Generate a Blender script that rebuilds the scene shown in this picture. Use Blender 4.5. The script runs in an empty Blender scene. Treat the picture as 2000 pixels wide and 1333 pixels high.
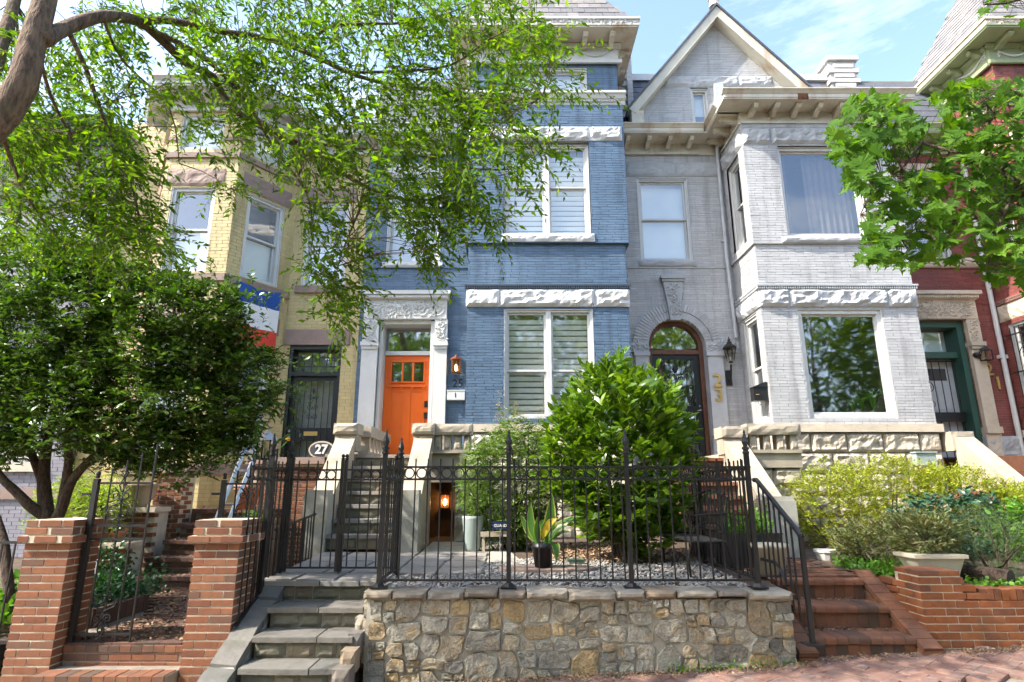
import bpy, math, random
import numpy as np
from mathutils import Vector, Matrix, noise as mnoise

random.seed(7)
rng = np.random.default_rng(11)
S = bpy.context.scene
COL = S.collection
PI = math.pi

# ------------------------------------------------------------------ camera
TILT = math.radians(14.1)
cam_d = bpy.data.cameras.new('camera')
cam_d.sensor_width = 36.0
cam_d.lens = 36.0 * 1165 / 2000
cam_d.clip_start = 0.05
cam_d.clip_end = 1200
cam = bpy.data.objects.new('camera', cam_d)
cam.location = (0, 0, 1.45)
cam.rotation_euler = (PI / 2 + TILT, 0, 0)
COL.objects.link(cam)
S.camera = cam

# ------------------------------------------------------------------ sky, sun, exposure
LIGHT = Vector((1.0, 0.36, -1.05)).normalized()
elev = math.asin(-LIGHT.z)
W = bpy.data.worlds.new('World')
S.world = W
W.use_nodes = True
nt = W.node_tree
nt.nodes.clear()
wo = nt.nodes.new('ShaderNodeOutputWorld')
wb = nt.nodes.new('ShaderNodeBackground')
sky = nt.nodes.new('ShaderNodeTexSky')
sky.sky_type = 'NISHITA'
sky.sun_disc = False
sky.sun_elevation = elev
sky.sun_rotation = math.atan2(-LIGHT.x, -LIGHT.y)
sky.air_density = 1.0
sky.dust_density = 2.0
sky.ozone_density = 1.0
tc = nt.nodes.new('ShaderNodeTexCoord')
mp = nt.nodes.new('ShaderNodeMapping')
mp.inputs['Scale'].default_value = (1.2, 1.2, 5.0)
mp.inputs['Rotation'].default_value = (0.15, 0.1, 0.4)
cn = nt.nodes.new('ShaderNodeTexNoise')
cn.inputs['Scale'].default_value = 1.9
cn.inputs['Detail'].default_value = 7
cn.inputs['Roughness'].default_value = 0.62
cr = nt.nodes.new('ShaderNodeValToRGB')
cr.color_ramp.elements[0].position = 0.48
cr.color_ramp.elements[0].color = (0, 0, 0, 1)
cr.color_ramp.elements[1].position = 0.82
cr.color_ramp.elements[1].color = (0.8, 0.8, 0.8, 1)
cm = nt.nodes.new('ShaderNodeMixRGB')
cm.inputs['Color2'].default_value = (4.6, 4.75, 4.95, 1)
nt.links.new(tc.outputs['Generated'], mp.inputs['Vector'])
nt.links.new(mp.outputs['Vector'], cn.inputs['Vector'])
nt.links.new(cn.outputs['Fac'], cr.inputs['Fac'])
nt.links.new(cr.outputs['Color'], cm.inputs['Fac'])
nt.links.new(sky.outputs['Color'], cm.inputs['Color1'])
nt.links.new(cm.outputs['Color'], wb.inputs['Color'])
wb.inputs['Strength'].default_value = 0.15
nt.links.new(wb.outputs['Background'], wo.inputs['Surface'])

sun_d = bpy.data.lights.new('sun', 'SUN')
sun_d.energy = 2.9
sun_d.angle = math.radians(0.6)
sun_d.color = (1.0, 0.94, 0.84)
sun = bpy.data.objects.new('sun', sun_d)
sun.rotation_euler = LIGHT.to_track_quat('-Z', 'Y').to_euler()
sun.location = (-20, -8, 25)
COL.objects.link(sun)

S.view_settings.view_transform = 'Standard'
S.view_settings.look = 'None'
S.view_settings.exposure = 1.95
S.view_settings.gamma = 1.0
S.view_settings.use_curve_mapping = False
S.render.engine = 'CYCLES'
S.cycles.use_denoising = True
S.cycles.max_bounces = 5
S.cycles.diffuse_bounces = 2
S.cycles.glossy_bounces = 2
S.cycles.transmission_bounces = 3
S.cycles.use_adaptive_sampling = True
S.cycles.adaptive_threshold = 0.04
S.cycles.debug_use_spatial_splits = True
S.cycles.transparent_max_bounces = 8
S.cycles.caustics_reflective = False
S.cycles.caustics_refractive = False

# ------------------------------------------------------------------ materials
def lin(h):
    h = h.lstrip('#')
    c = [int(h[i:i + 2], 16) / 255 for i in (0, 2, 4)]
    return tuple(x / 12.92 if x <= .04045 else ((x + .055) / 1.055) ** 2.4 for x in c) + (1,)

def C(*c):
    return tuple(c) + (1,)

def mul(c, k):
    return tuple(min(1, x * k) for x in c[:3]) + (1,)

def new_mat(name):
    m = bpy.data.materials.new(name)
    m.use_nodes = True
    t = m.node_tree
    p = t.nodes['Principled BSDF']
    return m, t, p

def ramp(t, stops, fac, interp='LINEAR'):
    r = t.nodes.new('ShaderNodeValToRGB')
    r.color_ramp.interpolation = interp
    while len(r.color_ramp.elements) < len(stops):
        r.color_ramp.elements.new(0.5)
    for e, (pos, col) in zip(r.color_ramp.elements, stops):
        e.position = pos
        e.color = col
    t.links.new(fac, r.inputs['Fac'])
    return r.outputs['Color']

def nz(t, scale, detail=5, rough=0.55, vec=None, sc3=None):
    n = t.nodes.new('ShaderNodeTexNoise')
    n.inputs['Scale'].default_value = scale
    n.inputs['Detail'].default_value = min(detail, 3.5)
    n.inputs['Roughness'].default_value = rough
    if vec is None:
        vec = t.nodes.new('ShaderNodeNewGeometry').outputs['Position']
    if sc3:
        mp_ = t.nodes.new('ShaderNodeMapping')
        mp_.inputs['Scale'].default_value = sc3
        t.links.new(vec, mp_.inputs['Vector'])
        vec = mp_.outputs['Vector']
    t.links.new(vec, n.inputs['Vector'])
    return n.outputs['Fac']

def mixc(t, a, b, fac, mode='MIX'):
    m = t.nodes.new('ShaderNodeMixRGB')
    m.blend_type = mode
    for i, v in (('Color1', a), ('Color2', b), ('Fac', fac)):
        if hasattr(v, 'is_linked') or hasattr(v, 'links'):
            t.links.new(v, m.inputs[i])
        else:
            m.inputs[i].default_value = v
    return m.outputs['Color']

def bump(t, p, h, strength=0.3, dist=0.01):
    b = t.nodes.new('ShaderNodeBump')
    b.inputs['Strength'].default_value = strength
    b.inputs['Distance'].default_value = dist
    t.links.new(h, b.inputs['Height'])
    t.links.new(b.outputs['Normal'], p.inputs['Normal'])

def weathered(name, base, var=0.18, scale=1.3, rough=0.6, stain=None, stain_amt=0.35, stain_scale=2.2, bump_s=0.15,
              bump_scale=60, rnd=None, rnd_amt=0.12, streak=False, metal=0.0, grime=0.0):
    """colour with large soft variation, optional stains and per-piece randomness, plus fine relief"""
    m, t, p = new_mat(name)
    n1 = nz(t, scale, 6)
    col = ramp(t, [(0.3, mul(base, 1 - var)), (0.7, mul(base, 1 + var))], n1)
    if rnd:
        if rnd == 'island':
            r = t.nodes.new('ShaderNodeNewGeometry').outputs['Random Per Island']
        else:
            r = t.nodes.new('ShaderNodeObjectInfo').outputs['Random']
        rc = ramp(t, [(0, C(1 - rnd_amt, 1 - rnd_amt, 1 - rnd_amt)), (1, C(1, 1, 1))], r)
        col = mixc(t, col, rc, 1.0, 'MULTIPLY')
    if stain:
        n2 = nz(t, stain_scale, 7, 0.65, sc3=(1, 1, 0.25) if streak else None)
        f = ramp(t, [(0.52, C(0, 0, 0)), (0.75, C(stain_amt, stain_amt, stain_amt))], n2)
        col = mixc(t, col, stain, f)
    t.links.new(col, p.inputs['Base Color'])
    p.inputs['Roughness'].default_value = rough
    p.inputs['Metallic'].default_value = metal
    if grime:
        g1 = nz(t, 1.0, 6, 0.6, sc3=(5, 5, .5))
        f = ramp(t, [(0.5, C(1, 1, 1)), (0.72, C(1 - grime, 1 - grime, 1 - grime))], g1)
        col = mixc(t, col, f, 1.0, 'MULTIPLY')
        chip = ramp(t, [(0.70, C(0, 0, 0)), (0.73, C(.8, .8, .8))], nz(t, 26, 4, 0.7))
        big = ramp(t, [(0.5, C(0, 0, 0)), (0.62, C(1, 1, 1))], nz(t, 1.7, 3, 0.5))
        cf = mixc(t, chip, big, 1.0, 'MULTIPLY')
        col = mixc(t, col, mul(base, 0.45), cf)
        t.links.new(col, p.inputs['Base Color'])
    if bump_s:
        bump(t, p, nz(t, bump_scale, 4, 0.6), bump_s, 0.006)
    return m

def pieces(name, cols, rough=0.8, scale=25, bump_s=0.4, bump_scale=70, dirt=None, dirt_amt=0.5, noise_amt=0.25, rnd='object'):
    """each object takes its own colour out of a list, with mottling"""
    m, t, p = new_mat(name)
    if rnd == 'object':
        r = t.nodes.new('ShaderNodeObjectInfo').outputs['Random']
    else:
        r = t.nodes.new('ShaderNodeNewGeometry').outputs['Random Per Island']
    n = len(cols)
    col = ramp(t, [((i + 0.5) / n, c) for i, c in enumerate(cols)], r)
    n1 = nz(t, scale, 6, 0.62)
    k = ramp(t, [(0.3, C(1 - noise_amt, 1 - noise_amt, 1 - noise_amt)), (0.72, C(1, 1, 1))], n1)
    col = mixc(t, col, k, 1.0, 'MULTIPLY')
    if dirt:
        f = ramp(t, [(0.5, C(0, 0, 0)), (0.72, C(dirt_amt, dirt_amt, dirt_amt))], nz(t, 5, 8, 0.7))
        col = mixc(t, col, dirt, f)
    t.links.new(col, p.inputs['Base Color'])
    p.inputs['Roughness'].default_value = rough
    bump(t, p, nz(t, bump_scale, 6, 0.65), bump_s, 0.008)
    return m

def leaf_mat(name, cols, rough=0.45, trans=0.35, tcol=None, spec=0.5, rnd='island'):
    m, t, p = new_mat(name)
    if rnd == 'island':
        r = t.nodes.new('ShaderNodeNewGeometry').outputs['Random Per Island']
    else:
        r = t.nodes.new('ShaderNodeObjectInfo').outputs['Random']
    n = len(cols)
    col = ramp(t, [((i + 0.5) / n, c) for i, c in enumerate(cols)], r)
    t.links.new(col, p.inputs['Base Color'])
    p.inputs['Roughness'].default_value = rough
    p.inputs['Specular IOR Level'].default_value = spec
    tr = t.nodes.new('ShaderNodeBsdfTranslucent')
    tc2 = mixc(t, col, tuple(1.7 * q for q in (tcol or (1.0, 1.0, 0.35))[:3]) + (1,), 1.0, 'MULTIPLY')
    t.links.new(tc2, tr.inputs['Color'])
    mx = t.nodes.new('ShaderNodeMixShader')
    mx.inputs['Fac'].default_value = trans
    t.links.new(p.outputs['BSDF'], mx.inputs[1])
    t.links.new(tr.outputs['BSDF'], mx.inputs[2])
    t.links.new(mx.outputs['Shader'], t.nodes['Material Output'].inputs['Surface'])
    return m

def glass_mat(name, tint=C(0.9, 0.95, 0.94), refl=0.16):
    m, t, p = new_mat(name)
    t.nodes.remove(p)
    g = t.nodes.new('ShaderNodeBsdfGlossy')
    g.inputs['Roughness'].default_value = 0.03
    g.inputs['Color'].default_value = C(0.95, 0.97, 1.0)
    bp = t.nodes.new('ShaderNodeBump')
    bp.inputs['Strength'].default_value = 0.09
    bp.inputs['Distance'].default_value = 0.02
    t.links.new(nz(t, 2.2, 1), bp.inputs['Height'])
    t.links.new(bp.outputs['Normal'], g.inputs['Normal'])
    tr = t.nodes.new('ShaderNodeBsdfTransparent')
    tr.inputs['Color'].default_value = tint
    fr = t.nodes.new('ShaderNodeLayerWeight')      # the same from either side of the pane
    pw = t.nodes.new('ShaderNodeMath'); pw.operation = 'POWER'
    pw.inputs[1].default_value = 4.0
    t.links.new(fr.outputs['Facing'], pw.inputs[0])
    ad = t.nodes.new('ShaderNodeMath'); ad.operation = 'MULTIPLY_ADD'
    ad.inputs[1].default_value = 0.6
    ad.inputs[2].default_value = refl + 0.04
    t.links.new(pw.outputs[0], ad.inputs[0])
    mx = t.nodes.new('ShaderNodeMixShader')
    t.links.new(ad.outputs[0], mx.inputs['Fac'])
    t.links.new(tr.outputs['BSDF'], mx.inputs[1])
    t.links.new(g.outputs['BSDF'], mx.inputs[2])
    t.links.new(mx.outputs['Shader'], t.nodes['Material Output'].inputs['Surface'])
    return m

def emit_mat(name, col, s):
    m, t, p = new_mat(name)
    p.inputs['Base Color'].default_value = col
    p.inputs['Emission Color'].default_value = col
    p.inputs['Emission Strength'].default_value = s
    m.cycles.emission_sampling = 'NONE'
    return m

M = {}
M['blue'] = weathered('blue painted brick', C(0.095, 0.155, 0.235), 0.12, 0.8, 0.5, C(0.18, 0.25, 0.33), 0.35, 1.6, 0.2, 40, 'island', 0.22, grime=0.3)
M['grey'] = weathered('grey painted brick', C(0.475, 0.475, 0.475), 0.08, 0.8, 0.55, C(0.30, 0.305, 0.32), 0.35, 1.4, 0.2, 40, 'island', 0.16, grime=0.3)
M['yellow'] = weathered('yellow painted brick', C(0.54, 0.435, 0.205), 0.07, 0.8, 0.55, C(0.48, 0.36, 0.18), 0.4, 1.6, 0.2, 40, 'island', 0.10, grime=0.3)
M['dark'] = weathered('slate grey painted brick', C(0.25, 0.24, 0.275), 0.1, 0.8, 0.6, None, 0, 1, 0.2, 40, 'island', 0.12, grime=0.3)
M['red'] = weathered('red pressed brick', C(0.25, 0.07, 0.056), 0.14, 0.9, 0.65, C(0.12, 0.05, 0.05), 0.5, 1.8, 0.25, 40, 'island', 0.28, grime=0.3)
M['blue_joint'] = weathered('blue painted joints', C(0.055, 0.10, 0.165), 0.1, 2, 0.7)
M['grey_joint'] = weathered('grey painted joints', C(0.34, 0.34, 0.345), 0.1, 2, 0.7)
M['yellow_joint'] = weathered('yellow painted joints', C(0.40, 0.28, 0.11), 0.1, 2, 0.7)
M['dark_joint'] = weathered('dark joints', C(0.10, 0.10, 0.11), 0.1, 2, 0.7)
M['red_joint'] = weathered('red house joints', C(0.24, 0.13, 0.11), 0.1, 2, 0.8)
M['white'] = weathered('white paint', C(0.57, 0.57, 0.55), 0.05, 2.5, 0.45, C(0.42, 0.40, 0.35), 0.35, 3.0, 0.08, 50)
M['white_stone'] = weathered('white painted rock faced stone', C(0.55, 0.55, 0.54), 0.07, 3, 0.6, C(0.38, 0.38, 0.37), 0.45, 5.0, 0.5, 45)
M['cream'] = weathered('old cream cornice paint', C(0.56, 0.53, 0.44), 0.08, 2, 0.55, C(0.30, 0.15, 0.06), 0.75, 2.4, 0.2, 40, streak=True)
M['rust'] = weathered('rusting cornice paint', C(0.6, 0.55, 0.45), 0.1, 4, 0.7, C(0.28, 0.10, 0.03), 0.95, 3.0, 0.3, 40)
M['green_paint'] = weathered('green cornice paint', C(0.28, 0.33, 0.19), 0.12, 2, 0.6, C(0.46, 0.42, 0.22), 0.6, 3.0, 0.2, 40)
M['grey_stone'] = weathered('grey painted stone', C(0.38, 0.39, 0.40), 0.12, 3, 0.7, C(0.2, 0.21, 0.22), 0.5, 3.5, 0.5, 45)
M['grey_trim'] = weathered('grey trim stone', C(0.45, 0.455, 0.465), 0.1, 3, 0.7, C(0.26, 0.27, 0.28), 0.4, 3.5, 0.4, 45)
M['brown_stone'] = weathered('brown sandstone', C(0.26, 0.185, 0.15), 0.12, 4, 0.75, C(0.17, 0.12, 0.1), 0.4, 5, 0.4, 60)
M['sandstone'] = weathered('buff sandstone', C(0.55, 0.47, 0.36), 0.12, 3, 0.8, C(0.33, 0.26, 0.19), 0.5, 3.2, 0.6, 40)
M['limestone'] = weathered('pale cast stone', C(0.37, 0.32, 0.245), 0.16, 3, 0.8, C(0.2, 0.175, 0.135), 0.75, 3.2, 0.6, 55)
M['concrete'] = weathered('mossy grey concrete', C(0.36, 0.35, 0.30), 0.15, 3, 0.9, C(0.14, 0.15, 0.10), 0.6, 4, 0.8, 70)
M['dark_trim'] = weathered('dark blue trim', C(0.035, 0.05, 0.075), 0.1, 3, 0.5)
M['green_trim'] = weathered('dark green trim', C(0.03, 0.085, 0.06), 0.1, 3, 0.5)
M['teal_stone'] = weathered('dark green stone', C(0.06, 0.085, 0.09), 0.1, 3, 0.7)
M['orange'] = weathered('orange door paint', C(0.74, 0.125, 0.005), 0.03, 2, 0.42, None, 0, 1, 0.05, 20)
M['black_iron'] = weathered('black wrought iron', C(0.008, 0.008, 0.009), 0.2, 6, 0.45, C(0.03, 0.022, 0.018), 0.3, 7, 0.15, 80)
M['black_paint'] = weathered('black door paint', C(0.015, 0.016, 0.018), 0.1, 3, 0.35)
M['wood_brown'] = weathered('brown stained wood', C(0.13, 0.05, 0.022), 0.25, 8, 0.5)
M['old_wood'] = weathered('old plywood', C(0.10, 0.055, 0.028), 0.35, 5, 0.8, C(0.04, 0.025, 0.015), 0.6, 6, 0.3, 30)
M['slate'] = pieces('slate shingles', [C(0.19, 0.18, 0.18), C(0.23, 0.215, 0.205), C(0.27, 0.25, 0.24), C(0.17, 0.165, 0.17)], 0.75, 20, 0.3, 60)
M['slate_dark'] = pieces('blue slate shingles', [C(0.10, 0.11, 0.14), C(0.14, 0.15, 0.18), C(0.08, 0.09, 0.12)], 0.6, 20, 0.3, 60)
M['roof_felt'] = weathered('roof felt', C(0.12, 0.115, 0.115), 0.1, 3, 0.9)
M['chimney'] = weathered('pale chimney brick', C(0.52, 0.51, 0.50), 0.1, 2, 0.8, C(0.3, 0.3, 0.3), 0.5, 3)
M['glass'] = glass_mat('window glass')
M['glass_dark'] = glass_mat('picture window glass', C(0.62, 0.68, 0.66), 0.30)
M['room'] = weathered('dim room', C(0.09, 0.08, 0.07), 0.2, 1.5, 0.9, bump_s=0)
M['sheer'] = weathered('sheer backing', C(0.34, 0.32, 0.28), 0.05, 3, 0.8, bump_s=0)
M['rust_spot'] = weathered('rusted through sheet metal', C(0.11, 0.045, 0.018), 0.4, 20, 0.9, C(0.3, 0.13, 0.04), 0.7, 14, 0.6, 40)
M['blind'] = weathered('white blinds', C(0.80, 0.79, 0.75), 0.03, 3, 0.6, bump_s=0.05)
M['curtain'] = weathered('taupe curtain', C(0.13, 0.10, 0.08), 0.15, 3, 0.9, bump_s=0.1)
M['copper'] = weathered('copper lantern', C(0.33, 0.12, 0.06), 0.2, 8, 0.4, metal=0.7)
M['brass'] = weathered('brass', C(0.62, 0.42, 0.14), 0.1, 8, 0.35, metal=0.6)
M['bulb'] = emit_mat('warm bulb', C(1.0, 0.62, 0.22), 4.0)
M['lamp_glass'] = glass_mat('lantern glass', C(0.95, 0.93, 0.85), 0.05)
M['alu'] = weathered('aluminium', C(0.42, 0.43, 0.44), 0.05, 5, 0.35, metal=0.7)
M['flag_blue'] = weathered('blue cloth', C(0.012, 0.07, 0.30), 0.08, 6, 0.8)
M['flag_white'] = weathered('white cloth', C(0.74, 0.74, 0.74), 0.04, 6, 0.8)
M['flag_red'] = weathered('red cloth', C(0.62, 0.05, 0.03), 0.08, 6, 0.8)
M['brick'] = pieces('weathered red bricks', [C(0.17, 0.056, 0.026), C(0.235, 0.083, 0.036), C(0.27, 0.11, 0.05), C(0.19, 0.066, 0.03), C(0.255, 0.092, 0.04), C(0.105, 0.06, 0.042), C(0.24, 0.098, 0.046)], 0.85, 18, 0.5, 90, C(0.11, 0.075, 0.055), 0.35)
M['brick_orange'] = pieces('orange red bricks', [C(0.255, 0.078, 0.022), C(0.295, 0.096, 0.028), C(0.22, 0.066, 0.02), C(0.31, 0.11, 0.034), C(0.17, 0.062, 0.026)], 0.85, 18, 0.5, 90, C(0.10, 0.06, 0.045), 0.55)
M['brick_step'] = pieces('worn step bricks', [C(0.225, 0.088, 0.042), C(0.16, 0.068, 0.036), C(0.25, 0.105, 0.052), C(0.10, 0.056, 0.036)], 0.85, 12, 0.5, 80, C(0.06, 0.045, 0.036), 0.7)
M['brick_dark'] = pieces('dark mossy bricks', [C(0.10, 0.05, 0.035), C(0.13, 0.062, 0.042), C(0.085, 0.05, 0.037), C(0.15, 0.075, 0.05)], 0.9, 14, 0.6, 70, C(0.045, 0.045, 0.03), 0.6)
M['paver'] = pieces('sidewalk brick pavers', [C(0.21, 0.11, 0.08), C(0.26, 0.145, 0.105), C(0.17, 0.09, 0.068), C(0.24, 0.14, 0.11), C(0.20, 0.12, 0.095)], 0.85, 14, 0.4, 70, C(0.24, 0.19, 0.15), 0.5)
M['mortar'] = weathered('brick mortar', C(0.52, 0.47, 0.36), 0.15, 8, 0.95, C(0.25, 0.22, 0.16), 0.5, 5, 0.8, 80)
M['mortar_dark'] = weathered('stained mortar', C(0.24, 0.20, 0.16), 0.2, 8, 0.95, None, 0, 5, 0.8, 80)
def rubble(name):
    m, t, p = new_mat(name)
    r = t.nodes.new('ShaderNodeObjectInfo').outputs['Random']
    col = ramp(t, [(0.06, C(.34, .32, .26)), (.2, C(.41, .385, .315)), (.34, C(.29, .28, .235)), (.48, C(.42, .35, .235)), (.6, C(.28, .272, .235)), (.72, C(.39, .28, .14)), (.86, C(.17, .16, .14)), (.97, C(.40, .37, .30))], r)
    off = t.nodes.new('ShaderNodeVectorMath'); off.operation = 'ADD'
    sc_ = t.nodes.new('ShaderNodeVectorMath'); sc_.operation = 'SCALE'; sc_.inputs[0].default_value = (37, 11, 23)
    t.links.new(r, sc_.inputs['Scale'])
    t.links.new(t.nodes.new('ShaderNodeNewGeometry').outputs['Position'], off.inputs[0]); t.links.new(sc_.outputs[0], off.inputs[1])
    v = off.outputs[0]
    f = ramp(t, [(.52, C(0, 0, 0)), (.70, C(.7, .7, .7))], nz(t, 7, 5, .6, v))
    col = mixc(t, col, C(.36, .23, .09), f)
    f = ramp(t, [(.54, C(0, 0, 0)), (.66, C(.6, .6, .6))], nz(t, 11, 8, .7, v))
    col = mixc(t, col, C(.13, .115, .085), f)
    f = ramp(t, [(.35, C(.68, .68, .66)), (.65, C(1.08, 1.08, 1.08))], nz(t, 60, 6, .7, v))
    col = mixc(t, col, f, 1.0, 'MULTIPLY')
    t.links.new(col, p.inputs['Base Color'])
    p.inputs['Roughness'].default_value = .9
    bump(t, p, nz(t, 24, 9, .72, v), 1.0, .03)
    return m
M['stone'] = rubble('rubble wall stones')
M['cap_stone'] = pieces('wall cap stones', [C(0.36, 0.32, 0.26), C(0.28, 0.235, 0.17), C(0.40, 0.36, 0.29), C(0.14, 0.13, 0.12), C(0.32, 0.24, 0.155), C(0.22, 0.19, 0.15)], 0.85, 9, 0.7, 40, C(0.17, 0.13, 0.10), 0.5, 0.35)
M['stone_mortar'] = weathered('rubble wall mortar', C(0.37, 0.345, 0.285), 0.15, 7, 0.95, C(0.2, 0.19, 0.16), 0.5, 5, 0.9, 60)
M['flag'] = pieces('flagstones', [C(0.27, 0.25, 0.225), C(0.33, 0.29, 0.25), C(0.24, 0.235, 0.225), C(0.36, 0.315, 0.265)], 0.8, 8, 0.5, 35, C(0.16, 0.15, 0.13), 0.45)
M['flag_dark'] = pieces('bluestone treads', [C(0.165, 0.155, 0.135), C(0.20, 0.18, 0.155), C(0.14, 0.135, 0.12)], 0.75, 8, 0.6, 35, C(0.08, 0.08, 0.06), 0.7)
M['riser'] = pieces('mossy riser stones', [C(0.17, 0.155, 0.11), C(0.21, 0.19, 0.135), C(0.14, 0.14, 0.10), C(0.22, 0.18, 0.12)], 0.85, 10, 0.7, 35, C(0.07, 0.075, 0.05), 0.6)
M['rock'] = pieces('rock faced sandstone', [C(0.52, 0.45, 0.35), C(0.48, 0.41, 0.32), C(0.55, 0.49, 0.40), C(0.45, 0.39, 0.31)], 0.85, 6, 0.8, 30, C(0.28, 0.23, 0.17), 0.5, 0.25)
M['soil'] = weathered('dark soil', C(0.075, 0.05, 0.034), 0.35, 6, 0.95, C(0.16, 0.10, 0.06), 0.6, 9, 0.9, 50)
M['asphalt'] = weathered('asphalt', C(0.055, 0.055, 0.057), 0.2, 2, 0.9)
M['gravel'] = pieces('river gravel', [C(0.42, 0.40, 0.37), C(0.30, 0.29, 0.28), C(0.52, 0.50, 0.46), C(0.36, 0.32, 0.28), C(0.22, 0.21, 0.21), C(0.47, 0.42, 0.36)], 0.75, 30, 0.2, 80, None, rnd='island')
M['litter'] = pieces('dry leaf litter', [C(0.36, 0.25, 0.15), C(0.22, 0.12, 0.065), C(0.46, 0.36, 0.24), C(0.28, 0.16, 0.08)], 0.9, 30, 0.1, 80, None, rnd='island')
M['terracotta'] = weathered('terracotta', C(0.42, 0.155, 0.075), 0.12, 6, 0.85, C(0.4, 0.28, 0.2), 0.4, 7)
M['tan_pot'] = weathered('tan clay pot', C(0.38, 0.29, 0.19), 0.12, 6, 0.85, C(0.2, 0.17, 0.12), 0.4, 7)
M['celadon'] = weathered('pale grey green planter', C(0.30, 0.36, 0.34), 0.06, 3, 0.5, C(0.2, 0.24, 0.22), 0.3, 5)
M['cream_plastic'] = weathered('cream plastic', C(0.52, 0.47, 0.36), 0.06, 3, 0.55, C(0.25, 0.22, 0.16), 0.5, 4)
M['black_plastic'] = weathered('black plastic', C(0.012, 0.012, 0.013), 0.1, 3, 0.4)
M['navy'] = weathered('navy sign', C(0.01, 0.025, 0.11), 0.05, 3, 0.4, bump_s=0)
M['sign_blue'] = weathered('blue sign', C(0.01, 0.05, 0.34), 0.05, 3, 0.4, bump_s=0)
M['sign_white'] = weathered('white sign', C(0.75, 0.75, 0.73), 0.03, 3, 0.4, bump_s=0)
M['plaque'] = weathered('dark plaque', C(0.05, 0.055, 0.06), 0.1, 3, 0.5)
def bark_mat(name, base, dark, sc=(34, 34, 7)):
    m, t, p = new_mat(name)
    n1 = nz(t, 1.0, 8, 0.65, sc3=sc)
    col = ramp(t, [(0.32, dark), (0.55, base), (0.8, mul(base, 1.5))], n1)
    f = ramp(t, [(0.5, C(0, 0, 0)), (0.7, C(.45, .45, .45))], nz(t, 5, 6, .6))
    col = mixc(t, col, C(0.10, 0.11, 0.055), f)
    t.links.new(col, p.inputs['Base Color'])
    p.inputs['Roughness'].default_value = 0.95
    bump(t, p, n1, 1.0, 0.03)
    return m
M['bark'] = bark_mat('tree bark', C(0.17, 0.11, 0.07), C(0.05, 0.033, 0.022))
M['bark_dark'] = bark_mat('dark bark', C(0.07, 0.045, 0.032), C(0.025, 0.017, 0.012), (40, 40, 12))
M['bark_grey'] = bark_mat('grey brown bark', C(0.11, 0.08, 0.058), C(0.045, 0.032, 0.024), (50, 50, 14))
M['lf_street'] = leaf_mat('street tree leaves', [C(0.052, 0.125, 0.007), C(0.085, 0.17, 0.009), C(0.034, 0.088, 0.007), C(0.13, 0.22, 0.012)], 0.6, 0.48, C(1.15, 1.15, 0.25), 0.2)
M['lf_maple'] = leaf_mat('maple leaves', [C(0.06, 0.145, 0.012), C(0.085, 0.185, 0.015), C(0.045, 0.115, 0.012), C(0.11, 0.22, 0.02)], 0.6, 0.45, C(1.05, 1.0, 0.2), 0.2)
M['lf_maple_obj'] = leaf_mat('maple leaf blades', [C(0.06, 0.145, 0.012), C(0.085, 0.185, 0.015), C(0.045, 0.115, 0.012), C(0.11, 0.22, 0.02)], 0.6, 0.45, C(1.05, 1.0, 0.2), 0.2, rnd='object')
M['lf_holly'] = leaf_mat('dark evergreen leaves', [C(0.048, 0.108, 0.012), C(0.076, 0.158, 0.015), C(0.034, 0.078, 0.011), C(0.125, 0.225, 0.02)], 0.36, 0.22, C(0.9, 1.0, 0.3))
M['lf_laurel'] = leaf_mat('laurel leaves', [C(0.07, 0.15, 0.010), C(0.12, 0.22, 0.012), C(0.048, 0.112, 0.010), C(0.175, 0.28, 0.016)], 0.34, 0.32, C(1.0, 1.0, 0.3))
M['lf_laurel_obj'] = leaf_mat('laurel leaf blades', [C(0.08, 0.165, 0.010), C(0.13, 0.23, 0.012), C(0.06, 0.135, 0.010), C(0.185, 0.29, 0.016)], 0.34, 0.32, C(1.0, 1.0, 0.3), rnd='object')
M['lf_nandina'] = leaf_mat('nandina leaves', [C(0.085, 0.17, 0.022), C(0.13, 0.23, 0.03), C(0.065, 0.14, 0.03), C(0.19, 0.26, 0.05)], 0.45, 0.3)
M['lf_panicle'] = leaf_mat('pale panicles', [C(0.34, 0.27, 0.12), C(0.40, 0.34, 0.17)], 0.7, 0.3)
M['lf_azalea'] = leaf_mat('yellow green azalea leaves', [C(0.26, 0.32, 0.016), C(0.35, 0.385, 0.022), C(0.18, 0.27, 0.018), C(0.23, 0.16, 0.03), C(0.30, 0.36, 0.02)], 0.5, 0.3)
M['lf_viburnum'] = leaf_mat('blue green viburnum leaves', [C(0.03, 0.095, 0.055), C(0.045, 0.125, 0.07), C(0.02, 0.07, 0.045)], 0.35, 0.18)
M['lf_sage'] = leaf_mat('sage leaves', [C(0.16, 0.19, 0.065), C(0.21, 0.235, 0.085), C(0.12, 0.155, 0.06), C(0.19, 0.16, 0.07)], 0.7, 0.22)
M['lf_rosemary'] = leaf_mat('rosemary needles', [C(0.10, 0.165, 0.065), C(0.15, 0.215, 0.085), C(0.075, 0.125, 0.055)], 0.6, 0.2)
M['lf_green'] = leaf_mat('fresh green leaves', [C(0.10, 0.24, 0.02), C(0.15, 0.31, 0.03), C(0.08, 0.19, 0.02)], 0.5, 0.32)
M['lf_lime'] = leaf_mat('lime shrub leaves', [C(0.20, 0.29, 0.025), C(0.27, 0.36, 0.035), C(0.14, 0.23, 0.025)], 0.5, 0.38)
M['lf_ivy'] = leaf_mat('ivy leaves', [C(0.03, 0.11, 0.035), C(0.045, 0.145, 0.045), C(0.02, 0.08, 0.03)], 0.4, 0.2)
M['lf_cast'] = leaf_mat('broad striped leaves', [C(0.05, 0.15, 0.02), C(0.07, 0.18, 0.025)], 0.4, 0.3)
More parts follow.
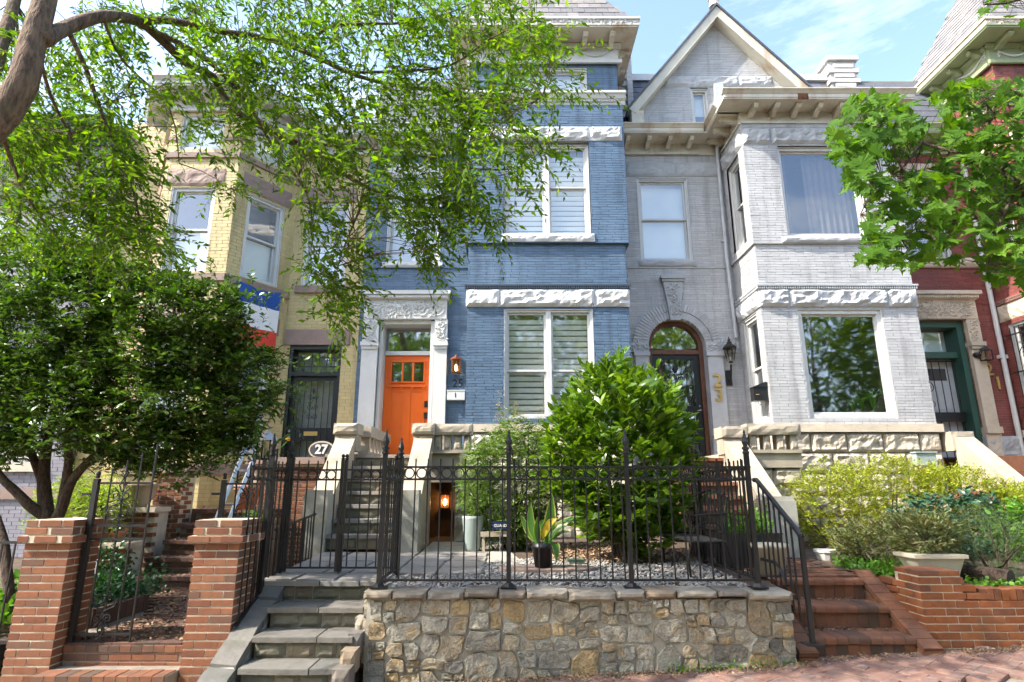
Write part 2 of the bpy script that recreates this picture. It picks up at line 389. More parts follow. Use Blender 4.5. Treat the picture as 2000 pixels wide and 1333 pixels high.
M['lf_cast_edge'] = leaf_mat('pale leaf edges', [C(0.30, 0.33, 0.06), C(0.36, 0.36, 0.08)], 0.4, 0.3)
M['lf_yellow'] = leaf_mat('yellowing leaf', [C(0.55, 0.38, 0.03), C(0.6, 0.42, 0.03)], 0.5, 0.4, C(1, 0.8, 0.2))
M['flower_brown'] = weathered('spent flower heads', C(0.22, 0.10, 0.045), 0.3, 20, 0.9)
M['lf_far'] = leaf_mat('far street tree leaves', [C(0.10, 0.17, 0.02), C(0.14, 0.22, 0.03), C(0.07, 0.13, 0.02)], 0.6, 0.6, C(1.05, 1.0, 0.3), 0.2)
# ------------------------------------------------------------------ mesh helpers
F_TH, F_F, F_H = TILT, 1165.0, 1.45
def at(u, v, Y):
    """point of the place that lies at depth Y on the sight line of photo pixel (u, v)"""
    a = (u - 1000) / F_F
    b = (667 - v) / F_F
    dy = math.cos(F_TH) - b * math.sin(F_TH)
    dz = math.sin(F_TH) + b * math.cos(F_TH)
    k = Y / dy
    return Vector((a * k, Y, F_H + dz * k))

class Front:      # facade plane at y = Y, outward towards -y ; s = x
    def __init__(self, Y): self.Y = Y
    def __call__(self, s, d, z): return (s, self.Y - d, z)
class Left:       # plane x = X, outward towards -x ; s = y
    def __init__(self, X): self.X = X
    def __call__(self, s, d, z): return (self.X - d, s, z)
class Right:
    def __init__(self, X): self.X = X
    def __call__(self, s, d, z): return (self.X + d, s, z)
class Slant:      # from (x0,y0) towards (x1,y1); outward = right-hand side normal with negative y
    def __init__(self, x0, y0, x1, y1):
        self.L = math.hypot(x1 - x0, y1 - y0)
        self.o = (x0, y0)
        self.u = ((x1 - x0) / self.L, (y1 - y0) / self.L)
        n = (self.u[1], -self.u[0])
        self.n = n if n[1] < 0 else (-n[0], -n[1])
    def __call__(self, s, d, z):
        return (self.o[0] + self.u[0] * s + self.n[0] * d, self.o[1] + self.u[1] * s + self.n[1] * d, z)
class World:
    def __call__(self, x, y, z): return (x, y, z)
WF = World()

class MB:
    def __init__(self): self.v = []; self.f = []
    def add(self, vs, fs):
        n = len(self.v)
        self.v.extend(vs)
        self.f.extend([tuple(i + n for i in f) for f in fs])
        return self
    def box(self, F, a0, a1, b0, b1, c0, c1, skip=''):
        vs = [F(a, b, c) for c in (c0, c1) for b in (b0, b1) for a in (a0, a1)]
        fs = []
        for k, f in (('b', (0, 1, 3, 2)), ('t', (4, 6, 7, 5)), ('1', (0, 4, 5, 1)), ('2', (2, 3, 7, 6)), ('l', (0, 2, 6, 4)), ('r', (1, 5, 7, 3))):
            if k not in skip: fs.append(f)
        return self.add(vs, fs)
    def quad(self, *p): return self.add(list(p), [tuple(range(len(p)))])
    def prism(self, F, poly, d0, d1):
        """polygon in (s,z), extruded in d"""
        n = len(poly)
        vs = [F(s, d0, z) for s, z in poly] + [F(s, d1, z) for s, z in poly]
        fs = [tuple(range(n)), tuple(range(2 * n - 1, n - 1, -1))] + [(i, i + n, (i + 1) % n + n, (i + 1) % n) for i in range(n)]
        return self.add(vs, fs)
    def prism_dz(self, F, poly, s0, s1):
        """polygon in (d,z), extruded in s"""
        n = len(poly)
        vs = [F(s0, d, z) for d, z in poly] + [F(s1, d, z) for d, z in poly]
        fs = [tuple(range(n)), tuple(range(2 * n - 1, n - 1, -1))] + [(i, i + n, (i + 1) % n + n, (i + 1) % n) for i in range(n)]
        return self.add(vs, fs)
    def tube(self, path, r, n=6, cap=True):
        path = [Vector(p) for p in path]
        rs = r if isinstance(r, (list, tuple)) else [r] * len(path)
        rings = []
        ref = None
        for i, p in enumerate(path):
            t = (path[min(i + 1, len(path) - 1)] - path[max(i - 1, 0)])
            if t.length < 1e-9: t = Vector((0, 0, 1))
            t.normalize()
            if ref is None:
                ref = Vector((1, 0, 0)) if abs(t.x) < 0.8 else Vector((0, 1, 0))
            s = (ref - t * ref.dot(t)).normalized()
            ref = s
            w = t.cross(s)
            rings.append([p + (s * math.cos(2 * PI * k / n) + w * math.sin(2 * PI * k / n)) * rs[i] for k in range(n)])
        vs = [tuple(q) for R in rings for q in R]
        fs = []
        for i in range(len(path) - 1):
            for k in range(n):
                fs.append((i * n + k, i * n + (k + 1) % n, (i + 1) * n + (k + 1) % n, (i + 1) * n + k))
        if cap:
            fs.append(tuple(range(n - 1, -1, -1)))
            fs.append(tuple((len(path) - 1) * n + k for k in range(n)))
        return self.add(vs, fs)
    def lathe(self, c, prof, n=12):
        vs = []; fs = []
        for r, z in prof:
            for k in range(n):
                vs.append((c[0] + r * math.cos(2 * PI * k / n), c[1] + r * math.sin(2 * PI * k / n), c[2] + z))
        for i in range(len(prof) - 1):
            for k in range(n):
                fs.append((i * n + k, i * n + (k + 1) % n, (i + 1) * n + (k + 1) % n, (i + 1) * n + k))
        fs.append(tuple(range(n - 1, -1, -1)))
        fs.append(tuple((len(prof) - 1) * n + k for k in range(n)))
        return self.add(vs, fs)
    def torus(self, F, s, d, z, R, r, n=18, m=6):
        path = [F(s + R * math.cos(2 * PI * k / n), d, z + R * math.sin(2 * PI * k / n)) for k in range(n + 1)]
        return self.tube(path, r, m, cap=False)
    def rock(self, F, s0, s1, z0, z1, d0, amp, seed=0.0, nx=None, nzz=None, margin=0.18, back=-0.12):
        """rock-faced block: chiselled margin, broken bulging face"""
        nx = nx or max(4, min(26, int((s1 - s0) / 0.055)))
        nzz = nzz or max(3, min(8, int((z1 - z0) / 0.05)))
        vs = []; fs = []
        for j in range(nzz + 1):
            for i in range(nx + 1):
                a = i / nx; b = j / nzz
                e = min(a * (s1 - s0), (1 - a) * (s1 - s0), b * (z1 - z0), (1 - b) * (z1 - z0)) / ((z1 - z0) * margin + 1e-6)
                k = max(0.0, min(1.0, e))
                s = s0 + a * (s1 - s0); z = z0 + b * (z1 - z0)
                nv = (0.75 - 1.9 * abs(mnoise.noise((s * 4.3 + seed, z * 8, seed * 1.7)))) + 0.35 * mnoise.noise((s * 21, z * 24 + seed, seed))
                vs.append(F(s, d0 + k * amp * (0.55 + 0.75 * nv), z))
        for j in range(nzz):
            for i in range(nx):
                q = j * (nx + 1) + i
                fs.append((q, q + 1, q + nx + 2, q + nx + 1))
        self.add(vs, fs)
        self.box(F, s0, s1, back, d0 - 0.0, z0, z1, skip='2')
        return self
    def stone(self, F, pts, d0, h, seed=0.0, round_=0.3):
        """field stone: closed outline pts (s,z), domed outwards"""
        n = len(pts)
        cs = sum(p[0] for p in pts) / n; cz = sum(p[1] for p in pts) / n
        rings = [(1.0, 0.0), (0.985, 0.7), (0.94, 1.0), (0.5, 1.0)]
        vs = []; fs = []
        for k, (sc, dd) in enumerate(rings):
            for s, z in pts:
                ss = cs + (s - cs) * sc; zz = cz + (z - cz) * sc
                j = mnoise.noise((ss * 11 + seed, zz * 11, seed)) * (0.5 if k > 1 else 0.1)
                vs.append(F(ss, d0 + h * (dd + j * dd), zz))
        vs.append(F(cs, d0 + h * (1.0 + 0.3 * mnoise.noise((cs * 9, cz * 9, seed))), cz))
        for k in range(len(rings) - 1):
            for i in range(n):
                fs.append((k * n + i, k * n + (i + 1) % n, (k + 1) * n + (i + 1) % n, (k + 1) * n + i))
        L = (len(rings) - 1) * n
        for i in range(n):
            fs.append((L + i, L + (i + 1) % n, len(rings) * n))
        return self.add(vs, fs)
    def mesh(self, name, mats, smooth=False):
        me = bpy.data.meshes.new(name)
        me.from_pydata([tuple(p) for p in self.v], [], self.f)
        for m in (mats if isinstance(mats, (list, tuple)) else [mats]):
            me.materials.append(m)
        if smooth:
            me.polygons.foreach_set('use_smooth', [True] * len(me.polygons))
        me.update()
        return me

WORLD_LOC = {}
def link(name, data, parent=None, loc=(0, 0, 0), rz=0.0, rot=None):
    """loc is given in world space; only roots are offset, none of them turned, so subtraction is enough"""
    o = bpy.data.objects.new(name, data)
    COL.objects.link(o)
    loc = Vector(loc)
    WORLD_LOC[o.name] = loc
    if parent is not None:
        o.parent = parent
        o.location = loc - WORLD_LOC[parent.name]
    else:
        o.location = loc
    if rot is not None: o.rotation_euler = rot
    elif rz: o.rotation_euler = (0, 0, rz)
    return o

def tag(o, label=None, cat=None, group=None, kind=None):
    if label: o['label'] = label
    if cat: o['category'] = cat
    if group: o['group'] = group
    if kind: o['kind'] = kind
    return o

def thing(name, loc, label, cat, group=None):
    return tag(link(name, None, None, loc), label, cat, group)

def part(name, mb, m, parent=None, smooth=False):
    me = mb.mesh(name, M[m] if isinstance(m, str) else m, smooth)
    return link(name, me, parent)

def structure(name, mb, m):
    o = part(name, mb, m)
    o['kind'] = 'structure'
    return o

def text_part(name, body, size, F, s, d, z, m, parent, depth=0.012, bold=0.0, rotz=0.0):
    cu = bpy.data.curves.new(name, 'FONT')
    cu.body = body
    cu.size = size
    cu.extrude = depth / 2
    cu.offset = bold
    cu.align_x = 'CENTER'
    cu.align_y = 'CENTER'
    cu.resolution_u = 3
    cu.materials.append(M[m])
    tmp = bpy.data.objects.new('lettering_outline', cu)
    me = bpy.data.meshes.new_from_object(tmp)
    bpy.data.objects.remove(tmp)
    me.name = name
    if not me.materials: me.materials.append(M[m])
    return link(name, me, parent, F(s, d, z), rot=(PI / 2, 0, rotz))

def spans(s0, s1, z, holes):
    """pieces of s0..s1 left free at height z by the holes (functions z -> (a,b) or None)"""
    iv = [(s0, s1)]
    for h in holes:
        r = h(z)
        if not r: continue
        a, b = r
        nv = []
        for p, q in iv:
            if b <= p or a >= q: nv.append((p, q)); continue
            if a > p: nv.append((p, a))
            if b < q: nv.append((b, q))
        iv = nv
    return [(p, q) for p, q in iv if q - p > 0.012]

def rect(a, b, z0, z1):
    return lambda z: (a, b) if z0 < z < z1 else None

def brick_wall(mbw, mbb, F, s0, s1, z0, z1, holes=(), d=0.0, h=0.0508, L=0.305, proud=0.0068):
    """mbw gets the body (joint plane), mbb gets each brick as a small proud block"""
    n = max(1, round((z1 - z0) / h))
    hh = (z1 - z0) / n
    for i in range(n):
        za = z0 + i * hh; zb = za + hh
        for p, q in spans(s0, s1, (za + zb) / 2, holes):
            mbw.quad(F(p, d, za), F(q, d, za), F(q, d, zb), F(p, d, zb))
            x = p - ((i * 0.5 * L + 0.03 * math.sin(i * 12.9898)) % L)
            while x < q - 0.01:
                a = max(p, x); b = min(q, x + L)
                if b - a > 0.015:
                    pr = d + proud + random.uniform(-0.0025, 0.0025)
                    g = 0.0055
                    A = a + (g if a > p else 0); B = b - (g if b < q else 0)
                    z_a = za + 0.003 + random.uniform(-.0008, .0008); z_b = zb - 0.003
                    vs = [F(A, d, z_a), F(B, d, z_a), F(B, d, z_b), F(A, d, z_b), F(A, pr, z_a), F(B, pr, z_a), F(B, pr, z_b), F(A, pr, z_b)]
                    mbb.add(vs, [(4, 5, 6, 7), (0, 1, 5, 4), (3, 7, 6, 2), (0, 4, 7, 3), (1, 2, 6, 5)])
                x += L

def bracket(mb, F, s, d0, d1, z, h=0.14, w=0.09):
    """scrolled cornice bracket under a soffit at height z"""
    L = d1 - d0
    poly = [(d0, z), (d1, z), (d1, z - h * .35), (d1 - L * .12, z - h * .62), (d1 - L * .35, z - h * .6), (d0 + L * .45, z - h * .72), (d0 + L * .2, z - h), (d0, z - h)]
    mb.prism_dz(F, poly, s - w / 2, s + w / 2)

def window(house, F, s0, s1, z0, z1, label=None, cols=1, split=True, frame='white', fw=0.06, glass='glass', back='blind', sill=None,
           deep=0.16, room=0.5, lower_shade=None, meet=0.5):
    """casing (the part) with sashes, panes, blinds and the dim room behind as sub-parts"""
    c = MB()
    c.box(F, s0, s0 + fw, -deep, -0.03, z0, z1); c.box(F, s1 - fw, s1, -deep, -0.03, z0, z1)
    c.box(F, s0 + fw, s1 - fw, -deep, -0.03, z1 - fw, z1); c.box(F, s0 + fw, s1 - fw, -deep, -0.03, z0, z0 + fw)
    e = 0.022
    c.box(F, s0 + .004, s0 + e, -0.029, 0.0, z0 + .003, z1 - .003); c.box(F, s1 - e, s1 - .004, -0.029, 0.0, z0 + .003, z1 - .003)
    c.box(F, s0 + e + .001, s1 - e - .001, -0.028, -0.001, z1 - e, z1 - .004)
    w = (s1 - s0 - 2 * fw)
    mull = 0.09
    edges = []
    if cols == 2:
        mid = (s0 + s1) / 2
        c.box(F, mid - mull / 2, mid + mull / 2, -deep + .004, -0.025, z0 + fw, z1 - fw)
        edges = [(s0 + fw, mid - mull / 2), (mid + mull / 2, s1 - fw)]
    else:
        edges = [(s0 + fw, s1 - fw)]
    win = part('window', c, frame, house)
    if label: win['label'] = label
    for a, b in edges:
        za, zb = z0 + fw, z1 - fw
        zm = za + (zb - za) * meet
        cells = [(zm - .0, zb, -0.075), (za, zm + 0.03, -0.115)] if split else [(za, zb, -0.085)]
        sw = 0.038
        for p, q, dd in cells:
            m = MB()
            m.box(F, a, a + sw, dd - .03, dd, p, q); m.box(F, b - sw, b, dd - .03, dd, p, q)
            m.box(F, a + sw, b - sw, dd - .03, dd, q - sw, q); m.box(F, a + sw, b - sw, dd - .03, dd, p, p + sw)
            part('sash', m, frame, win)
            g = MB().quad(F(a + sw, dd - .015, p + sw), F(b - sw, dd - .015, p + sw), F(b - sw, dd - .015, q - sw), F(a + sw, dd - .015, q - sw))
            part('pane', g, glass, win)
        d_b = -deep - 0.03
        if back in ('blind', 'shutter'):
            pitch = 0.075 if back == 'shutter' else 0.105
            n = int((zb - za) / pitch)
            m = MB()
            ang = 0.028 if back == 'shutter' else 0.012
            m.add([F(0, 0, 0)] * 0, [])
            sl = MB().add([F(a, d_b - ang, 0), F(b, d_b - ang, 0), F(b, d_b + ang, 0.055 if back == 'shutter' else .074), F(a, d_b + ang, 0.055 if back == 'shutter' else .074)], [(0, 1, 2, 3)]).mesh('slat', M['blind'])
            for i in range(n):
                link('slat', sl, win, (0, 0, za + .01 + i * pitch))
            part('sheer', MB().quad(F(a, d_b - .04, za), F(b, d_b - .04, za), F(b, d_b - .04, zb), F(a, d_b - .04, zb)), 'sheer', win)
            if back == 'shutter':
                m = MB().box(F, (a + b) / 2 - .03, (a + b) / 2 + .03, d_b + .03, d_b + .045, za, zb)
                part('shutter_stile', m, 'blind', win)
        elif back == 'shade':
            m = MB().quad(F(a, d_b, za), F(b, d_b, za), F(b, d_b, zb), F(a, d_b, zb))
            part('roller_shade', m, 'blind', win)
        elif back == 'halfshade':
            m = MB().quad(F(a, d_b, za), F(b, d_b, za), F(b, d_b, zm), F(a, d_b, zm))
            part('roller_shade', m, 'blind', win)
        elif back == 'curtain':
            for ca, cb in ((a, a + (b - a) * .12), (a + (b - a) * .35, a + (b - a) * .95)):
                n = 40
                vs = []
                for i in range(n + 1):
                    s = ca + (cb - ca) * i / n
                    dd = d_b - .05 + .025 * math.sin(i * 1.1) + .01 * math.sin(i * 2.7)
                    vs += [F(s, dd, za), F(s, dd, zb)]
                m = MB().add(vs, [(2 * i, 2 * i + 2, 2 * i + 3, 2 * i + 1) for i in range(n)])
                part('curtain', m, 'curtain', win, True)
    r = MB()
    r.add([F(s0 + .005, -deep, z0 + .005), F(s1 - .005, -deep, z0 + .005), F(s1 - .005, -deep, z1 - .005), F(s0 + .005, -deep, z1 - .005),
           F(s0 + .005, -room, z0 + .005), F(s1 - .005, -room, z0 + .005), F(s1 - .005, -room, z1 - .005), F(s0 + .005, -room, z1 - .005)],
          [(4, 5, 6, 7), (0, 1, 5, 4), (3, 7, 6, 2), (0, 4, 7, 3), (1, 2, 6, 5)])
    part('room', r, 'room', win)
    if sill:
        mname, sa, sb, za, zb, dd = sill
        m = MB().rock(F, sa, sb, za, zb, dd, 0.03, seed=sa * 3.1)
        part('sill', m, mname, win)
    return win

# ------------------------------------------------------------------ foliage helpers
def unit(a):
    return a / np.maximum(np.linalg.norm(a, axis=-1, keepdims=True), 1e-9)

def leaf_arrays(P, D, N, L, Wd, kind='lance', fold=0.15, droop=0.15):
    """P base points, D directions, N face normals (arrays n x 3), L lengths, Wd widths"""
    D = unit(D); Sv = unit(np.cross(D, N)); N = np.cross(Sv, D)
    L = L[:, None]; Wd = Wd[:, None]
    if kind == 'lance':
        V = np.stack([P, P + D * L * .42 + Sv * Wd * .5 + N * Wd * fold, P + D * L - N * L * droop, P + D * L * .42 - Sv * Wd * .5 + N * Wd * fold], 1)
        T = np.array([[0, 1, 2], [0, 2, 3]])
    elif kind == 'broad':
        m = P + D * L * .5 + N * L * .02
        V = np.stack([P, m, P + D * L - N * L * droop,
                      P + D * L * .25 + Sv * Wd * .42 + N * Wd * fold, P + D * L * .62 + Sv * Wd * .46 + N * Wd * fold - N * L * droop * .3,
                      P + D * L * .25 - Sv * Wd * .42 + N * Wd * fold, P + D * L * .62 - Sv * Wd * .46 + N * Wd * fold - N * L * droop * .3], 1)
        T = np.array([[0, 1, 3], [3, 1, 4], [4, 1, 2], [0, 5, 1], [5, 6, 1], [6, 2, 1]])
    return V, T

def tri_mesh(name, V, T, m):
    n, k, _ = V.shape
    me = bpy.data.meshes.new(name)
    vv = V.reshape(-1, 3).astype(np.float32)
    tt = (T[None] + (np.arange(n) * k)[:, None, None]).reshape(-1, 3).astype(np.int32)
    me.vertices.add(len(vv)); me.vertices.foreach_set('co', vv.ravel())
    me.loops.add(tt.size); me.loops.foreach_set('vertex_index', tt.ravel())
    me.polygons.add(len(tt))
    me.polygons.foreach_set('loop_start', np.arange(0, tt.size, 3, dtype=np.int32))
    try: me.polygons.foreach_set('loop_total', np.full(len(tt), 3, dtype=np.int32))
    except Exception: pass
    me.update(calc_edges=True)
    me.validate()
    me.materials.append(M[m] if isinstance(m, str) else m)
    return me

def leaves_part(name, P, D, N, L, Wd, m, parent, kind='lance', fold=0.15, droop=0.15, stuff=True):
    V, T = leaf_arrays(P, D, N, L, Wd, kind, fold, droop)
    o = link(name, tri_mesh(name, V, T, m), parent)
    if stuff: o['kind'] = 'stuff'
    return o

def rdir(n, up=0.0):
    d = rng.normal(size=(n, 3)); d[:, 2] += up
    return unit(d)

def sprigs(base, dirs, length, per, leaf_len, leaf_w, up=0.3, droop_tw=0.25, angle=0.9):
    """twigs from base points along dirs, each carrying `per` leaves set alternately; returns leaf arrays and twig paths"""
    n = len(base)
    dirs = unit(dirs)
    t = (np.arange(per) + 0.6) / per
    side = unit(np.cross(dirs, np.array([0, 0, 1.0])) + 1e-3)
    k = np.where(np.arange(per) % 2 == 0, 1.0, -1.0)
    Lg = length[:, None, None] if hasattr(length, '__len__') else length
    pos = base[:, None] + dirs[:, None] * t[None, :, None] * Lg - np.array([0, 0, 1.0]) * (t ** 2)[None, :, None] * Lg * droop_tw
    d = dirs[:, None] * (1 - 0.4 * angle) + side[:, None] * k[None, :, None] * angle + rng.normal(size=(n, per, 3)) * 0.28
    d[..., 2] -= droop_tw * 0.6
    nn = rng.normal(size=(n, per, 3)) * 0.45 + np.array([0, 0, 1.0]) * up + 0.0
    P = pos.reshape(-1, 3); D = d.reshape(-1, 3); N = nn.reshape(-1, 3)
    c = len(P)
    k_ = rng.uniform(.55, 1.25, c)
    return P, D, N, leaf_len * k_, leaf_w * k_ * rng.uniform(.8, 1.15, c)

def twig_mesh(name, base, dirs, length, droop, r, m, parent, taper=0.3):
    """thin triangular twigs, all in one mesh"""
    n = len(base); dirs = unit(dirs)
    Lg = (length if hasattr(length, '__len__') else np.full(n, length))[:, None]
    s = unit(np.cross(dirs, np.array([0.3, 0.1, 1.0]))); w = np.cross(dirs, s)
    rings = []
    for t, k in ((0, 1.0), (.5, .7), (1.0, taper)):
        p = base + dirs * Lg * t - np.array([0, 0, 1.0]) * Lg * droop * t * t
        for j in range(3):
            a = 2 * PI * j / 3
            rings.append(p + (s * math.cos(a) + w * math.sin(a)) * r * k)
    V = np.stack(rings, 1)
    T = []
    for i in range(2):
        for j in range(3):
            a, b, c, d = i * 3 + j, i * 3 + (j + 1) % 3, (i + 1) * 3 + (j + 1) % 3, (i + 1) * 3 + j
            T += [[a, b, c], [a, c, d]]
    o = link(name, tri_mesh(name, V, np.array(T), m), parent)
    o['kind'] = 'stuff'
    return o

def in_poly(x, y, poly):
    c = np.zeros(len(x), bool)
    n = len(poly)
    for i in range(n):
        x1, y1 = poly[i]; x2, y2 = poly[(i + 1) % n]
        cond = ((y1 > y) != (y2 > y)) & (x < (x2 - x1) * (y - y1) / ((y2 - y1) if y2 != y1 else 1e-9) + x1)
        c ^= cond
    return c

def at_np(u, v, Y):
    a = (u - 1000) / F_F; b = (667 - v) / F_F
    dy = math.cos(F_TH) - b * math.sin(F_TH); dz = math.sin(F_TH) + b * math.cos(F_TH)
    k = Y / dy
    return np.stack([a * k, Y + 0 * a, F_H + dz * k], -1)

def poly_pts(poly, n, y0, y1, fn=None):
    xs = [p[0] for p in poly]; ys = [p[1] for p in poly]
    out = []
    got = 0
    while got < n:
        u = rng.uniform(min(xs), max(xs), 4000); v = rng.uniform(min(ys), max(ys), 4000)
        k = in_poly(u, v, poly)
        out.append(np.stack([u[k], v[k]], 1)); got += k.sum()
    uv = np.concatenate(out)[:n]
    return uv[:, 0], uv[:, 1], rng.uniform(y0, y1, n)
# ------------------------------------------------------------------ ground
def side_z(x):
    return 0.046 * (max(-9, min(9, x)) - 2.45)

g = MB().quad((-200, -200, -1.2), (200, -200, -1.2), (200, 300, -1.2), (-200, 300, -1.2))
structure('ground', g, 'soil')
g = MB()
xs = [-14, -9, -6, -3, 0, 3, 6, 9, 14]
for a, b in zip(xs, xs[1:]):
    g.quad((a, -2.2, side_z(a) - .05), (b, -2.2, side_z(b) - .05), (b, 6.4, side_z(b)), (a, 6.4, side_z(a)))
sidewalk = structure('sidewalk', g, weathered('sandy paver joints', C(0.25, 0.20, 0.155), 0.25, 6, 0.95, C(0.38, 0.33, 0.27), 0.6, 3, 0.6, 60))
g = MB()
for a, b in zip(xs, xs[1:]):
    g.quad((a, -2.25, side_z(a) - .19), (a, -9.5, side_z(a) - .19), (b, -9.5, side_z(b) - .19), (b, -2.25, side_z(b) - .19))
structure('road', g, 'asphalt')
g = MB()
for a, b in zip(xs, xs[1:]):
    g.add([(x, y, side_z(x) - z) for x in (a, b) for y, z in ((-2.2, .05), (-2.25, .05), (-2.25, .3), (-2.2, .3))], [(0, 1, 5, 4), (1, 2, 6, 5)])
structure('kerb', g, 'concrete')
# herringbone pavers in the strip of pavement along the front walls
pv = MB()
pv.add([(x * .0985, y * .0485, z) for z, k in ((-.03, 1), (0.006, 1), (0.012, .96)) for x, y in ((-k, -k), (k, -k), (k, k), (-k, k))],
       [(0, 1, 5, 4), (1, 2, 6, 5), (2, 3, 7, 6), (3, 0, 4, 7), (4, 5, 9, 8), (5, 6, 10, 9), (6, 7, 11, 10), (7, 4, 8, 11), (8, 9, 10, 11)])
pvm = pv.mesh('paver', M['paver'])
ca, sa = math.cos(math.radians(38)), math.sin(math.radians(38))
npv = 0
for x in range(-60, 60):
    for y in range(-60, 60):
        k = (x - y) % 4
        if k == 0: cx, cy, r = x + 1.0, y + .5, 0.0
        elif k == 3: cx, cy, r = x + .5, y + 1.0, PI / 2
        else: continue
        cx *= .1; cy *= .1
        X = 2.0 + cx * ca - cy * sa; Y = 5.3 + cx * sa + cy * ca
        if not (4.98 < Y < (5.53 if X < 2.5 else 5.78)) or not (-.9 < X < 5.1) or npv >= 295: continue
        npv += 1
        link('paver', pvm, sidewalk, (X, Y, side_z(X) + .012 + random.uniform(-.003, .003)), rot=(random.uniform(-.014, .014), -.046 * ca if r == 0 else 0, r + math.radians(38)))

# ------------------------------------------------------------------ row houses
def cornice_front(house, F, s0, s1, zs, out, m, n_br, frieze=0.26, br_h=0.15, fascia=0.19, ends=(0, 0), fr_d=0.035, br_w=0.085):
    b = MB()
    b.box(F, s0, s1, -.03, fr_d, zs - frieze, zs - .001)                      # frieze board
    b.box(F, s0 - .004, s1 + .004, fr_d, fr_d + .035, zs - frieze - .002, zs - frieze + .045)
    part('frieze', b, m, house)
    b = MB()
    e0, e1 = ends
    b.box(F, s0 - e0, s1 + e1, -.02, out, zs, zs + .03)                        # soffit
    b.box(F, s0 - e0, s1 + e1, out - .05, out + .012, zs + .031, zs + fascia * .55)
    poly = [(out - .04, zs + fascia * .56), (out + .02, zs + fascia * .56), (out + .05, zs + fascia * .75), (out + .085, zs + fascia * .9), (out + .085, zs + fascia), (out - .04, zs + fascia)]
    b.prism_dz(F, poly, s0 - e0 - (.03 if e0 else 0), s1 + e1 + (.03 if e1 else 0))
    part('cornice', b, m, house)
    for i in range(n_br):
        s = s0 + (i + .5) * (s1 - s0) / n_br
        q = MB(); bracket(q, F, s, fr_d, out - .08, zs - .002, br_h, br_w)
        part('bracket', q, m, house)

def flat_roof_body(mb, x0, x1, y0, zt, yb=19.0):
    mb.quad((x0, y0, zt), (x1, y0, zt), (x1, yb, zt), (x0, yb, zt))
    mb.quad((x0, yb, -1), (x1, yb, -1), (x1, yb, zt), (x0, yb, zt))
    mb.quad((x0, y0, -1), (x0, yb, -1), (x0, yb, zt), (x0, y0, zt))
    mb.quad((x1, y0, -1), (x1, yb, -1), (x1, yb, zt), (x1, y0, zt))

def scroll(mb, F, s, z, R, d, turns=1.6, ang=0.0, sgn=1, r=0.016):
    n = int(turns * 14)
    pts = []
    rr = []
    for i in range(n + 1):
        t = i / n
        a = ang + sgn * t * turns * 2 * PI
        q = R * (1 - .86 * t)
        pts.append(F(s + q * math.cos(a), d + .012 * t, z + q * math.sin(a)))
        rr.append(r * (1 - .35 * t))
    mb.tube(pts, rr, 5)

def leaf_lobe(mb, F, s, z, L, w, ang, d, h=.016):
    c, si = math.cos(ang), math.sin(ang)
    P = lambda a, b, k: F(s + a * c - b * si, d + k, z + a * si + b * c)
    mb.add([P(0, 0, 0), P(L * .5, w, .002), P(L, 0, h * .5), P(L * .5, -w, .002), P(L * .5, 0, h)], [(0, 1, 4), (1, 2, 4), (2, 3, 4), (3, 0, 4)])

def carving(F, s0, s1, z0, z1, d, seed=1, r=.016):
    """scrolled leaf relief filling a panel"""
    rnd = random.Random(seed)
    mb = MB()
    wd, ht = s1 - s0, z1 - z0
    if wd > ht:
        n = max(1, round(wd / ht)); R = ht * .44
        for i in range(n):
            s = s0 + (i + .5) * wd / n; sg = 1 if i < n / 2 else -1
            scroll(mb, F, s, (z0 + z1) / 2, R, d, 1.7, PI if sg > 0 else 0, sg, r)
    else:
        n = max(1, round(ht / wd)); R = wd * .44
        for i in range(n):
            z = z0 + (i + .5) * ht / n
            scroll(mb, F, (s0 + s1) / 2, z, R, d, 1.7, -PI / 2, 1 if i % 2 else -1, r)
    k = int(wd * ht / .0022)
    for i in range(k):
        leaf_lobe(mb, F, rnd.uniform(s0 + .02, s1 - .02), rnd.uniform(z0 + .02, z1 - .02), rnd.uniform(.05, .10), rnd.uniform(.014, .026), rnd.uniform(0, 2 * PI), d, rnd.uniform(.015, .035))
    return mb

def dentils(F, s0, s1, z0, z1, d0, d1, pitch=.05, duty=.6):
    mb = MB()
    n = int((s1 - s0) / pitch); p = (s1 - s0) / n
    for i in range(n):
        mb.box(F, s0 + i * p, s0 + (i + duty) * p, d0, d1, z0, z1, skip='1')
    return mb

def shingle_field(house, P0, U, V, rows, m, width=.26, expo=.2, inside=None, thick=.012, stuff=False):
    """P0 origin, U unit along the eave, V unit up the slope; rows = count; inside(s,t) says where slates lie"""
    U = Vector(U).normalized(); V = Vector(V).normalized(); Nn = U.cross(V).normalized()
    if Nn.y > 0 or Nn.z < 0: Nn = -Nn if Nn.z < 0 else Nn
    mat_ = Matrix((U, V, Nn)).transposed().to_4x4()
    w = width * .485; e = expo
    pm = MB().add([(-w, -.01, .016), (w, -.01, .016), (w, e * 1.15, .004), (-w, e * 1.15, .004), (-w, -.01, .0), (w, -.01, .0), (w, e * 1.15, 0), (-w, e * 1.15, 0)],
                  [(0, 1, 2, 3), (4, 5, 1, 0), (4, 0, 3, 7), (5, 6, 2, 1)])
    me = pm.mesh('shingle', M[m])
    allm = MB()
    for r in range(rows):
        t = r * e
        for k in range(-40, 41):
            s = (k + (.5 if r % 2 else 0)) * width
            if inside(s, t + e * .5):
                loc = Vector(P0) + U * s + V * t + Nn * random.uniform(0, .004)
                R = (Matrix.Translation(loc) @ mat_ @ Matrix.Rotation(random.uniform(-.012, .012), 4, 'Z'))
                if stuff:
                    allm.add([tuple(R @ Vector(q)) for q in pm.v], pm.f)
                else:
                    o = link('shingle', me, house, loc)
                    o.rotation_euler = R.to_euler()
    if stuff and allm.v:
        o = part('shingles', allm, m, house); o['kind'] = 'stuff'

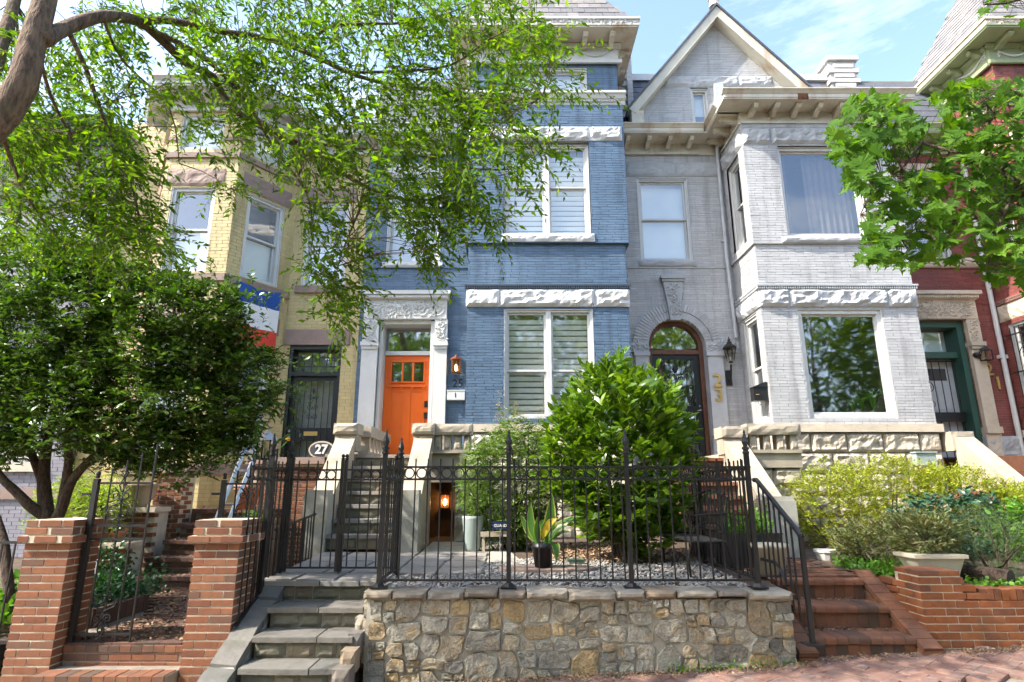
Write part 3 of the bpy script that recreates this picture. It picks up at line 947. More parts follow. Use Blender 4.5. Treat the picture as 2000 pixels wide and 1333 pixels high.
def tower_house(dx, pal, label, root_loc, detail):
    H = thing('row_house', root_loc, label, 'house', 'row houses along the street')
    Fe, Fb = Front(11.4), Front(10.3)
    bx0, bx1 = -.8 + dx, 2.1 + dx
    Fl, Fr = Left(bx0), Right(bx1)
    xl, xr = -3.03 + dx, 2.2 + dx
    w1 = (-.15 + dx, 1.46 + dx, 2.65, 4.64); w2 = (-.15 + dx, 1.48 + dx, 6.07, 7.97); w3 = (-.15 + dx, 1.5 + dx, 9.10, 9.71)
    we = (-2.58 + dx, -1.47 + dx, 5.95, 7.85); door = (-2.6 + dx, -1.53 + dx, 1.95, 4.72)
    wall, br = MB(), MB()
    side_w = (10.5, 11.2)
    sh = [rect(*side_w, 2.65, 4.6), rect(*side_w, 6.07, 7.9)] if detail == 'red' else []
    brick_wall(wall, br, Fe, xl, bx0, .3, 8.45, [rect(*we), rect(*door)])
    brick_wall(wall, br, Fb, bx0, bx1, 2.56, 5.895, [rect(*w1)])
    brick_wall(wall, br, Fb, bx0 - .06, bx1 + .06, 5.9, 8.8, [rect(*w2)], d=.06)
    brick_wall(wall, br, Fb, bx0, bx1, 8.8, 9.8, [rect(*w3)])
    for F_, hs in ((Fl, sh), (Fr, [])):
        brick_wall(wall, br, F_, 10.3, 11.4, 2.56, 5.895, hs)
        brick_wall(wall, br, F_, 10.24, 11.4, 5.9, 8.8, hs, d=.06)
        brick_wall(wall, br, F_, 10.3, 11.6, 8.8, 9.8)
    for F_, a, b in ((Fb, bx0 - .06, bx1 + .06), (Fl, 10.3, 11.4), (Fr, 10.3, 11.4)):
        wall.box(F_, a, b, 0.0, .072, 5.885, 5.902)
    flat_roof_body(wall, xl + .01, xr - .01, 11.42, 8.95)
    wall.box(WF, bx0 + .02, bx1 - .02, 10.6, 13.0, 8.9, 10.2)
    part('wall', wall, pal['joint'], H)
    b = part('brick_facing', br, pal['brick'], H); b['kind'] = 'stuff'
    # rusticated base of the bay
    base = MB().box(WF, bx0 + .02, bx1 - .02, 10.33, 11.4, .3, 2.42)
    part('base_wall', base, 'mortar_dark', H)
    z = .55
    for i, h in enumerate((.42, .36, .36, .36, .37)):
        k = 5
        off = .28 if i % 2 else 0
        xsb = [bx0] + [bx0 + .58 * j + off + .1 for j in range(1, k)] + [bx1]
        for a, c in zip(xsb, xsb[1:]):
            part('stone_block', MB().rock(Fb, a + .006, c - .006, z + .006, z + h - .006, 0, .07, seed=a * 7 + z, nx=8, nzz=5), 'rock', H)
        z += h
    part('water_table', MB().box(WF, bx0 - .05, bx1 + .05, 10.24, 11.41, 2.425, 2.558), 'sandstone', H)
    # lintel belts
    for z0, z1, mat_, d0 in ((4.67, 5.0, pal['lintel'], .03), (8.01, 8.31, pal['lintel'], .075)):
        for a, c in ((bx0 - .03, bx0 + .58), (bx0 + .584, bx1 - .6), (bx1 - .596, bx1 + .03)):
            part('lintel', MB().rock(Fb, a, c, z0, z1, d0, .06, seed=a + z0), mat_, H)
        for F_ in (Fl, Fr):
            part('lintel', MB().rock(F_, 10.31, 11.38, z0, z1, d0 - .02, .03, seed=z0 + 3), mat_, H)
    dm = MB()
    for F_, a, c in ((Fb, bx0 - .06, bx1 + .06), (Fl, 10.31, 11.4), (Fr, 10.31, 11.4)):
        dm.box(F_, a, c, 0, .06, 5.055, 5.085)
        q = dentils(F_, a, c, 5.005, 5.054, 0, .055, .04)
        dm.add(q.v, q.f)
    part('dentil_course', dm, pal['dentil'], H)
    # belt cornice under the top storey
    for nm, F_, a, c in (('f', Fb, bx0, bx1), ('l', Fl, 10.3, 11.5), ('r', Fr, 10.3, 11.5)):
        e = .0 if nm != 'f' else .13
        b = MB()
        b.prism_dz(F_, [(0, 8.82), (.045, 8.82), (.06, 8.9), (.10, 8.93), (.13, 9.0), (.16, 9.02), (.16, 9.07), (0, 9.09)], a - e, c + e)
        part('belt_cornice', b, pal['cornice'], H)
        part('dentil_course', dentils(F_, a, c, 8.87, 8.91, .05, .085, .05), pal['cornice'], H)
    # frieze with garlands and the great cornice
    fz = MB().box(WF, bx0 - .04, bx1 + .04, 10.26, 11.9, 9.8, 10.2)
    part('frieze', fz, pal['frieze'], H)
    fm = MB()
    for F_, a, c, e in ((Fb, bx0, bx1, .10), (Fl, 10.3, 11.9, 0), (Fr, 10.3, 11.9, 0)):
        fm.prism_dz(F_, [(.04, 9.76), (.09, 9.76), (.10, 9.83), (.06, 9.86), (.04, 9.86)], a - e, c + e)
        fm.prism_dz(F_, [(.04, 10.12), (.07, 10.13), (.11, 10.2), (.04, 10.2)], a - e, c + e)
    part('moulding', fm, pal['cornice'], H)
    for F_, a, c in ((Fb, bx0 + .1, bx1 - .1), (Fl, 10.4, 11.8)):
        n = 4 if F_ is Fb else 2
        gl = MB()
        for i in range(n):
            sa = a + i * (c - a) / n; sb = a + (i + 1) * (c - a) / n
            pts = [F_(sa + (sb - sa) * t / 12, .055, 10.08 - .14 * math.sin(PI * t / 12)) for t in range(13)]
            gl.tube(pts, [.008 + .016 * math.sin(PI * t / 12) for t in range(13)], 6)
            for k in range(10):
                leaf_lobe(gl, F_, sa + random.uniform(-.05, .05), 10.08 - random.uniform(-.03, .14), .06, .018, random.uniform(0, 6.28), .045, .025)
        part('garland', gl, pal['garland'], H)
    co = MB()
    o = .52
    X0, X1, Y0 = bx0 - .42, bx1 + .36, 10.3 - o
    co.box(WF, X0, X1, Y0, 12.0, 10.22, 10.25)
    co.box(WF, X0 - .02, X1 + .02, Y0 - .02, 12.0, 10.251, 10.29)
    part('soffit', co, pal['soffit'], H)
    co = MB()
    co.box(WF, X0 - .01, X1 + .01, Y0 - .01, 12.0, 10.291, 10.38)
    co.box(WF, X0 - .04, X1 + .04, Y0 - .04, 12.0, 10.381, 10.43)
    cr_ = carving(Front(Y0 - .01), X0, X1, 10.295, 10.376, 0.001, 3, .007)
    co.add(cr_.v, cr_.f)
    part('cornice', co, pal['fascia'], H)
    for i in range(6):
        q = MB(); bracket(q, Fb, bx0 + .12 + i * (2.66 / 5), .05, o - .08, 10.215, .15, .10)
        part('bracket', q, pal['soffit'], H)
    for i in range(3):
        for F_ in (Fl, Fr):
            q = MB(); bracket(q, F_, 10.45 + i * .55, .05, .32, 10.215, .15, .10)
            part('bracket', q, pal['soffit'], H)
    # pyramid roof in slate
    ez, ay, az = 10.44, 11.3, 13.9
    cx = (X0 + X1) / 2
    a, b_, c_, d_ = (X0 + .12, Y0 + .12, ez), (X1 - .12, Y0 + .12, ez), (X1 - .12, 12.6, ez), (X0 + .12, 12.6, ez)
    ap = (cx, ay, az)
    rm = MB().add([a, b_, c_, d_, ap], [(0, 1, 4), (1, 2, 4), (2, 3, 4), (3, 0, 4)])
    roof = part('roof', rm, 'roof_felt', H)
    half = (X1 - X0) / 2 - .12
    V1 = (Vector((cx, ay, az)) - Vector((cx, a[1], ez))); L1 = V1.length
    shingle_field(roof, (cx, a[1], ez), (1, 0, 0), V1, 7, 'slate', .24, .19, lambda s, t: abs(s) < half * (1 - t / L1) - .02)
    cyy = (a[1] + 12.6) / 2; hy = (12.6 - a[1]) / 2
    if detail == 'red':
        V2 = Vector((cx, cyy, az)) - Vector((a[0], cyy, ez)); L2 = V2.length
        shingle_field(roof, (a[0], cyy, ez), (0, -1, 0), V2, 15, 'slate', .26, .15, lambda s, t: abs(s) < hy * (1 - t / L2) - .02)
    hip = MB().tube([a, ap], .02, 5).tube([b_, ap], .02, 5)
    part('hip_ridge', hip, 'slate_dark', roof)
    # entry side: cornice, mansard
    cornice_front(H, Fe, xl + .02, bx0 - .40, 8.66, .45, pal['cornice'], 4)
    mz = MB().quad((xl + .02, 11.3, 8.87), (bx0, 11.3, 8.87), (bx0, 12.0, 10.7), (xl + .02, 12.0, 10.7)).quad((xl + .02, 12.0, 10.7), (bx0, 12.0, 10.7), (bx0, 19, 10.7), (xl + .02, 19, 10.7))
    mroof = part('mansard', mz, 'roof_felt', H)
    shingle_field(mroof, ((xl + bx0) / 2, 11.3, 8.87), (1, 0, 0), (0, .7, 1.83), 9, 'slate_dark', .26, .2, lambda s, t: abs(s) < (bx0 - xl) / 2 - .15, stuff=True)
    # ledge under the upper window of the entry side
    part('string_course', MB().box(Fe, xl, bx0, -.02, .03, 5.83, 5.862), pal['joint'], H)
    part('lintel', MB().rock(Fe, we[0] - .12, we[1] + .12, 7.87, 8.2, .02, .04, seed=dx), pal['lintel2'], H)
    window(H, Fb, *w1, cols=2, frame='white', back='blind', label=None, meet=.42, glass='glass', room=.9)
    window(H, Fb, *w2, cols=2, back='blind', sill=(pal['sill'], w2[0] - .05, w2[1] + .05, 5.905, 6.06, .09), meet=.53)
    window(H, Fb, *w3, cols=1, split=False, back='shade')
    window(H, Fe, *we, cols=1, back='shutter', sill=(pal['sill'], we[0] - .06, we[1] + .06, 5.84, 5.945, .05))
    if detail == 'red':
        for z0, z1 in ((2.65, 4.6), (6.07, 7.9)):
            win = window(H, Fl, side_w[0], side_w[1], z0, z1, back='halfshade')
            gr = MB()
            for i in range(6):
                s = side_w[0] + .08 + i * .108
                gr.tube([Fl(s, .06, z0 + .05), Fl(s, .06, z1 - .1)], .009, 5)
            for zz in (z0 + .3, (z0 + z1) / 2, z1 - .25):
                gr.box(Fl, side_w[0] - .05, side_w[1] + .05, .05, .065, zz, zz + .025)
            scroll(gr, Fl, 10.85, z0 + 1.3, .16, .06, 1.8, 0, 1, .008); scroll(gr, Fl, 10.85, z0 + .95, .16, .06, 1.8, PI, -1, .008)
            part('window_grille', gr, 'black_iron', win)
    return H

def door_case(H, dx, m, carved):
    Fe = Front(11.4)
    def bx(name, *a, mm=m): return part(name, MB().box(Fe, *a), mm, H)
    hood = MB().box(Fe, -3.01 + dx, -1.21 + dx, -.02, .24, 5.215, 5.29)
    hood.prism_dz(Fe, [(0, 5.13), (.14, 5.13), (.19, 5.16), (.2, 5.214), (0, 5.214)], -2.97 + dx, -1.25 + dx)
    part('door_hood', hood, m, H)
    part('dentil_course', dentils(Fe, -2.96 + dx, -1.26 + dx, 5.145, 5.19, .2, .222, .045), m, H)
    fr = MB().box(Fe, -2.92 + dx, -1.29 + dx, -.02, .12, 4.74, 5.129)
    part('door_frieze', fr, m, H)
    q = carving(Fe, -2.88 + dx, -1.33 + dx, 4.77, 5.1, .121, 5)
    part('carved_relief', q, carved, H)
    for a, b in ((-2.93, -2.62), (-1.52, -1.27)):
        a += dx; b += dx
        part('console', MB().box(Fe, a, b, -.02, .10, 4.27, 4.739), m, H)
        part('carved_relief', carving(Fe, a + .02, b - .02, 4.29, 4.72, .101, int(a * 10) % 7, .014), carved, H)
        cap = MB().box(Fe, a - .02, b + .02, -.02, .15, 4.19, 4.268).box(Fe, a - .005, b + .005, -.02, .125, 4.13, 4.189)
        part('capital', cap, m, H)
        part('pilaster', MB().box(Fe, a, b, -.02, .095, 2.62, 4.129), m, H)
        part('plinth', MB().box(Fe, a - .025, b + .02, -.02, .14, 2.5, 2.619), m, H)
        part('plinth_block', MB().rock(Fe, a - .02, b + .02, 2.02, 2.498, .08, .03, seed=a), 'sandstone', H)

# ---- the blue house
PB = dict(brick='blue', joint='blue_joint', lintel='white_stone', lintel2='white_stone', dentil='dark_trim', cornice='white', frieze='white', garland='white', soffit='cream', fascia='white', sill='white_stone')
BH = tower_house(0.0, PB, 'blue painted brick row house with an orange front door and square tower bay', (-.4, 11.4, 0), 'blue')
door_case(BH, 0, 'white', 'white')
Fe = Front(11.4)
jm = MB()
jm.box(Fe, -2.6, -2.545, -.42, .02, 1.98, 4.72); jm.box(Fe, -1.605, -1.53, -.42, .02, 1.98, 4.72)
jm.box(Fe, -2.544, -1.606, -.42, .02, 4.655, 4.739); jm.box(Fe, -2.544, -1.606, -.40, -.22, 4.08, 4.16)
jm.box(Fe, -2.544, -2.535, -.40, -.22, 1.98, 4.08); jm.box(Fe, -1.615, -1.606, -.40, -.22, 1.98, 4.08)
frame = part('door_frame', jm, 'white', BH)
part('pane', MB().quad(Fe(-2.54, -.30, 4.16), Fe(-1.61, -.30, 4.16), Fe(-1.61, -.30, 4.655), Fe(-2.54, -.30, 4.655)), 'glass_dark', frame)
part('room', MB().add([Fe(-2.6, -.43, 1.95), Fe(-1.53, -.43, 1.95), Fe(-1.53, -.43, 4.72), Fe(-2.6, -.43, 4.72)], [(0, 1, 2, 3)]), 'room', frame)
bd = MB()
for i in range(48):
    for s_ in (-2.605, -1.555): bd.box(Fe, s_, s_ + .022, .0201, .035, 2.5 + i * .045, 2.528 + i * .045, skip='1')
part('bead_moulding', bd, 'white', BH)['kind'] = 'stuff'
dr = MB()
x0, x1, zb, zt, dd = -2.53, -1.62, 2.02, 4.075, -.27
dr.box(Fe, x0, x0 + .14, dd - .04, dd, zb, zt); dr.box(Fe, x1 - .14, x1, dd - .04, dd, zb, zt)
dr.box(Fe, x0 + .14, x1 - .14, dd - .04, dd, zt - .13, zt); dr.box(Fe, x0 + .14, x1 - .14, dd - .04, dd, zb, zb + .22)
dr.box(Fe, x0 + .14, x1 - .14, dd - .04, dd, 3.36, 3.55); xm = (x0 + x1) / 2
dr.box(Fe, xm - .06, xm + .06, dd - .04, dd, zb + .22, 3.36)
dr.box(Fe, x0 + .14, x1 - .14, dd - .038, dd - .014, zb + .22, 3.36)
for k in (1, 2):
    s = x0 + .14 + k * (x1 - x0 - .28) / 3
    dr.box(Fe, s - .018, s + .018, dd - .04, dd - .001, 3.55, zt - .13)
door = part('front_door', dr, 'orange', BH); door['label'] = 'orange panelled front door with three small panes'
for k in range(3):
    a = x0 + .14 + k * (x1 - x0 - .28) / 3 + .018; b = x0 + .14 + (k + 1) * (x1 - x0 - .28) / 3 - .018
    part('pane', MB().quad(Fe(a, dd - .02, 3.55), Fe(b, dd - .02, 3.55), Fe(b, dd - .02, zt - .13), Fe(a, dd - .02, zt - .13)), 'glass_dark', door)
fr = MB()
fr.box(Fe, x0 + .115, x1 - .115, dd + .0005, dd + .022, zt - .128, zt - .10); fr.box(Fe, x0 + .115, x1 - .115, dd + .0005, dd + .022, 3.522, 3.549)
fr.box(Fe, x0 + .115, x0 + .139, dd + .0005, dd + .022, 3.55, zt - .129); fr.box(Fe, x1 - .139, x1 - .115, dd + .0005, dd + .022, 3.55, zt - .129)
part('light_frame', fr, 'orange', door)
shf = MB().box(Fe, x0 + .09, x1 - .09, dd + .0005, dd + .055, 3.435, 3.47)
for k in range(4): shf.box(Fe, x0 + .12 + k * .205, x0 + .17 + k * .205, dd + .0005, dd + .04, 3.40, 3.434)
part('shelf', shf, 'orange', door)
for a in (x0 + .14, xm + .06):
    b = a + (x1 - x0 - .28) / 2 - .06
    q = MB()
    q.box(Fe, a, a + .018, dd - .0135, dd - .002, zb + .22, 3.36); q.box(Fe, b - .018, b, dd - .0135, dd - .002, zb + .22, 3.36)
    q.box(Fe, a + .018, b - .018, dd - .0135, dd - .002, 3.342, 3.36); q.box(Fe, a + .018, b - .018, dd - .0135, dd - .002, zb + .22, zb + .238)
    part('panel', q, 'orange', door)
hd = MB().box(Fe, x1 - .10, x1 - .035, dd + .0005, dd + .03, 3.04, 3.16)
part('lock', hd, 'black_paint', door)
hd = MB().box(Fe, x1 - .10, x1 - .035, dd + .0005, dd + .025, 2.82, 2.94).tube([Fe(x1 - .068, dd + .02, 2.86), Fe(x1 - .068, dd + .07, 2.84), Fe(x1 - .068, dd + .075, 2.72), Fe(x1 - .068, dd + .055, 2.62), Fe(x1 - .068, dd + .005, 2.60)], .011, 6)
part('handle', hd, 'black_paint', door)
text_part('house_number', '25', .22, Fe, -1.05, .012, 3.46, 'black_iron', BH, .012)
# warm lamp seen inside the ground floor window
lamp = part('room_lamp', MB().lathe((.02, 11.05, 2.95), [(.02, 0), (.06, .02), (.05, .16), (.02, .17)], 10), emit_mat('lamp in the room', C(1, .55, .15), 2.5), BH)

# ---- the red house
PR = dict(brick='red', joint='red_joint', lintel='sandstone', lintel2='sandstone', dentil='red_joint', cornice='green_paint', frieze='green_paint', garland='white', soffit='green_paint', fascia='rust', sill='sandstone')
RH = tower_house(10.47, PR, 'red brick row house with a green cornice and slate tower roof', (10.0, 11.4, 0), 'red')
door_case(RH, 10.47, 'sandstone', 'sandstone')
q = 10.47
jm = MB()
jm.box(Fe, -2.6 + q, -2.48 + q, -.40, -.02, 1.98, 4.74); jm.box(Fe, -1.65 + q, -1.53 + q, -.40, -.02, 1.98, 4.74)
jm.box(Fe, -2.48 + q, -1.65 + q, -.40, -.02, 4.60, 4.739); jm.box(Fe, -2.48 + q, -1.65 + q, -.40, -.12, 4.0, 4.12)
fr = part('door_frame', jm, 'green_trim', RH)
part('pane', MB().quad(Fe(-2.48 + q, -.26, 4.12), Fe(-1.65 + q, -.26, 4.12), Fe(-1.65 + q, -.26, 4.6), Fe(-2.48 + q, -.26, 4.6)), 'glass', fr)
part('roller_shade', MB().quad(Fe(-2.6 + q, -.41, 1.95), Fe(-1.53 + q, -.41, 1.95), Fe(-1.53 + q, -.41, 4.72), Fe(-2.6 + q, -.41, 4.72)), 'blind', fr)
dr = MB().box(Fe, -2.48 + q, -1.65 + q, -.38, -.33, 2.0, 4.0)
for a, b, za, zb_ in ((-2.38, -2.1, 2.2, 2.9), (-2.03, -1.75, 2.2, 2.9), (-2.38, -2.1, 3.0, 3.45), (-2.03, -1.75, 3.0, 3.45)):
    dr.box(Fe, a + q, b + q, -.329, -.315, za, zb_)
dor = part('front_door', dr, 'white', RH)
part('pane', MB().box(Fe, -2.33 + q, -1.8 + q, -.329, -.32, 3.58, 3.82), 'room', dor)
sg = MB()
for k in range(6):
    s = -2.44 + q + k * .148
    sg.tube([Fe(s, -.2, 2.05), Fe(s, -.2, 3.95)], .009, 5)
sg.box(Fe, -2.47 + q, -1.66 + q, -.22, -.18, 2.75, 2.93); sg.box(Fe, -2.47 + q, -1.66 + q, -.21, -.19, 3.93, 3.96); sg.box(Fe, -2.47 + q, -1.66 + q, -.21, -.19, 2.03, 2.07)
for zz, sgn in ((3.72, 1), (3.42, -1), (3.1, 1), (2.5, -1)):
    scroll(sg, Fe, -2.28 + q, zz, .11, -.19, 1.7, PI / 2, sgn, .008)
part('security_gate', sg, 'black_iron', dor)
text_part('house_number', '2', .34, Fe, 9.27, .02, 3.73, 'brass', RH, .02, .006)
text_part('house_number', '1', .34, Fe, 9.40, .02, 3.46, 'brass', RH, .02, .006)
part('downspout', MB().tube([Fe(9.56, .06, 8.5), Fe(9.56, .06, 2.4), Fe(9.57, .06, 1.6)], .045, 8).box(Fe, 9.48, 9.64, .0, .09, 3.95, 4.02), 'white', RH)
for k, (a, b, za, zb_) in enumerate(((8.92, 9.60, 2.0, 2.45), (8.92, 9.60, 1.5, 1.99), (7.45, 7.9, 2.0, 2.45))):
    part('stone_block', MB().rock(Fe, a, b, za, zb_, .06, .04, seed=k), 'grey_stone', RH)
for k, (a, b) in enumerate(((7.42, 8.3), (8.31, 9.6))):
    part('stone_block', MB().rock(Fe, a, b, 5.86, 6.06, .02, .05, seed=k + 9), 'sandstone', RH)
# ---- the grey house
GH = thing('row_house', (4.8, 11.4, 0), 'pale grey painted brick row house with a gable and arched doorway', 'house', 'row houses along the street')
Fe, Fb, Fl, Fr = Front(11.4), Front(10.3), Left(4.5), Right(7.3)
wall, br = MB(), MB()
ax, ar, az = 3.24, .55, 4.22
def arch(z):
    if z < 1.95: return None
    if z < az: return (ax - ar, ax + ar)
    if z < az + ar - .004:
        w = math.sqrt(ar * ar - (z - az) ** 2); return (ax - w, ax + w)
def arch_ring(z):
    R = .86
    if z < az + .06: return None
    if z < az + R - .004:
        w = math.sqrt(R * R - (z - az) ** 2); return (ax - w, ax + w)
ew = (2.63, 3.70, 6.0, 7.86)
sw = (10.52, 11.18)
brick_wall(wall, br, Fe, 2.2, 4.5, .3, 8.42, [rect(*ew), arch])
wall.box(Fe, ax - ar - .31, ax - ar, -.05, .012, az, az + .03)
w1 = (5.13, 6.67, 2.65, 4.64); w2 = (5.12, 6.67, 6.03, 7.92)
brick_wall(wall, br, Fb, 4.5, 7.3, 2.56, 5.895, [rect(*w1)])
brick_wall(wall, br, Fb, 4.465, 7.335, 5.9, 8.42, [rect(*w2)], d=.035)
for F_, hs in ((Fl, [rect(*sw, 2.65, 4.62), rect(*sw, 6.03, 7.9)]), (Fr, [])):
    brick_wall(wall, br, F_, 10.3, 11.4, 2.56, 5.895, hs)
    brick_wall(wall, br, F_, 10.265, 11.4, 5.9, 8.42, hs, d=.035)
for F_, a, b in ((Fb, 4.465, 7.335), (Fl, 10.3, 11.4), (Fr, 10.3, 11.4)):
    wall.box(F_, a, b, 0.0, .043, 5.885, 5.902)
flat_roof_body(wall, 2.21, 7.39, 11.42, 8.9)
wall.box(WF, 4.52, 7.28, 10.6, 11.5, 8.4, 8.72)
# gable wall
gx, gz, gl, gr_ = 4.56, 11.72, 2.66, 6.60
def gable_out(z):
    pass
nrow = 64
hh = (gz - 8.85) / nrow
for i in range(nrow):
    z0 = 8.85 + i * hh
    k = max(0.0, (gz - (z0 + hh)) / (gz - 9.35)); k = min(1, k)
    a, b = gx - (gx - gl) * k, gx + (gr_ - gx) * k
    if b - a < .06: continue
    brick_wall(wall, br, Fe, a, b, z0, z0 + hh, [rect(3.92, 4.3, 9.05, 10.05), rect(5.2, 5.6, 9.05, 10.05)], d=.02, h=.05)
part('wall', wall, 'grey_joint', GH)
b = part('brick_facing', br, 'grey', GH); b['kind'] = 'stuff'
# rusticated base
part('base_wall', MB().box(WF, 4.52, 7.28, 10.33, 11.4, .3, 2.42), 'mortar_dark', GH)
z = .66
for i, h in enumerate((.37, .35, .35, .35, .34)):
    off = .34 if i % 2 else 0
    xsb = [4.5] + [4.5 + .62 * j + off - .02 for j in range(1, 5) if 4.5 + .62 * j + off < 7.1] + [7.32]
    for a, c in zip(xsb, xsb[1:]):
        part('stone_block', MB().rock(Fb, a + .006, c - .006, z + .006, z + h - .008, 0, .06, seed=a * 5 + z, nx=12, nzz=7, margin=.12), 'rock', GH)
    part('stone_block', MB().rock(Fl, 10.31, 10.85, z + .006, z + h - .008, 0, .06, seed=z, nx=8, nzz=5), 'rock', GH)
    part('stone_block', MB().rock(Fl, 10.86, 11.39, z + .006, z + h - .008, 0, .06, seed=z + 4, nx=8, nzz=5), 'rock', GH)
    z += h
for a, c in ((4.42, 5.35), (5.353, 6.4), (6.403, 7.36)):
    part('water_table', MB().box(WF, a, c, 10.22, 11.41, 2.425, 2.558), 'sandstone', GH)
for z0, z1, d0, m_ in ((4.67, 5.0, .03, 'grey_trim'), (7.95, 8.29, .05, 'grey_stone')):
    for a, c in ((4.47, 5.02), (5.024, 6.8), (6.804, 7.33)):
        part('lintel', MB().rock(Fb, a, c, z0, z1, d0, .07, seed=a + z0), m_, GH)
    for F_ in (Fl, Fr):
        part('lintel', MB().rock(F_, 10.31, 11.38, z0, z1, d0, .05, seed=z0 + 3), m_, GH)
dm = MB()
for F_, a, c in ((Fb, 4.44, 7.36), (Fl, 10.31, 11.4), (Fr, 10.31, 11.4)):
    dm.box(F_, a, c, 0, .07, 5.055, 5.09)
    q = dentils(F_, a, c, 5.005, 5.054, 0, .06, .04); dm.add(q.v, q.f)
part('dentil_course', dm, 'grey_stone', GH)
for a, c in ((2.21, 2.42), (2.424, 3.5), (3.504, 4.46)):
    part('lintel', MB().rock(Fe, a, c, 7.9, 8.22, .02, .03, seed=a), 'grey_stone', GH)
part('string_course', MB().box(Fe, 2.2, 4.45, -.02, .03, 5.83, 5.865), 'grey_stone', GH)
# cornices
cornice_front(GH, Fe, 2.21, 3.98, 8.66, .45, 'cream', 4)
cornice_front(GH, Fb, 4.46, 7.34, 8.66, .45, 'cream', 7, ends=(.449, .3))
cornice_front(GH, Fl, 10.27, 11.39, 8.66, .45, 'cream', 3)
cornice_front(GH, Fr, 10.27, 11.39, 8.66, .3, 'cream', 3)
part('rust_patch', MB().rock(Front(9.85), 5.42, 5.62, 8.645, 8.78, .014, .012, seed=2, back=.0), 'rust_spot', GH)
part('frieze', MB().box(Fe, 3.981, 4.464, -.03, .035, 8.40, 8.659), 'cream', GH)
part('soffit', MB().box(Fe, 3.981, 4.464, -.02, .44, 8.661, 8.69), 'cream', GH)
part('downspout', MB().tube([Fe(4.36, .12, 8.62), Fe(4.36, .08, 8.3), Fe(4.36, .07, 6), Fe(4.40, .07, 4.36)], .035, 8).box(Fe, 4.30, 4.42, .0, .07, 6.4, 6.44), 'grey_trim', GH)
# gable rake boards
for sgn, foot in ((-1, gl), (1, gr_)):
    p0 = Vector((gx, 0, gz + .10)); p1 = Vector((foot + sgn * .10, 0, 9.28 if sgn < 0 else 9.35))
    t = (p1 - p0).normalized(); n = Vector((-t.z, 0, t.x)); n = n if n.z > 0 else -n
    Fg = Front(11.4)
    q = lambda p, k: (p + n * k)
    rk = MB()
    a0, a1 = q(p0, .09), q(p1, .09); b0, b1 = q(p0, -.09), q(p1, -.09)
    poly = [(a0.x, a0.z), (a1.x, a1.z), (b1.x, b1.z), (b0.x, b0.z)]
    if sgn < 0: poly[0] = (gx, gz + .24); poly[3] = (gx, gz - .04)
    else: poly[0] = (gx + .001, gz + .24); poly[3] = (gx + .001, gz - .04)
    rk.prism(Fg, poly, .03, .30)
    part('rake_board', rk, 'cream', GH)
    c0, c1 = q(p0, .13), q(p1, .13)
    sl = MB().prism(Fg, [(gx, gz + .30), (c1.x, c1.z), (a1.x, a1.z + .004), (gx, gz + .244)], -1.6, .34)
    part('gable_roof', sl, 'slate_dark', GH)
    part('rake_foot', MB().box(Fg, foot - .12 if sgn < 0 else foot - .02, foot + .14 if sgn < 0 else foot + .24, .03, .29, 8.98, 9.3), 'rust', GH)
part('finial', MB().lathe((gx, 11.2, gz + .3), [(.12, 0), (.10, .16), (.14, .2), (.14, .25), (.05, .28), (.03, .5), (.06, .56), (.02, .66)], 8), 'rust', GH)
for a, c in ((3.35, 4.05), (4.053, 5.0), (5.003, 5.75)):
    part('lintel', MB().rock(Fe, a, c, 10.08, 10.34, .03, .05, seed=a * 2), 'grey_trim', GH)
for a in (3.92, 5.2):
    window(GH, Fe, a, a + .4, 9.05, 10.05, split=False, back='shade', glass='glass')
part('corbel', MB().box(Fe, 4.42, 4.62, .02, .12, 8.9, 10.1), 'grey_trim', GH)
# mansard either side of the gable, party-wall stacks
mz = MB().quad((2.22, 11.35, 8.87), (7.38, 11.35, 8.87), (7.38, 12.1, 10.75), (2.22, 12.1, 10.75)).quad((2.22, 12.1, 10.75), (7.38, 12.1, 10.75), (7.38, 19, 10.75), (2.22, 19, 10.75))
ms = part('mansard', mz, 'roof_felt', GH)
shingle_field(ms, (4.8, 11.35, 8.87), (1, 0, 0), (0, .75, 1.88), 10, 'slate_dark', .3, .2, lambda s, t: (-2.5 < s < -1.2 and t > .2) or (1.2 < s < 2.5 and t > .2))
part('ridge_flashing', MB().box(WF, 2.22, 7.38, 12.03, 12.2, 10.76, 10.93), 'white', GH)
ch = MB()
for i in range(30):
    z0 = 8.7 + i * .1
    ch.box(WF, 2.24, 2.66, 11.5 if i % 2 else 11.55, 12.6, z0, z0 + .099)
for i in range(30): ch.box(WF, 2.56, 2.68, 11.46, 12.62, 8.7 + i * .1 + .001, 8.7 + i * .1 + .096)
part('chimney', ch, 'chimney', GH)
ch = MB().box(WF, 7.40, 8.02, 11.95, 12.9, 8.8, 11.2)
for i in range(6): ch.box(WF, 7.36 + (.12 if i % 2 else 0), 8.06 - (.12 if i % 2 else 0), 11.9, 12.95, 10.35 + i * .13, 10.35 + i * .13 + .10)
ch.box(WF, 7.34, 8.08, 11.88, 12.97, 11.2, 11.32)
part('chimney', ch, 'chimney', GH)
# windows
window(GH, Fe, *ew, back='shade', sill=('grey_stone', 2.58, 3.76, 5.875, 5.995, .05))
window(GH, Fb, *w1, split=False, glass='glass_dark', back=None, fw=.09, room=1.3)
window(GH, Fb, *w2, split=False, glass='glass', back='curtain', fw=.07, sill=('grey_trim', 5.0, 6.8, 5.905, 6.02, .06), room=.8)
for z0, z1 in ((2.65, 4.62), (6.03, 7.9)):
    window(GH, Fl, sw[0], sw[1], z0, z1, back=None, fw=.08)
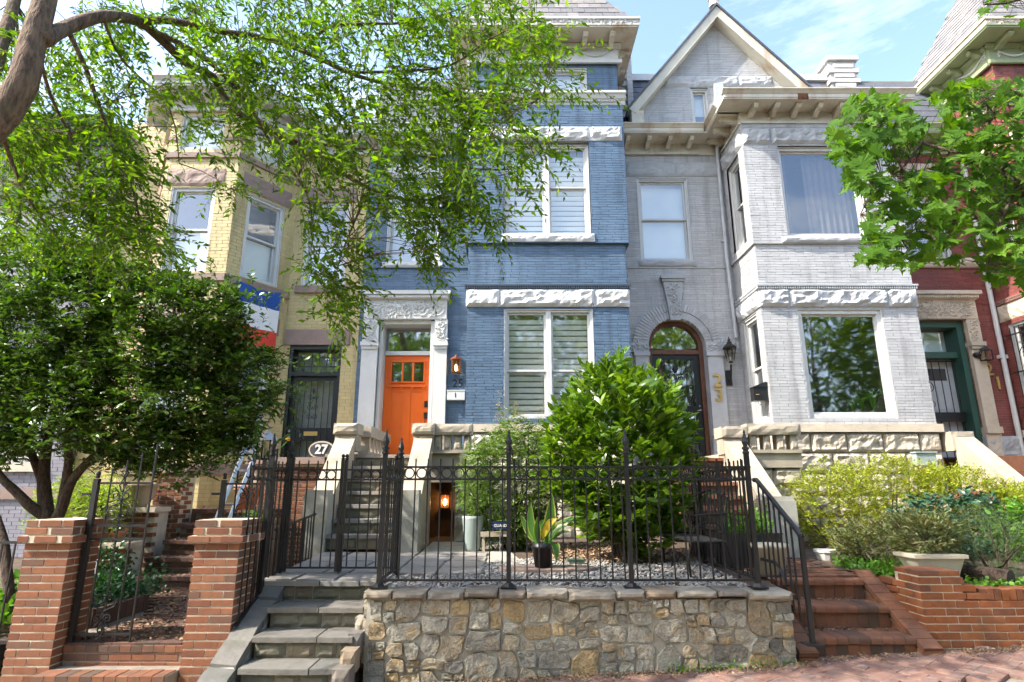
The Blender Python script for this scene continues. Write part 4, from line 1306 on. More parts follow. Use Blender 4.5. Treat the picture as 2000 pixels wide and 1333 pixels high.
# arched doorway
ring = MB()
for R0, R1, dd, n in ((.555, .70, .03, 34), (.705, .86, .045, 40)):
    for i in range(n):
        a0 = PI * i / n + .006; a1 = PI * (i + 1) / n - .006
        P = [(ax + R * math.cos(a), az + R * math.sin(a)) for R, a in ((R0, a0), (R1, a0), (R1, a1), (R0, a1))]
        ring.prism(Fe, P, -.03, dd)
part('arch_bricks', ring, 'grey', GH)['kind'] = 'stuff'
rv = MB()
n = 20
for i in range(n):
    a0 = PI * i / n; a1 = PI * (i + 1) / n
    P = [Fe(ax + .556 * math.cos(a), d, az + .556 * math.sin(a)) for a, d in ((a0, .03), (a1, .03), (a1, -.35), (a0, -.35))]
    rv.quad(*P)
for s in (-1, 1): rv.quad(Fe(ax + s * .556, .03, 1.95), Fe(ax + s * .556, -.35, 1.95), Fe(ax + s * .556, -.35, az), Fe(ax + s * .556, .03, az))
part('reveal', rv, 'grey_trim', GH)
def arch_band(R0, R1, d0, d1, m_, name, parent, legs=True):
    mb = MB()
    for i in range(n):
        a0 = PI * i / n; a1 = PI * (i + 1) / n
        mb.prism(Fe, [(ax + R * math.cos(a), az + R * math.sin(a)) for R, a in ((R0, a0), (R1, a0), (R1, a1), (R0, a1))], d0, d1)
    if legs:
        for s in (-1, 1):
            mb.box(Fe, ax + min(s * R0, s * R1), ax + max(s * R0, s * R1), min(d0, d1), max(d0, d1), 1.98, az - .001)
    return part(name, mb, m_, parent)
dfr = arch_band(.47, .553, -.30, -.14, 'wood_brown', 'door_frame', GH)
part('transom_bar', MB().box(Fe, ax - .47, ax + .47, -.28, -.15, 4.08, 4.17), 'wood_brown', dfr)
fan = MB()
fan.add([Fe(ax, -.22, 4.17)] + [Fe(ax + .47 * math.cos(PI * i / 16), -.22, max(4.17, az + .47 * math.sin(PI * i / 16))) for i in range(17)], [(0, i, i + 1) for i in range(1, 17)])
part('pane', fan, 'glass_dark', dfr)
part('room', MB().quad(Fe(2.6, -.36, 1.9), Fe(3.9, -.36, 1.9), Fe(3.9, -.36, 4.85), Fe(2.6, -.36, 4.85)), 'room', dfr)
dr = MB()
dr.box(Fe, ax - .465, ax - .37, -.24, -.19, 2.0, 4.075); dr.box(Fe, ax + .37, ax + .465, -.24, -.19, 2.0, 4.075)
dr.box(Fe, ax - .369, ax + .369, -.24, -.19, 3.98, 4.075); dr.box(Fe, ax - .369, ax + .369, -.24, -.19, 2.0, 2.15); dr.box(Fe, ax - .369, ax + .369, -.24, -.19, 2.92, 3.06)
dor = part('front_door', dr, 'black_paint', GH); dor['label'] = 'dark storm door with iron bars and scrollwork'
part('pane', MB().quad(Fe(ax - .37, -.225, 2.15), Fe(ax + .37, -.225, 2.15), Fe(ax + .37, -.225, 3.98), Fe(ax - .37, -.225, 3.98)), 'glass_dark', dor)
sg = MB()
for k in range(7): sg.tube([Fe(ax - .33 + k * .11, -.18, 2.1), Fe(ax - .33 + k * .11, -.18, 4.0)], .008, 5)
for zz in (2.4, 3.6):
    scroll(sg, Fe, ax - .09, zz, .1, -.175, 1.6, 0, 1, .007); scroll(sg, Fe, ax + .09, zz, .1, -.175, 1.6, PI, -1, .007)
    sg.prism(Fe, [(ax, zz + .3), (ax + .05, zz + .2), (ax, zz + .1), (ax - .05, zz + .2)], -.18, -.165)
part('grille', sg, 'black_iron', dor)
part('handle', MB().lathe((ax + .42, 11.62, 3.02), [(.02, 0), (.034, .02), (.034, .05), (.02, .07)], 10).tube([Fe(ax + .42, -.17, 2.98), Fe(ax + .42, -.1, 2.96), Fe(ax + .34, -.09, 2.95)], .012, 6), 'alu', dor)
ks = MB().prism(Fe, [(3.03, 5.52), (3.42, 5.52), (3.33, 4.72), (3.13, 4.72)], -.02, .10)
key = part('keystone', ks, 'grey_stone', GH)
q = carving(Fe, 3.12, 3.33, 4.78, 5.48, .101, 4, .013)
part('carved_relief', q, 'grey_trim', key)
part('keystone_cap', MB().box(Fe, 2.98, 3.46, -.02, .16, 5.57, 5.64).box(Fe, 3.0, 3.44, -.02, .13, 5.521, 5.569), 'grey_stone', key)
for a, b in ((3.80, 4.44), (2.24, 2.68)):
    part('impost', MB().box(Fe, a, b, -.02, .05, 4.08, 4.28), 'grey_trim', GH)
    part('carved_relief', carving(Fe, a + .02, b - .02, 4.1, 4.27, .051, 2, .012), 'grey_trim', GH)
for a, b in ((3.81, 4.11), (2.40, 2.67)):
    part('pilaster', MB().box(Fe, a, b, -.02, .06, 2.55, 4.0).box(Fe, a - .02, b + .02, -.02, .09, 4.001, 4.079).box(Fe, a - .03, b + .03, -.02, .1, 2.45, 2.549), 'grey_trim', GH)
    part('plinth_block', MB().rock(Fe, a - .02, b + .02, 2.02, 2.44, .05, .04, seed=a), 'grey_stone', GH)
text_part('house_number', '2', .36, Fe, 3.96, .075, 3.50, 'brass', GH, .02, .006)
text_part('house_number', '3', .36, Fe, 3.96, .075, 3.22, 'brass', GH, .02, .006)
# plants on the sill inside the picture window
for k, (xx, hh_) in enumerate(((6.2, .3), (6.42, .42), (6.05, .22))):
    mb = MB()
    for j in range(9):
        a = j * 2.4 + k; L = hh_ * random.uniform(.7, 1.0)
        pts = [(xx, 10.55, 2.82), (xx + .5 * L * math.cos(a) * .5, 10.55 + .03 * math.sin(a), 2.82 + L * .8), (xx + .8 * L * math.cos(a), 10.55 + .05 * math.sin(a), 2.82 + L)]
        mb.tube(pts, [.006, .016, .002], 4)
    part('sill_plant', mb, 'lf_green', GH)

# ---- the yellow house
YH = thing('row_house', (-5.6, 11.4, 0), 'yellow painted brick row house with a canted bay and brown stone trim', 'house', 'row houses along the street')
Fe, Fb = Front(11.4), Front(10.3)
Fc = Slant(-5.25, 10.3, -4.5, 11.4); Fd = Slant(-6.65, 10.3, -7.4, 11.4); CL = Fc.L
wall, br = MB(), MB()
ew = (-4.27, -3.38, 5.45, 7.28); dd_ = (-4.36, -3.34, 1.95, 4.22)
bw = {'1': (2.1, 4.35), '2': (5.33, 7.06), '3': (7.85, 8.62)}
fw_ = (-6.46, -5.62); cw = (.26, 1.07)
brick_wall(wall, br, Fe, -4.5, -3.03, .3, 8.45, [rect(*ew), rect(*dd_)], h=.068, L=.22)
brick_wall(wall, br, Fb, -6.65, -5.25, 1.0, 8.75, [rect(*fw_, *bw[k]) for k in '123'], h=.068, L=.22)
for F_ in (Fc, Fd): brick_wall(wall, br, F_, 0, CL, 1.0, 8.75, [rect(*cw, *bw[k]) for k in '123'], h=.068, L=.22)
brick_wall(wall, br, Fe, -8.2, -7.4, .3, 9.2, [], h=.068, L=.22)
flat_roof_body(wall, -8.19, -3.04, 11.42, 9.2)
wall.add([(-6.65, 10.35, 8.8), (-5.25, 10.35, 8.8), (-4.5, 11.4, 8.8), (-4.5, 12, 8.8), (-7.4, 12, 8.8), (-7.4, 11.4, 8.8)], [(0, 1, 2, 3, 4, 5)])
part('wall', wall, 'yellow_joint', YH)
b = part('brick_facing', br, 'yellow', YH); b['kind'] = 'stuff'
for F_, a, c in ((Fb, -6.66, -5.24), (Fc, -.01, CL), (Fd, -.01, CL)):
    for z0, z1, dd, m_ in ((1.72, 1.91, .06, 'brown_stone'), (5.17, 5.31, .05, 'brown_stone'), (7.67, 7.78, .05, 'brown_stone'), (8.05, 8.12, .03, 'brown_stone'), (8.35, 8.42, .03, 'yellow')):
        ss = [(a, c)] if z0 < 8 else ([(a, a + .16), (c - .34 if F_ is Fb else c - .24, c)])
        for p, q in ss: part('stone_band', MB().box(F_, p, q, -.01, dd, z0, z1), m_, YH)
    wa, wb = fw_ if F_ is Fb else cw
    for z0, z1 in ((4.38, 4.72), (7.08, 7.44)):
        part('lintel', MB().rock(F_, wa - .13, wb + .13, z0, z1, .015, .02, seed=z0 + a), 'brown_stone', YH)
    for k, bk in (('1', 'halfshade'), ('2', 'halfshade'), ('3', 'shade')):
        window(YH, F_, wa, wb, *bw[k], back=bk, fw=.075, split=k != '3', glass='glass')
    cornice_front(YH, F_, a, c, 8.98, .42, 'white', 3, frieze=.3, ends=(.2, .2) if F_ is Fb else (0, 0))
cornice_front(YH, Fe, -4.45, -3.04, 8.66, .4, 'white', 3)
part('lintel', MB().box(Fe, -4.42, -3.24, -.01, .03, 7.3, 7.62), 'brown_stone', YH)
part('lintel', MB().box(Fe, -4.47, -3.2, -.01, .04, 4.23, 4.54), 'brown_stone', YH)
window(YH, Fe, *ew, back='halfshade', fw=.08)
part('sill', MB().box(Fe, -4.36, -3.3, -.02, .07, 5.3, 5.449), 'brown_stone', YH)
jm = MB().box(Fe, -4.36, -4.30, -.3, -.02, 1.98, 4.22).box(Fe, -3.40, -3.34, -.3, -.02, 1.98, 4.22).box(Fe, -4.299, -3.401, -.3, -.02, 4.15, 4.219).box(Fe, -4.299, -3.401, -.3, -.02, 3.62, 3.70)
fr = part('door_frame', jm, 'black_paint', YH)
part('pane', MB().quad(Fe(-4.3, -.2, 3.7), Fe(-3.4, -.2, 3.7), Fe(-3.4, -.2, 4.15), Fe(-4.3, -.2, 4.15)), 'glass', fr)
tb = MB()
for k in range(6): tb.tube([Fe(-4.22 + k * .147, -.06, 3.71), Fe(-4.22 + k * .147, -.06, 4.05)], .009, 5)
for zz in (3.8, 3.98): tb.box(Fe, -4.3, -3.4, -.07, -.05, zz, zz + .02)
part('transom_bars', tb, 'black_iron', fr)
part('roller_shade', MB().quad(Fe(-4.34, -.31, 1.98), Fe(-3.36, -.31, 1.98), Fe(-3.36, -.31, 4.2), Fe(-4.34, -.31, 4.2)), weathered('pale hall', C(.38, .36, .33), .2, 2, .9, bump_s=0), fr)
dr = MB().box(Fe, -4.299, -4.22, -.16, -.1, 1.98, 3.619).box(Fe, -3.48, -3.401, -.16, -.1, 1.98, 3.619).box(Fe, -4.219, -3.481, -.16, -.1, 2.38, 2.62).box(Fe, -4.219, -3.481, -.16, -.1, 3.54, 3.619).box(Fe, -4.219, -3.481, -.16, -.1, 1.98, 2.04)
dor = part('front_door', dr, 'black_paint', YH); dor['label'] = 'black storm door with iron bars and a brass mail slot'
part('pane', MB().quad(Fe(-4.22, -.14, 2.04), Fe(-3.48, -.14, 2.04), Fe(-3.48, -.14, 3.54), Fe(-4.22, -.14, 3.54)), 'glass', dor)
part('mail_slot', MB().box(Fe, -3.98, -3.72, -.099, -.08, 2.47, 2.55), 'brass', dor)
for zz in (2.44, 2.56): part('lock', MB().tube([Fe(-4.26, -.1, zz), Fe(-4.26, -.07, zz)], .026, 10), 'alu', dor)
sg = MB()
for k in range(6): sg.tube([Fe(-4.15 + k * .12, -.09, 2.05), Fe(-4.15 + k * .12, -.09, 3.53)], .008, 5)
for zz in (3.22, 3.02, 2.84):
    for s in (-1, 1): scroll(sg, Fe, -3.85 + s * .055, zz, .055, -.08, 1.5, 0 if s < 0 else PI, s, .007)
sg.prism(Fe, [(-3.85, 3.4), (-3.82, 3.33), (-3.85, 3.26), (-3.88, 3.33)], -.09, -.075)
part('grille', sg, 'black_iron', dor)

# ---- the dark house at the end
DH = thing('row_house', (-11, 11.4, 0), 'dark grey painted row house mostly hidden behind the trees', 'house', 'row houses along the street')
wall, br = MB(), MB()
wins = [(-9.62, -8.72, 5.4, 7.06), (-11.3, -10.2, 5.4, 7.06), (-9.7, -8.7, 1.95, 4.3), (-11.6, -10.2, 1.95, 4.3)]
brick_wall(wall, br, Front(11.2), -13.4, -8.22, .3, 8.6, [rect(*w) for w in wins], h=.068, L=.22)
flat_roof_body(wall, -13.4, -8.23, 11.22, 9.0)
part('wall', wall, 'dark_joint', DH)
part('brick_facing', br, 'dark', DH)['kind'] = 'stuff'
Fz = Front(11.2)
for w in wins:
    win = window(DH, Fz, *w, back='shade', frame='white', fw=.07)
    part('lintel', MB().box(Fz, w[0] - .14, w[1] + .14, -.01, .05, w[3] + .02, w[3] + .36), 'teal_stone', DH)
    part('sill', MB().box(Fz, w[0] - .1, w[1] + .1, -.01, .08, w[2] - .16, w[2] - .002), 'sandstone', DH)
    if w[2] < 3:
        gr = MB()
        for k in range(9): gr.tube([Fz(w[0] + .05 + k * (w[1] - w[0] - .1) / 8, .05, w[2] + .02), Fz(w[0] + .05 + k * (w[1] - w[0] - .1) / 8, .05, w[3] - .1)], .009, 5)
        for zz in (w[2] + .05, w[3] - .2): gr.box(Fz, w[0], w[1], .04, .06, zz, zz + .02)
        part('window_grille', gr, 'black_iron', win)
cornice_front(DH, Fz, -13.4, -8.22, 8.75, .4, 'teal_stone', 9)
part('stone_band', MB().box(Fz, -13.4, -8.22, -.01, .05, 1.3, 1.5), 'brown_stone', DH)
# ------------------------------------------------------------------ yards (setting)
def yz(y):       # level of the front yard of the blue house
    return .575 + .032 * (y - 5.9)
g = MB().quad((-1.28, 5.62, yz(5.6)), (2.5, 5.62, yz(5.6)), (2.5, 10.4, yz(10.4)), (-1.28, 10.4, yz(10.4)))
g.quad((-1.28, 6.2, yz(6.2)), (-1.28, 8.2, yz(8.2)), (-2.46, 8.2, yz(8.2)), (-2.46, 6.2, yz(6.2)))
g.quad((-2.46, 8.1, yz(8.2)), (-.6, 8.1, yz(8.2)), (-.6, 11.4, yz(10.4)), (-2.46, 11.4, yz(10.4)))
structure('yard_soil', g, 'soil')
g = MB().quad((3.74, 6.0, .54), (13, 6.0, .54), (13, 7.0, .6), (3.74, 7.0, .6)).quad((3.5, 7.0, .6), (13, 7.0, .6), (13, 11.4, .8), (3.5, 11.4, .8)).quad((2.3, 7.0, .57), (3.5, 7.0, .57), (3.5, 11.4, .62), (2.3, 11.4, .62))
structure('garden_bed', g, 'soil')
g = MB().quad((-13, 5.9, .10), (-2.5, 5.9, .10), (-2.5, 8.6, .16), (-13, 8.6, .16)).quad((-13, 8.6, .16), (-2.5, 8.6, .16), (-2.5, 11.4, .3), (-13, 11.4, .3))
structure('front_garden', g, 'soil')
# flagstone landing inside the gate
fl = MB().quad((-2.45, 6.19, yz(6.2) + .012), (-1.2, 6.19, yz(6.2) + .012), (-1.2, 8.2, yz(8.2) + .012), (-2.45, 8.2, yz(8.2) + .012)).quad((-1.2, 6.6, yz(6.6) + .012), (.15, 7.3, yz(7.3) + .012), (-.2, 9.5, yz(9.5) + .012), (-1.2, 9.5, yz(9.5) + .012))
land = structure('flagstone_landing', fl, 'stone_mortar')
def slab_mesh(poly, z0, z1, F3):
    n = len(poly)
    c = (sum(p[0] for p in poly) / n, sum(p[1] for p in poly) / n)
    top = [(c[0] + (x - c[0]) * .985, c[1] + (y - c[1]) * .985) for x, y in poly]
    vs = [(x, y, z0 + F3(x, y)) for x, y in poly] + [(x, y, z1 - .006 + F3(x, y)) for x, y in poly] + [(x, y, z1 + F3(x, y)) for x, y in top]
    fs = []
    for k in (0, n):
        for i in range(n): fs.append((k + i, k + (i + 1) % n, k + n + (i + 1) % n, k + n + i))
    fs.append(tuple(2 * n + i for i in range(n)))
    return MB().add(vs, fs)
rs = random.Random(4)
ys = [6.2, 6.55, 6.95, 7.4, 7.8, 8.19]
for j in range(5):
    xsf = [-2.45, -2.05 + rs.uniform(-.15, .15), -1.6 + rs.uniform(-.15, .15), -1.2, -.75 + rs.uniform(-.1, .1), -.3]
    for i in range(5):
        if i >= 3 and j < 1: continue
        a, b, c, d = xsf[i] + .008, xsf[i + 1] - .008, ys[j] + .008, ys[j + 1] - .008
        q = lambda: rs.uniform(-.02, .02)
        part('flagstone', slab_mesh([(a + abs(q()), c), (b - abs(q()), c + (abs(q()) if j else 0)), (b, d - abs(q())), (a + abs(q()), d)], 0.0, .03 + rs.uniform(0, .004), lambda x, y: yz(y)), 'flag', land)
# brick path of the grey house, bricks as far as they can be told apart
gp = MB().quad((2.62, 6.46, .58), (3.62, 6.46, .58), (3.45, 8.1, .63), (2.42, 8.1, .63))
path = structure('brick_path', gp, 'mortar_dark')
pb = MB().add([(x * .099, y * .048, z) for z in (0, .018) for x, y in ((-1, -1), (1, -1), (1, 1), (-1, 1))], [(0, 1, 5, 4), (1, 2, 6, 5), (2, 3, 7, 6), (3, 0, 4, 7), (4, 5, 6, 7)]).mesh('brick', M['brick_step'])
for j in range(16):
    y = 6.60 + j * .1
    x = 2.58 + (.1 if j % 2 else 0)
    right = 3.6 - (y - 6.5) * .1
    while x < right - .08:
        link('brick', pb, path, (x + .1, y, .583 + (y - 6.46) * .03 + random.uniform(-.002, .002)), rz=random.uniform(-.015, .015))
        x += .203
# path of the yellow house
gp = MB().quad((-3.9, 5.72, .13), (-2.85, 5.72, .13), (-3.3, 8.4, .15), (-5.1, 8.4, .15))
ypath = structure('brick_path', gp, 'mortar_dark')
pbd = pb.copy(); pbd.materials[0] = M['brick_dark']
for j in range(27):
    y = 5.78 + j * .1
    x = -3.92 + (.1 if j % 2 else 0) - max(0, y - 6.9) * .55
    while x < -2.95 - max(0, y - 6.9) * .2:
        link('brick', pbd, ypath, (x + .1, y, .135 + (y - 5.72) * .007 + random.uniform(-.002, .002)), rz=random.uniform(-.015, .015))
        x += .203

# ------------------------------------------------------------------ bricks
def brick_mesh(l, w, h, m, name='brick', ch=.004):
    vs = []
    for z, k in ((0, ch), (ch, 0), (h - ch, 0), (h, ch)):
        for x, y in ((-1, -1), (1, -1), (1, 1), (-1, 1)):
            vs.append((x * (l / 2 - k), y * (w / 2 - k), z))
    fs = [(3, 2, 1, 0), (12, 13, 14, 15)]
    for k in (0, 4, 8):
        for i in range(4): fs.append((k + i, k + (i + 1) % 4, k + 4 + (i + 1) % 4, k + 4 + i))
    return MB().add(vs, fs).mesh(name, M[m])
CO = .0667
BR = brick_mesh(.194, .095, .0555, 'brick')
def brick_pier(x0, x1, y0, y1, zb, zt, label):
    P = thing('gate_pier', ((x0 + x1) / 2, (y0 + y1) / 2, zb), label, 'pier', 'brick piers of the iron gate')
    core = MB().box(WF, x0 + .0065, x1 - .0065, y0 + .0065, y1 - .0065, zb, zt - .004)
    part('mortar_core', core, 'mortar', P)
    n = int(round((zt - zb) / CO))
    w, d = x1 - x0, y1 - y0
    for i in range(n):
        z = zt - (n - i) * CO
        e = {n - 1: .012, n - 2: .016, n - 3: .045}.get(i, 0)
        j = lambda: random.uniform(-.0025, .0025)
        def put(x, y, r): link('brick', BR, P, (x + j(), y + j(), z + .005), rz=r + random.uniform(-.008, .008))
        if e: core2 = part('mortar_core', MB().box(WF, x0 - e + .0065, x1 + e - .0065, y0 - e + .0065, y1 + e - .0065, z + .001, z + CO - .006), 'mortar', P)
        xa, xb, ya, yb = x0 - e, x1 + e, y0 - e, y1 + e
        if i % 2:
            for yy in (ya + .048, yb - .048):
                put(xa + .098, yy, 0); put(xb - .098, yy, 0)
                if e > .02: put((xa + xb) / 2, yy, 0)
            for xx in (xa + .048, xb - .048): put(xx, (ya + yb) / 2, PI / 2)
        else:
            for xx in (xa + .048, xb - .048):
                put(xx, ya + .098, PI / 2); put(xx, yb - .098, PI / 2)
                if e > .02: put(xx, (ya + yb) / 2, PI / 2)
            for yy in (ya + .048, yb - .048): put((xa + xb) / 2, yy, 0)
    return P
brick_pier(-4.34, -3.94, 5.6, 6.0, -.32, 1.2, 'left brick gate pier, beside the dark tree trunk')
brick_pier(-2.83, -2.43, 5.6, 6.0, -.28, 1.2, 'right brick gate pier, beside the bluestone steps')

# low brick steps inside the piers
BHD = brick_mesh(.095, .19, .058, 'brick_step')
ST = thing('brick_steps', (-3.4, 5.5, -.3), 'low brick steps between the two gate piers', 'steps')
for z, y in ((.135, 5.72), (-.02, 5.40)):
    part('mortar_core', MB().box(WF, -3.93, -2.84, y + .012, y + .35, z - .17, z - .008), 'mortar_dark', ST)
    for i in range(11): link('brick', BHD, ST, (-3.88 + i * .0985, y + .095, z - .058 + random.uniform(-.002, .002)))
    for r in range(2):
        for i in range(6):
            x = -3.93 + i * .203 + (.1 if r else 0)
            if x < -2.95: link('brick', BR, ST, (x + .1, y + .055, z - .125 - r * .067))

# rising brick steps of the yellow house
ST = thing('brick_steps', (-3.6, 8.9, .15), 'dark mossy brick steps climbing to the yellow house porch', 'steps')
BD = brick_mesh(.196, .095, .0575, 'brick_dark')
BT = brick_mesh(.095, .3, .055, 'brick_dark')
for k in range(5):
    y = 8.4 + k * .3; z0 = .15 + k * .205; z1 = z0 + .205
    xa, xb = -5.1 + .05 * k, -3.72 + .1
    part('mortar_core', MB().box(WF, xa + .01, xb - .01, y + .012, 11.0, z0 - .02, z1 - .03), 'mortar_dark', ST)
    for r in range(2):
        x = xa + (.1 if r else 0)
        while x < xb - .15:
            link('brick', BD, ST, (x + .1, y + .05, z0 + .008 + r * .067)); x += .203
    x = xa
    while x < xb - .08:
        link('brick', BT, ST, (x + .05, y + .12, z1 - .055 + random.uniform(-.003, .003))); x += .1
porch = MB().box(WF, -5.2, -2.75, 9.9, 11.38, .2, 1.17)
part('porch_floor', porch, 'brick_dark', ST)
# brick stoop block in front of the door with stone cap
SB = thing('brick_stoop', (-3.6, 9.9, .3), 'red brick stoop block with a brown stone cap under the black door', 'stoop')
part('mortar_core', MB().box(WF, -4.15, -2.86, 9.76, 11.3, .2, 1.86), 'mortar', SB)
for i in range(23):
    x = -4.16 + (.1 if i % 2 else 0)
    while x < -2.95:
        link('brick', BR, SB, (x + .1, 9.80, .30 + i * CO)); x += .203
part('cap_stone', MB().box(WF, -4.25, -2.83, 9.66, 11.35, 1.865, 1.97), 'brown_stone', SB)
# brick pier with lantern, stepped side wall with urns
PL = thing('brick_pier', (-5.05, 9.7, .3), 'small brick pier with a stone cap beside the mossy steps', 'pier')
part('mortar_core', MB().box(WF, -5.48, -5.05, 9.42, 9.78, .2, 1.72), 'mortar', PL)
for i in range(20):
    z = .38 + i * CO
    for x in ((-5.38, -5.16) if i % 2 else (-5.27,)):
        link('brick', BR, PL, (x, 9.46, z))
    if i % 2 == 0:
        for x in (-5.44, -5.09): link('brick', BR, PL, (x, 9.5, z), rz=PI / 2)
    else: link('brick', BR, PL, (-5.09, 9.62, z), rz=PI / 2)
part('cap_stone', MB().box(WF, -5.54, -4.99, 9.36, 9.84, 1.722, 1.80), 'brown_stone', PL)
TW = thing('terrace_wall', (-5.5, 8.4, .2), 'stepped brick terrace wall carrying flower pots', 'wall')
for (xa, xb, ya, yb, zt) in ((-6.1, -5.12, 8.35, 8.7, .78), (-5.75, -5.15, 8.95, 9.3, 1.22)):
    part('mortar_core', MB().box(WF, xa, xb, ya + .01, yb, .1, zt - .07), 'mortar', TW)
    n = int((zt - .17) / CO)
    for i in range(n):
        x = xa + (.1 if i % 2 else 0)
        while x < xb - .1:
            link('brick', BR, TW, (x + .1, ya + .05, zt - .075 - (i + 1) * CO)); x += .203
    part('cap_stone', MB().box(WF, xa - .05, xb + .02, ya - .05, yb + .03, zt - .068, zt), 'sandstone', TW)

# ------------------------------------------------------------------ blue house stoop
def stone_stoop(name, label, xs0, xs1, cl, cr_, y0, ytop, z0, zt, n, mt, mr, loc, brick=False):
    SPt = thing(name, loc, label, 'stoop')
    run = (ytop - y0) / (n - 1); rise = (zt - z0) / n
    for k in range(n):
        y = y0 + k * run; za = z0 + k * rise; zb = za + rise
        yb = y + run + .05 if k < n - 1 else 11.38
        if not brick:
            xm_ = xs0 + (xs1 - xs0) * random.uniform(.35, .65)
            for a, c in ((xs0, xm_ - .004), (xm_ + .004, xs1)):
                part('riser_stone', MB().rock(Front(y), a, c, za, zb - .05, 0, .018, seed=a + za, nx=7, nzz=3, back=-.2), mr, SPt)
            for a, c in ((xs0, xm_ - .006), (xm_ + .006, xs1)):
                part('tread', MB().box(WF, a, c, y - .035, yb, zb - .048, zb + random.uniform(-.003, .003)), mt, SPt)
        else:
            part('riser', MB().box(WF, xs0, xs1, y, yb, za - .02, zb - .05), mr, SPt)
            part('tread', MB().box(WF, xs0, xs1, y - .03, yb, zb - .049, zb), mt, SPt)
    for a, c in (cl, cr_):
        if a is None: continue
        ch = MB()
        Fx = Left(0)
        poly = [(y0 + .22, z0 - .1), (y0 + .22, z0 + .68), (ytop - .12, zt + .26), (ytop - .12, z0 - .1)]
        vs = [(a, y, z) for y, z in poly] + [(c, y, z) for y, z in poly]
        ch.add(vs, [(0, 1, 2, 3), (7, 6, 5, 4), (0, 4, 5, 1), (1, 5, 6, 2), (2, 6, 7, 3), (3, 7, 4, 0)])
        part('cheek_wall', ch, 'limestone', SPt)
        nb = MB()
        for zz0, zz1, e in ((z0 - .1, z0 + .70, 0.0), (z0 + .701, z0 + .75, -.03)):
            nb.box(WF, a - .01 - e * .3, c + .01 + e * .3, y0 - .06 - e, y0 + .219 + e, zz0, zz1)
        part('newel_block', nb, 'concrete', SPt)
        tb = MB().rock(Front(ytop - .12), a - .02, c + .02, zt + .05, zt + .30, .0, .03, seed=a, nx=6, nzz=4, back=-.28)
        part('newel_block', tb, 'limestone', SPt)
        part('newel_cap', MB().rock(Front(ytop - .16), a - .04, c + .04, zt + .305, zt + .475, .0, .025, seed=a + 1, nx=6, nzz=4, back=-.36), 'limestone', SPt)
    return SPt
BS = stone_stoop('stone_stoop', 'flagstone stoop with pale stone cheek walls and balustrade under the orange door', -2.44, -1.52, (-2.74, -2.44), (-1.52, -1.24), 8.2, 9.5, .71, 2.0, 7, 'flag', 'riser', (-2, 8.2, .7))
# porch body, areaway opening, balustrades
part('porch_slab', MB().box(WF, -2.98, -2.441, 9.66, 11.38, 1.85, 2.02).box(WF, -1.519, -.82, 9.5, 11.38, 1.80, 2.02), 'limestone', BS)
pw = MB().box(WF, -2.98, -2.7, 9.75, 11.3, .3, 1.849)
pw.box(WF, -.86, -.60, 9.52, 10.35, .3, 1.799).box(WF, -1.6, -.861, 9.52, 9.66, 1.58, 1.799)
part('porch_wall', pw, 'limestone', BS)
for i in range(5):
    part('stone_block', MB().rock(Front(9.52), -.88, -.58, .66 + i * .23, .88 + i * .23, .0, .05, seed=i, nx=6, nzz=4), 'rock', BS)
part('areaway_door', MB().box(WF, -1.55, -.85, 10.4, 10.45, .5, 1.8), 'old_wood', BS)
part('areaway_wall', MB().box(WF, -1.6, -1.55, 9.66, 11.0, .4, 1.79).box(WF, -.87, -.85, 9.66, 11.0, .4, 1.79), 'black_paint', BS)
part('gate_bar', MB().box(WF, -1.30, -1.26, 9.5, 9.54, .68, 1.56), 'black_iron', BS)
def balustrade(S_, F, s0, s1, zf, zr, n, d0=-.22, d1=0.0, name='baluster'):
    part('rail', MB().rock(F, s0, s1, zr - .17, zr, d1 + .03, .02, seed=s0, nzz=4, margin=.3, back=d0), 'limestone', S_)
    part('bottom_rail', MB().box(F, s0, s1, d0 + .03, d1 - .002, zf, zf + .05), 'limestone', S_)
    for i in range(n):
        s = s0 + (i + .5) * (s1 - s0) / n
        part(name, MB().rock(F, s - .055, s + .055, zf + .051, zr - .171, d1 - .02, .02, seed=i + s0, nx=4, nzz=6, margin=.1, back=d0 + .04), 'limestone', S_)
balustrade(BS, Front(9.42), -1.24, -.62, 2.02, 2.47, 4)
balustrade(BS, Left(-2.48), 9.73, 11.3, 2.02, 2.47, 6, d0=-.2)
part('threshold', MB().box(WF, -2.62, -1.5, 11.3, 11.72, 1.95, 2.021), 'limestone', BS)

# grey house stoop
GS = stone_stoop('brick_stoop', 'red brick stoop with a pale stone cheek wall and balustrade under the arched door', 2.36, 3.3, (None, None), (3.3, 3.62), 7.95, 9.5, .63, 1.95, 7, 'brick_step', 'brick_dark', (2.9, 8, .63), True)
part('porch_slab', MB().box(WF, 3.301, 4.5, 9.42, 11.38, 1.80, 2.02), 'limestone', GS)
part('porch_wall', MB().box(WF, 3.62, 4.5, 9.5, 11.3, .3, 1.799), 'mortar_dark', GS)
for i in range(4):
    for a, c in (((3.63, 4.05), (4.056, 4.5)) if i % 2 else ((3.63, 4.3), (4.306, 4.5))):
        part('stone_block', MB().rock(Front(9.5), a, c, .66 + i * .285, .94 + i * .285, .0, .06, seed=a + i, nx=8, nzz=5), 'rock', GS)
balustrade(GS, Front(9.38), 3.66, 4.5, 2.02, 2.47, 4)
part('threshold_strip', MB().box(WF, 2.7, 3.8, 11.25, 11.7, 2.021, 2.05), weathered('yellow strip', C(.5, .36, .06), .1, 3, .7), GS)
hr = MB().tube([(2.42, 9.45, 2.78), (2.42, 8.0, 1.45), (2.42, 7.9, 1.40)], .02, 6)
for k in range(7): hr.tube([(2.42, 8.0 + k * .24, .8 + k * .22), (2.42, 8.0 + k * .24, 1.45 + k * .222)], .011, 5)
part('handrail', hr, 'black_iron', GS)

